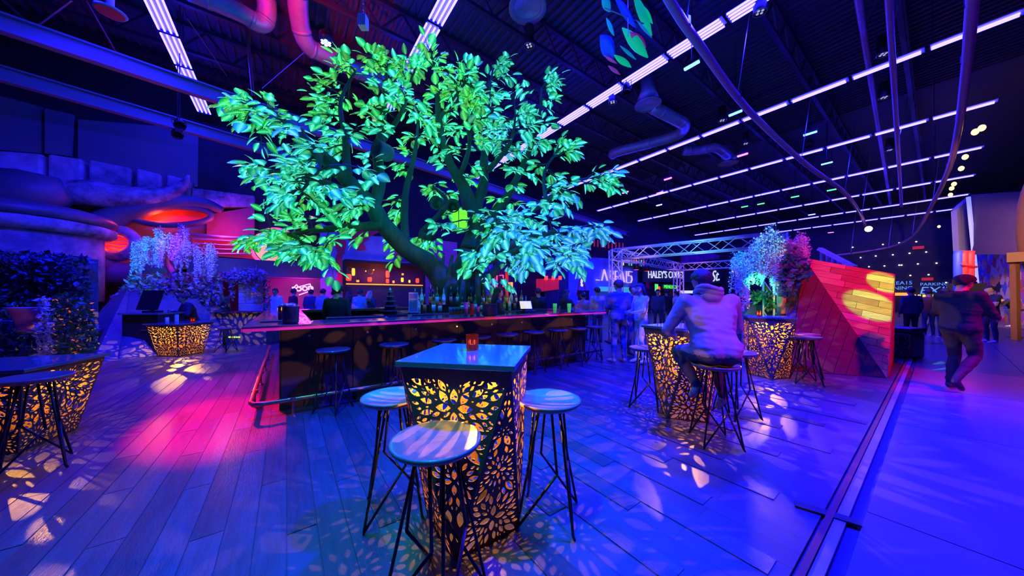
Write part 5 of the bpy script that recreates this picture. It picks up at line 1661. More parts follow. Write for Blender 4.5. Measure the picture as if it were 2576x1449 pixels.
# ================================================================ planting on the left
mat('ivy', (0.32, 0.34, 0.40), 0.5, var=0.5, vscale=20)
mat('leaf_green', (0.06, 0.22, 0.07), 0.5, var=0.6, vscale=14)
mat('leaf_dark', (0.09, 0.12, 0.14), 0.55, var=0.6, vscale=14)
mat('leaf_lime', (0.16, 0.55, 0.05), 0.5, var=0.4, vscale=14)
mat('flower_white', (0.60, 0.62, 0.64), 0.6)
mat('flower_orange', (0.9, 0.25, 0.05), 0.5, emit=(1.0, 0.15, 0.02), estr=0.5)
mat('plank_pale', (0.34, 0.34, 0.38), 0.6, var=0.3, vscale=3, stretch=(1, 1, 8))
mat('planter_wood', (0.13, 0.11, 0.12), 0.6, var=0.4, vscale=3, stretch=(1, 6, 6), bump=0.2, bscale=20)
mat('trunk_brown', (0.30, 0.12, 0.08), 0.7, bump=0.6, bscale=20)

def leaf_cloud(pts, size, seed, fold=True):
    """small pointed leaves at given points, all in one mesh"""
    rr2 = random.Random(seed)
    mb = MB()
    for p in pts:
        q = Quaternion((rr2.gauss(0, 1), rr2.gauss(0, 1), rr2.gauss(0, 1), rr2.gauss(0, 1))); q.normalize()
        s = size * rr2.uniform(.6, 1.3)
        vs = [q @ Vector(v) * s + Vector(p) for v in ((0, 0, 0), (.4, -.28, .06), (1, 0, -.08), (.4, .28, .06), (.45, 0, 0))]
        mb._add(vs, [(0, 1, 4), (1, 2, 4), (2, 3, 4), (3, 0, 4)])
    return mb
def hedge_points(poly_pix, y, n, depth, seed):
    """points scattered in a picture polygon at a given distance"""
    rr2 = random.Random(seed)
    xs = [p[0] for p in poly_pix]; ys = [p[1] for p in poly_pix]
    out = []
    while len(out) < n:
        x, yy = rr2.uniform(min(xs), max(xs)), rr2.uniform(min(ys), max(ys))
        ins = False
        j = len(poly_pix) - 1
        for i in range(len(poly_pix)):
            xi, yi = poly_pix[i]; xj, yj = poly_pix[j]
            if (yi > yy) != (yj > yy) and x < (xj - xi) * (yy - yi) / (yj - yi) + xi: ins = not ins
            j = i
        if ins: out.append(D(x, yy, y + rr2.uniform(-depth, depth)))
    return out
def plant(name, label, cat, clouds, base, group=None):
    t = thing(name, label, cat, (base[0], base[1], 0), 0, group)
    for nm, pts, size, mtl, seed in clouds:
        o = leaf_cloud([p - Vector((base[0], base[1], 0)) for p in pts], size, seed).build(nm, mtl, t)
        o['kind'] = 'stuff'
    return t
# clipped hedge wall
hb = G(85, 6.9)
t = plant('clipped_hedge', 'tall clipped dark hedge at the left edge', 'hedge', [('leaves', hedge_points([(-60, 628), (-60, 760), (215, 760), (222, 652), (130, 640)], 6.75, 2600, 0.28, 1), 0.13, 'leaf_dark', 1)], hb)
mb = MB(); mb.box((0, 0.1, 1.12), (2.3, 0.4, 2.24)); mb.build('core', 'leaf_dark', t, rotz=R(-5))
# flower planter in front of it
pb = G(120, 6.3)
t = plant('flower_planter', 'overflowing planter of dark leaves and orange flowers by the left table', 'planter',
      [('leaves', hedge_points([(-60, 755), (-60, 920), (110, 925), (110, 760)], 6.2, 900, 0.3, 2), 0.10, 'leaf_green', 2),
       ('leaves', hedge_points([(130, 745), (125, 930), (215, 955), (245, 860), (232, 760), (190, 738)], 6.0, 1300, 0.3, 3), 0.10, 'leaf_green', 3),
       ('white_flowers', hedge_points([(95, 745), (92, 905), (135, 910), (125, 745)], 5.75, 420, 0.12, 4), 0.075, 'flower_white', 4),
       ('orange_flowers', hedge_points([(130, 750), (130, 900), (225, 900), (230, 760)], 5.75, 46, 0.1, 5), 0.055, 'flower_orange', 5)], pb)
mb = MB(); mb.box((-0.7, 0.35, 0.45), (2.0, 0.6, 0.9)); mb.build('box', 'planter_wood', t, rotz=R(20))
t = thing('flower_pot', 'magenta lit flared flower pot among the leaves', 'pot', D(66, 800, 5.8))
mb = MB(); mb.lathe([(0.10, -0.25), (0.12, 0.02), (0.20, 0.16), (0.24, 0.20), (0.20, 0.20), (0.09, -0.2)], 20); mb.build('pot', 'pink_plastic', t, smooth=True)

# wedge planter with ivy, arch and wisteria
def faces_thing(t, polys, mtl, name='face', thick=0.04):
    for pl in polys:
        mb = MB(); mb.slab([p - Vector(t.location) for p in pl], thick); mb.build(name, mtl, t)
wp = thing('wedge_planter', 'blue lit angular planter wall below the white wisteria', 'planter', G(430, 9.6))
A0, A1, A2, A3 = P(232, 905), D(338, 688, 9.4), D(560, 690, 10.4), P(600, 868)
Bq = [D(222, 770, 8.6)]
faces_thing(wp, [[P(225, 915), P(300, 905), D(385, 705, 9.2), D(335, 690, 9.4), D(236, 800, 8.2)]], 'planter_wood', 'sloped_face')
faces_thing(wp, [[P(300, 905), P(560, 872), D(560, 700, 9.9), D(385, 705, 9.2)]], 'planter_wood', 'front_face')
faces_thing(wp, [[D(335, 690, 9.4), D(385, 705, 9.2), D(560, 700, 9.9), D(560, 682, 11.0)]], 'planter_wood', 'top_face')
ivyp = hedge_points([(330, 696), (240, 800), (245, 850), (330, 800), (400, 740), (560, 770), (560, 690), (470, 685)], 9.05, 1900, 0.28, 7)
o = leaf_cloud([p - Vector(wp.location) for p in ivyp], 0.13, 7).build('ivy', 'ivy', wp); o['kind'] = 'stuff'
o = leaf_cloud([p - Vector(wp.location) for p in hedge_points([(350, 728), (352, 758), (408, 760), (405, 730)], 8.7, 200, 0.2, 8)], 0.13, 8).build('lime_leaves', 'leaf_lime', wp); o['kind'] = 'stuff'
light('SPOT', 'planter_uplight', D(382, 790, 8.3), 45, (0.05, 1.0, 0.02), D(382, 745, 8.7), 0.05, 60, 0.5)
ar = thing('plank_arch', 'pale plank wall with ivy hanging over its top', 'arch', G(635, 10.6))
for k in range(6):
    z0 = 0.05 + k * 0.37
    mb = MB(); a = G(600, 10.35, z0 + 0.18) - Vector(ar.location); b = G(662, 10.75, z0 + 0.18) - Vector(ar.location)
    mb.bar(a, b, 0.04, 0.36); mb.build('plank', 'plank_pale', ar)
iv = hedge_points([(560, 684), (560, 706), (600, 712), (662, 702), (668, 682), (620, 677)], 10.3, 900, 0.3, 9) + hedge_points([(574, 700), (580, 752), (586, 752), (592, 704)], 10.2, 110, 0.1, 10) + hedge_points([(638, 700), (644, 752), (646, 752), (650, 700)], 10.2, 70, 0.08, 11) + hedge_points([(662, 690), (664, 800), (676, 800), (674, 690)], 10.5, 260, 0.1, 12)
o = leaf_cloud([p - Vector(ar.location) for p in iv], 0.11, 12).build('ivy', 'ivy', ar); o['kind'] = 'stuff'

# ---- wisteria trees
def strand_mesh(L, seed):
    rr2 = random.Random(seed)
    mb = MB()
    n = int(L / 0.018)
    for i in range(n):
        t = i / n
        r = 0.075 * (1 - t) ** 0.6 + 0.012
        for _ in range(2):
            a = rr2.uniform(0, 2 * math.pi)
            p = Vector((math.cos(a) * r * rr2.uniform(.3, 1), math.sin(a) * r * rr2.uniform(.3, 1), -t * L))
            q = Quaternion((rr2.gauss(0, 1), rr2.gauss(0, 1), rr2.gauss(0, 1), rr2.gauss(0, 1))); q.normalize()
            s = 0.042 * rr2.uniform(.7, 1.2)
            mb._add([q @ Vector(v) * s + p for v in ((-.5, 0, 0), (0, -.4, .15), (.6, 0, 0), (0, .4, .15))], [(0, 1, 2), (0, 2, 3)])
    mb.tube([(0, 0, 0.02), (0, 0, -L)], 0.004, 3, caps=False)
    return mb.mesh('flower_strand', 'flower_white')
strands = [strand_mesh(L, 30 + k) for k, L in enumerate((0.55, 0.75, 0.95))]
def wisteria(label, base, limbs, spots, seed, n_per=4):
    rr2 = random.Random(seed)
    t = thing('wisteria_tree', label, 'tree', base)
    b = Vector(base)
    for k, pts in enumerate(limbs):
        w = smooth_path([(*(D(px, py, y) - b), r) for px, py, y, r in pts], 6)
        mb = MB(); mb.tube([q[:3] for q in w], [q[3] for q in w], 9); mb.build('trunk' if k == 0 else 'branch', 'trunk_brown', t, smooth=True)
    for (px, py, y, sp, kind) in spots:
        for _ in range(n_per):
            p = D(px + rr2.uniform(-sp, sp), py + rr2.uniform(-6, 10), y + rr2.uniform(-.3, .3)) - b
            o = link_mesh('flower_strand', strands[min(2, max(0, kind + rr2.choice((-1, 0, 0))))], t, loc=p, rot=(rr2.uniform(-.1, .1), rr2.uniform(-.1, .1), rr2.uniform(0, 6)))
    return t
W1 = 8.9
wisteria('wisteria with blue-white flower strands above the left planter', (G(432, W1).x, W1, 0.9),
         [[(432, 760, W1, .09), (440, 725, W1, .085), (436, 690, W1, .07), (424, 660, W1, .06), (430, 630, W1, .05), (440, 605, W1, .03)],
          [(436, 690, W1, .05), (458, 670, W1 - .1, .04), (478, 645, W1 - .1, .03), (505, 630, W1, .02)],
          [(424, 660, W1, .05), (400, 630, W1, .035), (370, 612, W1 + .1, .02)], [(430, 630, W1, .04), (460, 600, W1, .03), (462, 575, W1, .02)], [(440, 605, W1, .03), (400, 585, W1, .02)]],
         [(345, 612, W1, 12, 1), (360, 598, W1, 12, 2), (380, 600, W1, 14, 1), (400, 575, W1, 10, 1), (398, 600, W1, 12, 1), (420, 590, W1, 10, 0), (440, 590, W1, 10, 1), (460, 570, W1, 10, 1), (450, 600, W1, 12, 2), (478, 605, W1, 14, 1), (500, 622, W1, 12, 2), (520, 618, W1, 12, 2), (535, 630, W1, 10, 2), (340, 640, W1, 10, 1)], 41, 6)
light('SPOT', 'planter_uplight', D(500, 560, 7.6), 130, (0.25, 0.25, 1.0), D(450, 720, 9.2), 0.08, 70, 0.6)

# cabinets and drinks on the left
t = thing('black_host_cabinet', 'tall plain black cabinet beside the seated bearded man', 'cabinet', P(352, 893))
mb = MB(); mb.box((0, 0.3, 0.48), (0.85, 0.6, 0.96)); mb.build('body', 'black_paint', t); mb = MB(); mb.box((0, 0.3, 0.98), (0.95, 0.7, 0.04)); mb.build('top', 'slab_gloss', t)
t = thing('order_monitor', 'dark tilted monitor on the black cabinet', 'monitor', P(352, 893) + Vector((-0.1, 0.3, 1.0)))
mb = MB(); mb.box((0, 0, 0.3), (0.5, 0.04, 0.5), Matrix.Rotation(R(-18), 3, 'X')); mb.build('panel', 'black_metal', t); mb = MB(); mb.box((0, 0.05, 0.02), (0.3, 0.2, 0.04)); mb.bar((0, 0.05, 0.03), (0, 0.02, 0.2), .05); mb.build('foot', 'black_metal', t)
t = thing('green_cabinet', 'dark green service cabinet behind the standing person', 'cabinet', P(600, 868))
mb = MB(); mb.box((0, 0.4, 0.45), (1.5, 0.7, 0.9)); mb.build('body', 'leaf_dark', t); mb = MB(); mb.box((0, 0.4, 0.92), (1.6, 0.8, 0.04)); mb.build('top', 'black_paint', t)
mb = MB()
for k in range(5): mb.box((-0.3 + k * 0.07, 0.045, 0.22), (0.05, 0.01, 0.03))
mb.build('indicator_light', glow('indicator', (0.5, 1.0, 0.05), 1.5), t)
def can(loc, mtl, label, h=0.13, r=0.033):
    t = thing('drink_can', label, 'can', loc)
    mb = MB(); mb.lathe([(r * .85, 0), (r, .01), (r, h - .012), (r * .8, h)], 14); mb.build('body', mtl, t, smooth=True)
    mb = MB(); mb.lathe([(r * .8, h), (r * .78, h + .002)], 14); mb.build('lid', 'steel', t)
can((-7.98, 7.38, LH + .03), 'label_cyan', 'tall cyan can on the far left lantern table', .19, .035)
can((-8.12, 7.30, LH + .03), 'label_white', 'white can beside the tall cyan can', .13)
candle((-7.62, 7.40, LH + .03), 'dark candle glass on the far left lantern table', 1.2)
# ================================================================ truss frame
def truss_mesh(a, b, w=0.29, step=0.32):
    a, b = Vector(a), Vector(b)
    d = (b - a).normalized(); L = (b - a).length
    up = Vector((0, 0, 1)) if abs(d.z) < 0.9 else Vector((0, 1, 0))
    s = d.cross(up).normalized(); up = s.cross(d).normalized()
    h = w / 2
    C4 = [s * h + up * h, -s * h + up * h, -s * h - up * h, s * h - up * h]
    mb = MB()
    for c in C4: mb.tube([a + c, b + c], 0.024, 7)
    n = max(2, int(L / step))
    for f in range(4):
        c0, c1 = C4[f], C4[(f + 1) % 4]
        for i in range(n):
            p = a + d * (L * i / n); q = a + d * (L * (i + 1) / n)
            if i % 2 == 0: mb.tube([p + c0, q + c1], 0.011, 5, caps=False)
            else: mb.tube([p + c1, q + c0], 0.011, 5, caps=False)
    return mb
TZ = 2.66
c1 = G(1548, 9.4, TZ); c2 = G(1707, 14.0, TZ + .05); c4 = G(1950, 6.95, TZ); c3 = c4 + c2 - c1
fr = thing('truss_frame', 'silver box-truss frame standing over the seating behind the seated man', 'truss', (0, 0, 0))
for nm, a, b in (('near_beam', c1, c4), ('side_beam', c1, c2), ('rear_beam', c2, c3), ('far_beam', c3, c4)):
    truss_mesh(a, b).build('beam', 'truss_metal', fr, smooth=True)
for c in (c1, c2, c3, c4):
    truss_mesh(Vector((c.x, c.y, 0.03)), Vector((c.x, c.y, TZ + .14))).build('post', 'truss_metal', fr, smooth=True)
    mb = MB(); mb.box((c.x, c.y, 0.015), (0.5, 0.5, 0.03)); mb.build('base_plate', 'steel_dark', fr)
for k, (a, b, f, colr, nm) in enumerate(((c1, c2, .25, 'pink_glow', 'pink'), (c1, c2, .4, 'red_glow', 'red'), (c2, c3, .2, 'pink_glow', 'rosy'))):
    p = a.lerp(b, f)
    t = thing('par_can', f'{nm} glowing par lamp clamped on the truss frame', 'lamp', p + Vector((0, 0, -.17)))
    mb = MB(); mb.lathe([(0.09, -.20), (0.10, -.02), (0.05, 0.0)], 14); mb.build('housing', 'black_metal', t, smooth=True)
    mb = MB(); mb.lathe([(0.08, -.205), (0.08, -.2)], 14); mb.build('lens', colr, t)
light('SPOT', 'truss_lamp_light', c1.lerp(c4, .55) + Vector((-.6, -1.4, -.8)), 130, (0.15, 0.7, 1.0), c1.lerp(c4, .5), 0.1, 90, .7)
light('SPOT', 'truss_lamp_light', c1 + Vector((.6, -1.6, -.9)), 130, (0.75, 0.3, 1.0), c1, 0.1, 80, .7)
light('SPOT', 'truss_lamp_light', c2 + Vector((-.3, -1.8, -.9)), 160, (0.7, 0.25, 1.0), c2, 0.1, 90, .7)

# ================================================================ signs on the back wall
glow('sign_lilac', (0.85, 0.55, 1.0), 0.75)
glow('sign_white', (0.75, 0.8, 1.0), 0.9)
glow('sign_blue', (0.12, 0.35, 1.0), 0.9)
glow('sign_green', (0.1, 1.0, 0.1), 0.9)
glow('sign_teal', (0.1, 0.75, 0.5), 0.4)
glow('sign_cyan', (0.5, 1.0, 1.0), 1.4)
def wsign(label, body, px0, px1, py, hpx, mtl, off=0.3, board=None, shear=0.0, rot=0.0, spacing=1.0, boardm='cloth_navy', hand=False):
    t = wthing('wall_sign', label, 'sign')
    c = wl((px0 + px1) / 2, py, off)
    a, b = wl(px0, py, off), wl(px1, py, off)
    zz = wl((px0 + px1) / 2, py - hpx / 2, off).z - wl((px0 + px1) / 2, py + hpx / 2, off).z
    o = text_mesh('lettering', body, 1.0, mtl, t, loc=c, rot=(R(90), rot, 0), extrude=0.02, shear=shear, spacing=spacing)
    bx = [v.co.x for v in o.data.vertices]; by = [v.co.y for v in o.data.vertices]
    o.scale = ((b.x - a.x) / (max(bx) - min(bx)), zz / (max(by) - min(by)), 1)
    if board:
        wpoly([(px0 - board[0], py - board[1]), (px0 - board[0], py + board[1]), (px1 + board[0], py + board[1]), (px1 + board[0], py - board[1])], off - 0.06, 0.1).build('board', boardm, t)
    return t
# AREA15 drawn with bars because its A has no crossbar
t = wthing('wall_sign', 'large lilac letters reading AREA15 on the dark blue wall', 'sign')
def stroke(pts_, off=0.35, w=0.13, mtl='sign_lilac', par=None):
    mb = MB()
    for k in range(len(pts_) - 1): mb.bar(wl(*pts_[k], off), wl(*pts_[k + 1], off), w, 0.06)
    return mb.build('letter', mtl, par or t)
stroke([(1514, 706), (1520, 678), (1528, 706)])
stroke([(1533, 707), (1533, 681), (1541, 682), (1542, 690), (1534, 694), (1543, 708)])
stroke([(1556, 709), (1548, 708), (1548, 682), (1556, 683)]); stroke([(1548, 695), (1555, 696)])
stroke([(1559, 709), (1565, 683), (1571, 710)])
stroke([(1576, 711), (1576, 682)])
stroke([(1590, 684), (1581, 683), (1581, 694), (1588, 694), (1590, 703), (1587, 711), (1579, 711)])
stroke([(1500, 704), (1508, 705)])
wpoly([(1380, 640), (1380, 800), (1604, 800), (1604, 655)], 0.2, 0.1).build('board', 'mural_blue', t)
wsign("jagged white lettering reading HALEY'S COMET on a dark fascia", "HALEY'S COMET", 1634, 1723, 692, 18, 'sign_white', 0.4, (16, 18), rot=R(-2))
wsign('white script lettering St. M on the stall behind the seated man', 'St. M—', 1790, 1852, 692, 26, 'sign_white', 0.4, (14, 22), shear=0.35, rot=R(-6))
wsign('green glowing menu lettering under the HALEY sign', 'MENU:IICII', 1671, 1703, 722, 9, 'sign_green', 0.5, (6, 8), boardm='black_paint')
wsign('small lit words BEST above the green bush', 'BEST • • •', 1890, 1952, 724, 9, 'sign_cyan', 1.2, None, rot=R(-4))
t = wthing('menu_board', 'dim teal menu board low on the wall behind the man in jeans', 'board')
wpoly([(1508, 721), (1508, 733), (1550, 733), (1550, 722)], 0.5, 0.05).build('panel', 'sign_teal', t)
t = wthing('menu_board', 'short teal board right of the man in jeans', 'board')
wpoly([(1570, 722), (1570, 738), (1586, 738), (1586, 723)], 0.5, 0.05).build('panel', 'sign_teal', t)
# colour test bars hung over AREA15
t = wthing('colour_bar_screen', 'screen showing narrow red, green and yellow light bars', 'screen')
cols = ['sign_white', 'sign_blue', 'lantern_yellow', 'sign_blue', 'sign_green', 'lantern_red', 'lantern_orange', 'lantern_red', 'sign_green', 'lantern_red']
for k, cm in enumerate(cols):
    px = 1556 + k * 6.2 + (8 if k > 2 else 0)
    mb = MB(); mb.bar(wl(px, 652 + .2 * k, 0.5), wl(px, 667 + .3 * k, 0.5), 0.09, 0.04); mb.build('light_bar', cm, t)
wpoly([(1550, 648), (1550, 668), (1632, 674), (1632, 654)], 0.42, 0.05).build('panel', 'black_paint', t)
t = wthing('book_shelf_lights', 'row of dim red and orange light panels under the girder', 'screen')
for k in range(9):
    px = 1495 + k * 9
    mb = MB(); mb.bar(wl(px, 602 + k * 1.2, 0.4), wl(px, 620 + k * 1.2, 0.4), 0.11, 0.04); mb.build('light_bar', glow('dim_red', (0.6, 0.03, 0.06), 0.35) if k == 0 else 'dim_red', t)
# question-mark sign tower
t = wthing('question_tower', 'slim red tower carrying a glowing white question mark', 'sign')
text_mesh('lettering', '?', 1.05, 'sign_white', t, loc=wl(1464, 708, 2.0), extrude=0.04, offset=0.03)
mb = MB()
for s in (-1, 1): mb.bar(wl(1463, 672, 2.0), wl(1463 + 12 * s, 745, 2.0), 0.05)
for k in range(5): mb.bar(wl(1463 - 2 - 2 * k, 684 + 12 * k, 2.0), wl(1463 + 2 + 2 * k, 684 + 12 * k, 2.0), 0.04)
mb.build('tower_leg', 'red_paint', t)
t = wthing('arrow_screen', 'dark square sign with pale tangled lettering below the question mark', 'sign')
wpoly([(1455, 730), (1455, 755), (1482, 755), (1482, 731)], 2.2, 0.05).build('panel', 'black_paint', t)
text_mesh('lettering', 'nft', 0.5, 'sign_white', t, loc=wl(1468, 743, 2.24), extrude=0.01, spacing=0.8)
# violet block and white stage screen further along
t = wthing('violet_fascia', 'violet painted fascia block above the rear truss', 'fascia')
wpoly([(1720, 634), (1720, 664), (1810, 650), (1810, 642), (1760, 632)], 0.9, 0.3).build('block', 'mural_magenta', t)
t = wthing('stall_awning', 'white lit awning edge behind the seated man', 'awning')
wpoly([(1712, 731), (1712, 738), (1752, 738), (1752, 731)], 1.0, 0.1).build('edge', 'sign_white', t)
t = wthing('hanging_flag', 'small red and green hanging banner far behind the woman in white', 'flag')
for k, (px, m_) in enumerate(((1626, 'mural_red'), (1648, 'sign_green'), (1653, 'lantern_red'))):
    wpoly([(px, 708 + 6 * k), (px, 724 + 8 * k), (px + 8, 726 + 8 * k), (px + 8, 709 + 6 * k)], 1.5, 0.03).build('panel', m_, t)
for k, (px, py) in enumerate(((1843, 683), (1900, 706), (1886, 708), (1915, 688), (1895, 700))):
    if k == 0: glow('bulb_amber', (1.0, 0.5, 0.1), 5.0)
    t = thing('pendant_lamp', '', 'lamp', WLOC + Matrix.Rotation(GA, 3, 'Z') @ wl(px, py, 2.5))
    mb = MB(); mb.ell((0, 0, 0), (.07, .07, .07), 10, 8); mb.build('bulb', 'bulb_amber', t, smooth=True)
    mb = MB(); mb.tube([(0, 0, .06), (0, 0, CEIL - t.location.z)], .01, 4); mb.build('cord', 'black_paint', t)
    tag(t, ('highest', 'brightest', 'second brightest', 'rightmost', 'smallest')[k] + ' amber pendant bulb behind the right wisteria', 'lamp', 'pendant bulbs behind the wisteria')

# ================================================================ plank wedge planter on the right
B1, B2, B3, TT2, TT1, TT0 = P(1985, 932), P(2228, 950), P(2246, 905), D(2248, 690, 5.75), D(2022, 650, 6.35), D(1972, 690, 6.5)
wd = thing('plank_wedge_planter', 'big angular planter clad in red lit planks with a dark lower face', 'planter', (B2.x, B2.y, 0))
O = Vector(wd.location)
mat('wedge_a', (0.50, 0.22, 0.10), 0.5, var=0.35, vscale=4, stretch=(1, 1, 7), bump=0.2, bscale=25)
mat('wedge_b', (0.38, 0.15, 0.08), 0.5, var=0.35, vscale=4, stretch=(1, 1, 7), bump=0.2, bscale=25)
mat('wedge_c', (0.62, 0.32, 0.18), 0.5, var=0.3, vscale=4, stretch=(1, 1, 7), bump=0.2, bscale=25)
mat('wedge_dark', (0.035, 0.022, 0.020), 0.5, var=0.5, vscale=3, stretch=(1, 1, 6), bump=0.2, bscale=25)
def plank_face(parent, poly, rowh, plen, mats, seed, along, thick=0.018):
    """clad a flat polygon with separate planks"""
    poly = [Vector(p) for p in poly]
    nrm = (poly[1] - poly[0]).cross(poly[2] - poly[0]).normalized()
    x = (Vector(along) - nrm * Vector(along).dot(nrm)).normalized(); y = nrm.cross(x)
    o = poly[0]
    q = [((p - o).dot(x), (p - o).dot(y)) for p in poly]
    rr2 = random.Random(seed)
    y0, y1 = min(p[1] for p in q), max(p[1] for p in q); x0, x1 = min(p[0] for p in q), max(p[0] for p in q)
    r = 0; yy = y0
    g_ = 0.003
    while yy < y1:
        xx = x0 - rr2.uniform(0, plen)
        while xx < x1:
            L = plen * rr2.uniform(.7, 1.15)
            c = clip_convex([(xx + g_, yy + g_), (xx + L - g_, yy + g_), (xx + L - g_, yy + rowh - g_), (xx + g_, yy + rowh - g_)], q)
            if len(c) >= 3:
                off = nrm * (thick + rr2.uniform(0, .003))
                mb = MB(); mb.slab([o + x * a + y * b + off - O for a, b in c], thick); mb.build('plank', rr2.choice(mats), parent)
            xx += L
        yy += rowh
al = (TT2 - TT1); 
plank_face(wd, [TT1, B2, TT2], 0.125, 0.62, ['wedge_a', 'wedge_b', 'wedge_a', 'wedge_c'], 5, (TT2 - TT1) + Vector((0, 0, 0)))
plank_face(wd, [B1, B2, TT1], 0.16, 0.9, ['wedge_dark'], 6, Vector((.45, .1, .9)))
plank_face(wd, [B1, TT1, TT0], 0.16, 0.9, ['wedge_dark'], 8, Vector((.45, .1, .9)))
plank_face(wd, [B2, B3, TT2], 0.14, 0.7, ['wedge_a', 'wedge_b'], 7, Vector((0, 0, 1)))
mb = MB()
BK = P(2100, 900) + Vector((0, .6, 0))
for pl in ([TT1, B2, TT2], [B1, B2, TT1], [B1, TT1, TT0], [B2, B3, TT2], [TT2, B3, BK, TT0, TT1]):
    mb.slab([p - O for p in pl], 0.02)
mb.build('core', 'black_paint', wd)
bush = hedge_points([(1960, 650), (1965, 745), (2005, 735), (2030, 690), (2020, 648), (1985, 640)], 6.15, 520, 0.22, 21)
t = plant('wedge_bush', 'dark leafy bush at the high corner of the plank planter', 'bush', [('leaves', bush, 0.13, 'leaf_dark', 22)], G(1992, 6.2))
light('SPOT', 'planter_uplight', D(1996, 800, 5.4), 20, (0.4, 0.5, 1.0), D(1996, 690, 6.1), 0.05, 60, .5)
# green lit planter behind the seated man
gp_ = thing('green_slope_planter', 'low green lit planter with a sloping wooden front behind the seated man', 'planter', (G(1925, 7.4).x, 7.4, 0))
O2 = Vector(gp_.location)
pts_ = [P(1868, 925), P(1978, 912), D(1978, 742, 7.6), D(1905, 752, 7.4), D(1872, 792, 7.0)]
mb = MB(); mb.slab([p - O2 for p in pts_], 0.05); mb.build('sloped_face', 'planter_wood', gp_)
mb = MB(); mb.box((0.25, 0.6, 0.62), (1.3, 1.1, 1.24)); mb.build('box', 'planter_wood', gp_, rotz=R(10))
mb = MB(); mb.box((0.35, -0.35, 0.98), (1.1, 0.35, 0.06)); mb.box((0.35, -0.3, 0.80), (1.1, 0.25, 0.05)); mb.build('ledge', 'black_paint', gp_, rotz=R(5))
lime = hedge_points([(1890, 745), (1900, 758), (1950, 752), (1965, 730), (1930, 722)], 7.3, 330, 0.25, 24)
plant('lime_bush', 'feathery lime green bush on the green lit planter', 'bush', [('leaves', lime, 0.13, 'leaf_lime', 25)], G(1925, 7.31))
gb = hedge_points([(1925, 740), (1930, 775), (1985, 775), (1985, 728), (1950, 728)], 7.0, 330, 0.2, 26)
plant('green_bush', 'dark green spiky bush beside the wisteria trunk', 'bush', [('leaves', gb, 0.13, 'leaf_green', 27)], G(1957, 7.01))
light('SPOT', 'planter_uplight', D(1895, 700, 5.9), 130, (0.02, 1.0, 0.25), D(1915, 765, 7.4), 0.08, 60, .6)
W2 = 6.35
wisteria('wisteria with teal, white and magenta lit flower strands above the plank planter', (G(1968, W2).x, W2, 0.9),
         [[(1968, 795, W2, .09), (1966, 740, W2, .08), (1968, 680, W2, .07), (1972, 640, W2, .05), (1960, 600, W2, .03)],
          [(1967, 715, W2, .045), (1940, 680, W2 - .1, .035), (1915, 655, W2 - .1, .025), (1895, 625, W2, .015)],
          [(1968, 680, W2, .04), (2000, 625, W2, .03), (2025, 600, W2, .015)], [(1970, 650, W2, .04), (1940, 590, W2, .025), (1930, 575, W2, .015)]],
         [(1855, 640, W2, 8, 2), (1868, 632, W2, 8, 2), (1878, 655, W2, 8, 2), (1892, 620, W2, 8, 1), (1905, 600, W2, 10, 1), (1922, 590, W2, 10, 2), (1938, 570, W2, 8, 2), (1950, 580, W2, 8, 2), (1935, 620, W2, 12, 1), (1958, 620, W2, 8, 2), (1980, 608, W2, 8, 1), (1995, 605, W2, 8, 1), (2010, 590, W2, 8, 1), (2020, 600, W2, 6, 1), (2028, 625, W2, 6, 0), (1970, 590, W2, 8, 1)], 42, 6)
# stage truss fin behind the wedge
t = thing('stage_canopy', 'pale sloping canopy edge rising behind the plank planter', 'canopy', (0, 0, 0))
mb = MB(); mb.bar(D(2062, 626, 13), D(2150, 672, 12), .30, .12); mb.build('edge', 'truss_metal', t)
for k in range(5):
    mb = MB(); mb.bar(D(2068 + 14 * k, 632 + 7 * k, 13), D(2068 + 14 * k, 690, 13), .10); mb.build('strut', 'truss_metal', t)
# bins
t = thing('speckled_bin', 'black bin with bright speckles beside the plank planter', 'bin', P(2276, 898))
mat('speckle', (0.02, 0.02, 0.02), 0.25, color2=(0.02, 0.02, 0.02))
def speckle_mat():
    m = M['speckle']; nt = m.node_tree
    v = nt.nodes.new('ShaderNodeTexVoronoi'); v.inputs['Scale'].default_value = 34
    tc = nt.nodes.new('ShaderNodeTexCoord'); nt.links.new(tc.outputs['Object'], v.inputs['Vector'])
    c = nt.nodes.new('ShaderNodeMath'); c.operation = 'LESS_THAN'; c.inputs[1].default_value = 0.22; nt.links.new(v.outputs['Distance'], c.inputs[0])
    mx = nt.nodes.new('ShaderNodeMix'); mx.data_type = 'RGBA'; mx.inputs[6].default_value = (0.012, 0.012, 0.014, 1)
    nt.links.new(c.outputs[0], mx.inputs[0]); nt.links.new(v.outputs['Color'], mx.inputs[7])
    nt.links.new(mx.outputs[2], nt.nodes['Principled BSDF'].inputs['Base Color'])
speckle_mat()
mb = MB(); mb.box((0, 0, 0.29), (0.5, 0.42, 0.58)); mb.build('body', 'speckle', t, rotz=R(15), bevel=0.05)
mb = MB(); mb.box((0, 0, 0.63), (0.55, 0.46, 0.11)); mb.build('lid', 'black_paint', t, rotz=R(15), bevel=0.03)

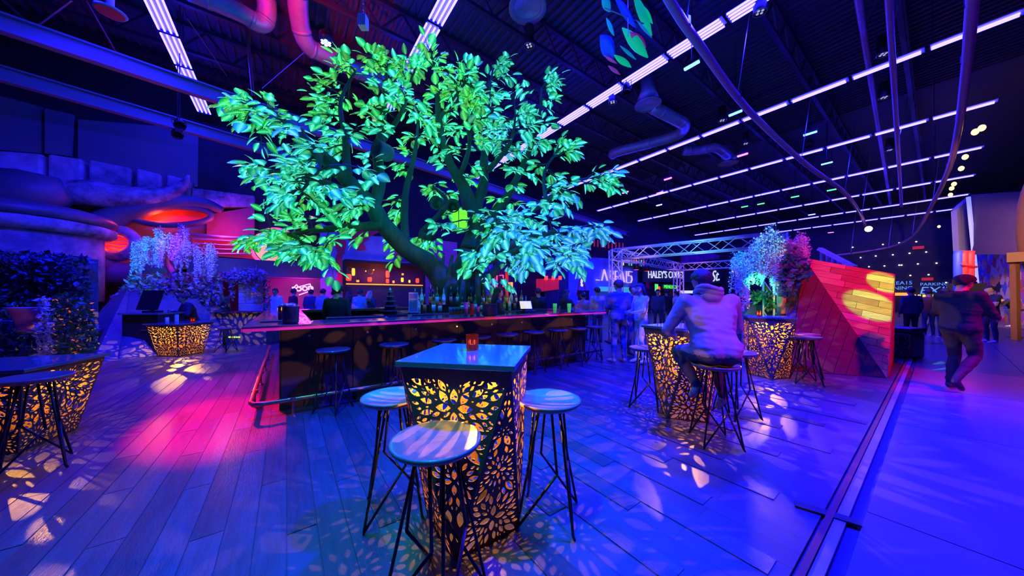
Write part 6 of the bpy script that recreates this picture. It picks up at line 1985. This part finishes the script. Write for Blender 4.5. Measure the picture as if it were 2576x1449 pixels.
# ================================================================ concourse side
mat('graffiti', (0.8, 0.5, 0.4), 0.7)
def graffiti_mat():
    nt = M['graffiti'].node_tree
    tc = nt.nodes.new('ShaderNodeTexCoord')
    v = nt.nodes.new('ShaderNodeTexVoronoi'); v.inputs['Scale'].default_value = 3.2
    n = nt.nodes.new('ShaderNodeTexNoise'); n.inputs['Scale'].default_value = 2.6; n.inputs['Detail'].default_value = 3
    mx = nt.nodes.new('ShaderNodeMix'); mx.data_type = 'RGBA'; mx.inputs[0].default_value = 0.35
    nt.links.new(tc.outputs['Object'], n.inputs['Vector']); nt.links.new(tc.outputs['Object'], mx.inputs[6]); nt.links.new(n.outputs['Color'], mx.inputs[7])
    nt.links.new(mx.outputs[2], v.inputs['Vector'])
    r = nt.nodes.new('ShaderNodeValToRGB'); r.color_ramp.interpolation = 'CONSTANT'
    e = r.color_ramp.elements; e[0].color = (0.9, 0.62, 0.5, 1); e[1].position = 0.85; e[1].color = (0.03, 0.03, 0.06, 1)
    for p_, c_ in ((.2, (0.85, 0.12, 0.08, 1)), (.35, (0.95, 0.75, 0.55, 1)), (.5, (0.15, 0.2, 0.7, 1)), (.62, (0.9, 0.4, 0.1, 1)), (.74, (0.6, 0.15, 0.5, 1))):
        k = e.new(p_); k.color = c_
    nt.links.new(v.outputs['Color'], r.inputs[0]); nt.links.new(r.outputs[0], nt.nodes['Principled BSDF'].inputs['Base Color'])
graffiti_mat()
mat('orange_paint', (0.95, 0.42, 0.04), 0.45)
mat('violet_wall', (0.05, 0.03, 0.09), 0.6, var=0.3, vscale=.5)
YR = 17.0
gw = thing('graffiti_wall', 'wall densely covered in colourful graffiti beside the concourse', 'wall art', G(2510, YR))
Og = Vector(gw.location)
mb = MB(); mb.slab([p - Og for p in (G(2452, 20.0), G(2576 + 60, 13.5), D(2576 + 60, 560, 13.5), D(2452, 640, 20.0))], 0.2); mb.build('painted_surface', 'graffiti', gw)
light('SPOT', 'concourse_lamp_light', D(2470, 560, 12.0), 2600, (1.0, 0.5, 0.45), D(2520, 700, 16.0), 0.2, 70, .6)
t = thing('violet_pillar', 'broad dark violet pillar above the graffiti wall', 'pillar', G(2490, 15.5))
Op = Vector(t.location)
mb = MB(); mb.slab([p - Op for p in (D(2441, 640, 15.5), D(2600, 640, 13.0), D(2600, 480, 13.0), D(2441, 490, 15.5))], 0.6); mb.build('shaft', 'violet_wall', t)
mb = MB(); mb.bar(D(2436, 495, 15.4) - Op, D(2462, 760, 15.4) - Op, .10); mb.build('lit_edge', glow('edge_blue', (0.25, 0.3, 1.0), 0.9), t)
t = thing('tall_doorway', 'tall blue framed doorway left of the violet pillar', 'doorway', G(2420, 18.0))
Od = Vector(t.location)
mb = MB()
for a_, b_ in (((2405, 530), (2418, 760)), ((2420, 520), (2432, 760)), ((2405, 530), (2440, 500))): mb.bar(D(*a_, 18) - Od, D(*b_, 18) - Od, .25)
mb.build('frame', 'steel_blue', t)
t = thing('red_tube_kiosk', 'kiosk of thick red and blue glowing tubes beside the doorway', 'kiosk', G(2432, 14.5))
Ok = Vector(t.location)
glow('tube_blue', (0.03, 0.06, 0.9), 0.4)
for px, m_ in ((2409, 'tube_blue'), (2424, 'lantern_red'), (2440, 'lantern_red')):
    mb = MB(); mb.tube([D(px, 735, 14.5) - Ok, D(px, 640, 14.5) - Ok, D(px + 2, 632, 14.5) - Ok], .13, 10); mb.build('tube', glow('tube_red', (0.9, 0.03, 0.04), 0.3) if px == 2424 else ('tube_red' if px > 2424 else m_), t, smooth=True)
mb = MB(); mb.tube([D(2420, 664, 14.3) - Ok, D(2440, 667, 14.3) - Ok, D(2456, 672, 14.3) - Ok], .05, 10); mb.build('tube', 'tube_red', t, smooth=True)
mb = MB(); mb.box((0, 0, 1.0), (1.0, .6, 2.0)); mb.build('cabinet', 'black_paint', t)
# orange arch ring at the right edge
t = thing('orange_arch', 'huge curved orange ring at the right picture edge', 'arch', G(2640, 9.6))
Oa = Vector(t.location)
cc = D(2770, 560, 9.6) - Oa
mb = MB(); mb.tube([cc + Vector((math.cos(a) * 1.35, math.cos(a) * -.5, math.sin(a) * 2.75)) for a in [2 * math.pi * k / 48 for k in range(48)]], .20, 12, closed=True, flat=1.4); mb.build('ring', 'orange_paint', t, smooth=True)
mb = MB(); mb.box(D(2572, 648, 9.8) - Oa, (.9, .5, .30), Matrix.Rotation(R(30), 3, 'Z')); mb.build('bracket', 'orange_paint', t)
mb = MB(); mb.bar(D(2552, 660, 9.9) - Oa, G(2556, 9.9) - Oa, .13); mb.build('post', 'orange_paint', t)
light('SPOT', 'concourse_lamp_light', D(2500, 560, 7.0), 500, (1.0, 0.55, 0.12), D(2620, 560, 9.4), 0.2, 80, .6)
t = thing('concourse_table', 'violet lit table top reaching in from the right edge', 'table', G(2545, 10.5))
mb = MB(); mb.box((0, 0, 0.93), (1.6, .7, .05)); mb.build('table_top', 'steel_blue', t)
mb = MB(); mb.lathe([(.25, 0), (.04, .03), (.04, .9)], 12, c=(.2, 0, 0)); mb.build('pedestal', 'black_metal', t)
# far end: exit signs and tiny lamps
def wf(px, py, off=0.25):
    dx = (px - CX) / F
    y = (43.85 - off) / (VX * dx + VY)
    return D(px, py, y)
RF = R(-54)
fx = thing('exit_sign', 'blue lettering PARKING EXIT on the far wall', 'sign', wf(2350, 726), RF)
text_mesh('small_lettering', 'PARKING', .34, 'sign_blue', fx, loc=(0, -.03, .36), extrude=.02)
text_mesh('lettering', 'EXIT', .85, 'sign_blue', fx, loc=(0.1, -.03, -.18), extrude=.02, shear=.2)
fx = thing('exit_sign', 'blue two-line lettering on the far wall left of the exit sign', 'sign', wf(2262, 718), RF)
text_mesh('lettering', 'AREA15', .42, 'sign_blue', fx, loc=(0, -.03, .2), extrude=.02)
text_mesh('small_lettering', 'DINING', .42, 'sign_blue', fx, loc=(0, -.03, -.25), extrude=.02)
fx = thing('amber_light_bar', 'orange glowing light bar under the two-line sign', 'light', wf(2262, 740), RF)
mb = MB(); mb.box((0, 0, 0), (1.4, .1, .25)); mb.build('tube', 'lantern_orange', fx)
fx = thing('yellow_light_bar', 'row of yellow lights under the exit sign', 'light', wf(2350, 744), RF)
for k in range(9):
    mb = MB(); mb.box((-1 + k * .25, 0, 0), (.16, .1, .2)); mb.build('cell', 'lantern_yellow', fx)
dots = [(2165, 648), (2203, 644), (2246, 641), (2288, 637), (2145, 622), (2221, 615), (2262, 611), (2186, 671), (2225, 669), (2268, 667), (2309, 664), (2356, 662), (2290, 693), (2336, 691), (2380, 711), (2330, 634), (2305, 608), (2262, 667)]
dot_me = MB(); dot_me.ell((0, 0, 0), (.055, .055, .055), 8, 6); dot_me = dot_me.mesh('ceiling_dot_lamp', glow('dot_white', (1.0, 0.85, 1.0), 2.5))
for k, (px, py) in enumerate(dots):
    o = link_mesh('ceiling_dot_lamp', dot_me, None, loc=wf(px, py, .1))
    tag(o, 'tiny white lamp scattered over the dark far wall', 'lamp', 'tiny lamps on the far wall')
for k, (px, py) in enumerate(((2310, 623), (2333, 702))):
    mb = MB(); mb.box((0, 0, 0), (.6, .1, .24)); tag(mb.build('red_exit_box', 'tube_red', loc=wf(px, py, .1), rotz=RF), ('upper' if k == 0 else 'lower') + ' small red exit box on the far wall', 'sign')
# ================================================================ ceiling: LED rows
glow('led_tube', (0.014, 0.011, 1.0), 70.0, True)
LZ = 8.0
seg = MB(); seg.box((0, 0, 0.045), (0.30, 1.36, 0.02)); seg.box((0, 0, 0.075), (0.08, 1.36, 0.05))
seg = seg.mesh('housing', 'steel_blue')
tubes = []
for x in (-0.16, -0.055, 0.055, 0.16):
    mb = MB(); mb.tube([(x, -0.62, 0.0), (x, 0.62, 0.0)], 0.024, 8); tubes.append(mb.mesh('led_tube', 'led_tube', True))
clip = MB(); clip.box((0, 0.66, 0.0), (0.36, 0.05, 0.06)); clip = clip.mesh('end_clip', 'black_metal')
hang = MB(); hang.tube([(0, 0, 0.1), (0, 0, CEIL - LZ)], 0.008, 4); hang = hang.mesh('hanger_rod', 'steel_dark')
names = ['leftmost', 'tree-hidden', 'nearest bright', 'second', 'third', 'fourth', 'fifth', 'sixth', 'seventh']
for k, v in enumerate((-2.4, 2.9, 8.5, 13.9, 19.5, 25.0, 30.4, 35.8, 41.0)):
    u0, u1 = (-1.2, 15.6) if k < 2 else (-1.2, 16.0)
    if k == 1: u1 = 12.0
    t = thing('led_row', f'{names[k]} long row of violet-white LED tubes hung below the ceiling', 'ceiling light', gp(0, v, LZ), GA, 'rows of LED tubes')
    n = int((u1 - u0) / 1.4)
    for i in range(n):
        y = u0 + 0.7 + i * 1.4
        hs = link_mesh('housing', seg, t, loc=(0, y, 0))
        for j, tm in enumerate(tubes):
            if k > 2 and j in (0, 3): continue
            link_mesh('led_tube', tm, hs)
        link_mesh('end_clip', clip, hs)
        if i % 3 == 0: link_mesh('hanger_rod', hang, t, loc=(0, y + .6, 0))

# ================================================================ suspended curved track
mat('track_paint', (0.75, 0.30, 0.45), 0.35)
def track(pts_, label, r=0.075):
    w = smooth_path([P(px, py, z) for px, py, z in pts_], 8)
    t = thing('suspended_track', label, 'track', (0, 0, 0))
    mb = MB(); mb.tube([q[:3] for q in w], r, 12); mb.build('tube', 'track_paint', t, smooth=True)
    for k in range(4, len(w) - 1, 9):
        p = Vector(w[k]); mb = MB(); mb.tube([p, Vector((p.x + .5, p.y, CEIL))], .012, 4); mb.build('hanger_wire', 'steel', t)
        mb = MB(); mb.tube([p - Vector((0, 0, .02)), p + Vector((0, 0, r + .05))], r * 1.15, 10); mb.build('clamp', 'steel_dark', t)
track([(1655, -60, 6.2), (1690, 10, 6.2), (1760, 115, 6.2), (1890, 285, 6.2), (2030, 415, 6.2), (2125, 485, 6.1), (2165, 540, 6.0), (2178, 572, 5.8)], 'long curved pink-violet track tube crossing the ceiling from the top')
track([(2452, -60, 6.2), (2440, 80, 6.2), (2428, 200, 6.2), (2410, 330, 6.2), (2385, 430, 6.2), (2345, 515, 6.2), (2300, 590, 6.0), (2250, 618, 5.8), (2180, 632, 5.6), (2080, 645, 5.2)], 'curved violet track tube on the right ending in a wide loop')
track([(2233, -60, 7.4), (2250, 230, 7.4), (2262, 420, 7.4), (2268, 520, 7.4)], 'straight violet ceiling pipe between the curved tracks', 0.06)
track([(2150, -60, 8.6), (2198, 248, 8.6), (2240, 513, 8.6)], 'straight dark blue ceiling pipe left of the violet pipe', 0.07)

# ================================================================ ducts and diffusers
def duct(pts_, r, label, z0=None):
    w = smooth_path([tuple(p) for p in pts_], 5)
    t = thing('ceiling_duct', label, 'duct', (0, 0, 0))
    mb = MB(); mb.tube([q[:3] for q in w], r, 18); mb.build('pipe', 'duct_metal', t, smooth=True)
    for k in range(2, len(w) - 2, 5):
        p, q = Vector(w[k]), Vector(w[k + 1]); d = (q - p).normalized()
        mb = MB(); mb.tube([p, p + d * .08], r * 1.04, 18); mb.build('seam_band', 'duct_metal', t, smooth=True)
duct([P(470, -25, 8.2), P(600, 30, 8.2), P(655, 60, 8.2), P(672, 30, 8.5), P(665, -30, 8.9)], 0.20, 'bent duct pipe at the top left of the tree')
duct([P(748, -60, 8.9), P(752, 40, 8.5), P(772, 110, 8.2), P(820, 140, 8.2), P(1000, 225, 8.2)], 0.22, 'bent duct pipe running behind the blue lamp')
duct([P(1640, 270, 8.6), P(1700, 300, 8.4), P(1722, 318, 8.4), P(1690, 345, 8.4), P(1560, 380, 8.4), P(1540, 390, 8.4)], 0.22, 'blue lit duct elbow beside the middle diffuser')
duct([P(1720, 380, 8.4), P(1760, 378, 8.4), P(1800, 372, 8.4), P(1830, 392, 8.4)], 0.20, 'small bent duct beside the far diffuser')
def diffuser(px, py, r, label):
    t = thing('round_diffuser', label, 'air vent', P(px, py, 8.5))
    for k, q in enumerate((1.0, .72, .45, .2)):
        mb = MB(); mb.lathe([(r * q, 0.10 * k * r), (r * q, 0.10 * k * r - .05), (r * q * .78, 0.10 * k * r + .04), (r * q * .76, .10 * k * r + .07)], 32); mb.build('ring', 'duct_metal', t, smooth=True)
    mb = MB(); mb.lathe([(r * .8, .2), (r * .55, .5), (r * .55, .95)], 24); mb.build('neck', 'duct_metal', t, smooth=True)
diffuser(1327, 18, .46, 'round ringed air diffuser at the top above the tree')
diffuser(1630, 262, .46, 'round ringed air diffuser in the blue ceiling')
diffuser(1832, 410, .46, 'far round ringed air diffuser')

# ================================================================ lamps and boxes under the ceiling
def fixture(p, tgt, colr, label):
    t = thing('stage_lamp', label, 'lamp', p)
    t.rotation_euler = (Vector(tgt) - Vector(p)).to_track_quat('-Z', 'Y').to_euler()
    mb = MB(); mb.lathe([(.001, .34), (.08, .34), (.10, .28), (.12, .06)], 16); mb.lathe([(.12, .06), (.125, .03), (.112, .03), (.10, .06)], 16); mb.build('housing', 'black_metal', t, smooth=True)
    mb = MB(); mb.tube([(-.13, 0, .12), (-.14, 0, .42), (.14, 0, .42), (.13, 0, .12)], .012, 6); mb.build('yoke', 'black_metal', t)
    q = t.rotation_euler.to_matrix().inverted()
    mb = MB(); mb.tube([q @ Vector((0, 0, .15)), q @ Vector((0, 0, CEIL - p.z))], .012, 5); mb.build('hanger_rod', 'steel_dark', t)
    return t
tint = lambda c: 'green' if c[1] > .6 and c[0] < .2 and c[2] < .3 else 'teal' if c[1] > .5 else 'red' if c[0] > .8 and c[2] < .2 else 'magenta' if c[0] > .5 else 'blue'
where = ['over the middle floor', 'over the left floor', 'over the concourse', 'over the far left table', 'behind the bar end', 'over the far concourse', 'over the stalls', 'facing the stone band', 'over the nearest table', 'over the bar corner', 'behind the bar corner', 'right of the seated man', 'left of the seated man', 'facing the plank planter', 'throwing the large leaf patch', 'throwing the corner patch', 'below the bent ducts', 'over the concourse edge', 'on the hanging strands of the right wisteria', 'on the crown of the right wisteria', 'on the end of the right wisteria', 'on the near side of the left wisteria', 'on the bar side of the left wisteria', 'on the heart of the left wisteria', 'before the bar end, added for floor sheen']
for k, (p, tg, c) in enumerate(SPOTS):
    fixture(p, tg, c, f'black stage lamp throwing {tint(c)} light {where[k]}')
def dot_lamp(px, py, z, mtl, label, r=.09, n=6):
    t = thing('par_lamp', label, 'lamp', P(px, py, z))
    mb = MB(); mb.lathe([(.06, .3), (r * 1.1, .22), (r * 1.2, .0)], 14); mb.build('housing', 'black_metal', t, smooth=True)
    mb = MB()
    for k in range(n):
        a = 2 * math.pi * k / n; mb.ell((r * .65 * math.cos(a), r * .65 * math.sin(a), 0), (r * .3, r * .3, .02), 8, 4)
    mb.ell((0, 0, 0), (r * .3, r * .3, .02), 8, 4)
    mb.build('led', mtl, t)
glow('led_blue', (0.5, 0.6, 12.0), 3.0); glow('led_pink', (8.0, 0.4, 6.0), 1.4); glow('led_cyan', (0.4, 0.9, 4.0), 1.2); glow('led_green', (0.2, 3.0, 0.4), 1.0); glow('led_dim', (0.35, 0.35, 0.6), 1.0); glow('star_white', (1.0, 1.0, 1.6), 5.0); glow('star_amber', (1.0, 0.6, 0.15), 4.0)
dot_lamp(820, 108, 7.6, 'led_blue', 'bright blue par lamp in front of the bent duct', .13)
light('POINT', 'par_lamp_light', P(820, 112, 7.5), 60, (0.03, 0.08, 1.0), size=0.1)
bar_seen = {}
def bar_label(w_, px):
    same = sorted(q[0] for q in BARS if q[3] == w_)
    return f'{ordn[same.index(px)]} small {w_} bar lamp under the ceiling, counted from the tree'
BARS = ((1680, 450, 'led_pink', 'pink'), (1868, 390, 'led_pink', 'pink'), (1573, 484, 'led_pink', 'pink'), (2038, 336, 'led_cyan', 'pale blue'), (2080, 411, 'led_cyan', 'pale blue'), (2042, 540, 'led_blue', 'blue'), (2000, 495, 'led_green', 'green'), (1873, 520, 'led_green', 'green'), (1914, 513, 'led_green', 'green'), (2092, 478, 'led_green', 'green'), (1740, 165, 'led_cyan', 'pale blue'), (1850, 285, 'led_cyan', 'pale blue'), (1658, 516, 'led_blue', 'blue'), (1660, 485, 'led_pink', 'rosy'), (2090, 585, 'led_pink', 'rosy'))
for k, (px, py, mtl, w_) in enumerate(BARS):
    t = thing('bar_lamp', bar_label(w_, px), 'lamp', P(px, py, 7.3), GA + R(90), 'small bar lamps')
    mb = MB(); mb.box((0, 0, 0), (.36, .07, .05)); mb.build('strip', mtl, t)
    mb = MB(); mb.box((0, 0, .06), (.42, .12, .07)); mb.tube([(0, 0, .08), (0, 0, CEIL - 7.3)], .01, 4); mb.build('housing', 'black_metal', t)
for k, (px, py) in enumerate(((1331, 116), (1912, 32), (1541, 258), (2222, 138), (2224, 246), (1817, 304), (1876, 362), (2238, 378))):
    t = thing('downlight_can', ('downlight can under the top diffuser', 'downlight can crossing the nearest bright row', 'downlight can beside the tree crown', 'first downlight can beside the violet pipe', 'second downlight can beside the violet pipe', 'downlight can below the second row', 'downlight can above the far diffuser', 'far downlight can beside the violet pipe')[k], 'lamp', P(px, py, 7.8))
    mb = MB(); mb.lathe([(.12, .5), (.13, .02), (.12, 0), (.11, .02)], 20); mb.build('can', 'black_metal', t, smooth=True)
    mb = MB(); mb.tube([(.125 * math.cos(a), .125 * math.sin(a), 0) for a in [2 * math.pi * i / 20 for i in range(20)]], .008, 5, closed=True); mb.build('rim', 'steel', t)
    mb = MB()
    for i in range(4): mb.ell((.055 * math.cos(i * math.pi / 2 + .4), .055 * math.sin(i * math.pi / 2 + .4), .01), (.03, .03, .015), 8, 4)
    mb.build('led', 'led_dim', t)
for k, (px, py, s) in enumerate(((2185, 576, .16), )):
    mb = MB(); mb.ell((0, 0, 0), (s, s, s), 12, 8); tag(mb.build('beam_lamp', 'star_white', loc=D(px, py, 18), smooth=True), 'dazzling white lamp where the curved track ends', 'lamp')
for k, (px, py) in enumerate(((2453, 332), (2470, 322), (2428, 395), (2418, 424), (2400, 463), (2394, 474), (2391, 490), (2362, 570))):
    mb = MB(); mb.ell((0, 0, 0), (.075, .075, .095), 12, 8); o = mb.build('festoon_bulb', 'star_amber', loc=P(px, py, 6.4), smooth=True)
    tag(o, ('largest amber bulb of the string', 'amber bulb just above the largest one', 'third amber bulb down the string', 'fourth amber bulb down the string', 'fifth amber bulb down the string', 'sixth amber bulb down the string', 'seventh amber bulb down the string', 'lowest amber bulb of the string')[k] + ' beside the curved track', 'lamp', 'amber bulb string')
t = thing('speaker_box', 'small pale striped box hanging from a chain above the crown', 'speaker', P(914, 56, 7.6))
mb = MB(); mb.box((0, 0, 0), (.17, .17, .26)); mb.build('box', 'white_plastic', t)
mb = MB()
for k in range(4): mb.box((-.06 + .04 * k, -.088, 0), (.012, .006, .24))
mb.build('stripe', 'print_dark', t)
mb = MB()
for k in range(14): mb.tube([(.03 * math.cos(a) * (1 if k % 2 else .2), .03 * math.cos(a) * (.2 if k % 2 else 1), .17 + k * .07 + .05 * math.sin(a)) for a in [2 * math.pi * i / 8 for i in range(8)]], .008, 4, closed=True)
mb.tube([(0, 0, 1.1), (0, 0, CEIL - 7.6)], .006, 4)
mb.build('chain', 'steel', t)
t = thing('wide_reflector_lamp', 'flared blue-red reflector lamp at the top left', 'lamp', P(277, 32, 7.2))
mb = MB(); mb.lathe([(.22, 0), (.24, .03), (.06, .12), (.06, .9)], 16); mb.build('reflector', 'steel_blue', t, smooth=True)
mb = MB(); mb.lathe([(.2, -.005), (.2, 0)], 16); mb.build('glass', 'red_lining', t)
# hanging kinetic sculpture: long coloured blades
t = thing('hanging_mobile', 'hanging mobile of slanted green, blue and magenta blades', 'mobile', D(1580, 90, 5.4))
Om = Vector(t.location)
mat('blade_green', (0.05, 0.8, 0.25), 0.35, emit=(0.0, 0.9, 0.2), estr=0.30); mat('blade_blue', (0.03, 0.06, 0.9), 0.35, emit=(0.0, 0.02, 0.9), estr=0.25); mat('blade_magenta', (0.8, 0.08, 0.4), 0.35, emit=(0.8, 0.02, 0.3), estr=0.12); mat('blade_teal', (0.05, 0.5, 0.6), 0.35, emit=(0.0, 0.4, 0.5), estr=0.25)
blades = [(1592, -20, 1640, 90, .10, 'blade_green'), (1612, 10, 1642, 60, .06, 'blade_green'), (1600, 50, 1640, 95, .04, 'blade_teal'), (1565, 70, 1630, 145, .16, 'blade_green'), (1545, 138, 1588, 170, .08, 'blade_green'), (1510, 90, 1545, 145, .22, 'blade_blue'), (1515, -10, 1535, 30, .10, 'blade_teal'), (1520, 140, 1552, 160, .05, 'blade_magenta'), (1530, 165, 1560, 188, .05, 'blade_magenta'), (1585, 80, 1625, 120, .10, 'blade_magenta'), (1525, 45, 1545, 90, .06, 'blade_teal'), (1545, -10, 1600, 70, .14, 'blade_blue'), (1560, 115, 1600, 150, .04, 'blade_teal')]
for k, (x0, y0, x1, y1, w_, m_) in enumerate(blades):
    a, b = D(x0, y0, 5.3 + .05 * (k % 4)) - Om, D(x1, y1, 5.5 - .05 * (k % 3)) - Om
    n = 8
    mb = MB(); mb.tube([a.lerp(b, i / n) for i in range(n + 1)], [max(.008, w_ * .8 * math.sin(math.pi * (i + .3) / (n + .6))) for i in range(n + 1)], 8, flat=.25); mb.build('blade', m_, t, smooth=True)
mb = MB(); mb.tube([Vector((0, 0, 0)), Vector((0, 0, CEIL - Om.z))], .008, 4); mb.bar(D(1520, 20, 5.4) - Om, D(1620, 60, 5.4) - Om, .015); mb.build('hanger_wire', 'steel', t)
# thin tension cables and hanging pipes on the left
for k, (a, b, r_, lab, m_) in enumerate((((470, 45, 8.0), (570, 190, 8.0), .012, 'thin pale cable slanting beside the left LED row', 'steel'), ((660, 222, 8.2), (770, 128, 8.2), .012, 'thin pale cable slanting up to the bent duct', 'steel'), ((618, 40, 8.6), (637, 240, 6.9), .04, 'thin red hanging pipe left of the crown', 'trim_metal'), ((215, 0, 8.6), (290, 130, 8.0), .03, 'dull red slanting brace at the top left', 'trim_metal'), ((85, 70, 8.0), (180, 0, 8.4), .03, 'dark slanting brace at the upper left corner', 'steel'), ((0, -5, 8.4), (85, 70, 8.0), .03, 'dark brace meeting it from the left edge', 'steel'))):
    mb = MB(); mb.tube([P(*a), P(*b)], r_, 6); tag(mb.build('ceiling_cable' if r_ < .02 else 'ceiling_pipe', m_), lab, 'cable' if r_ < .02 else 'pipe')

bpy.data.scenes.remove(TMP)
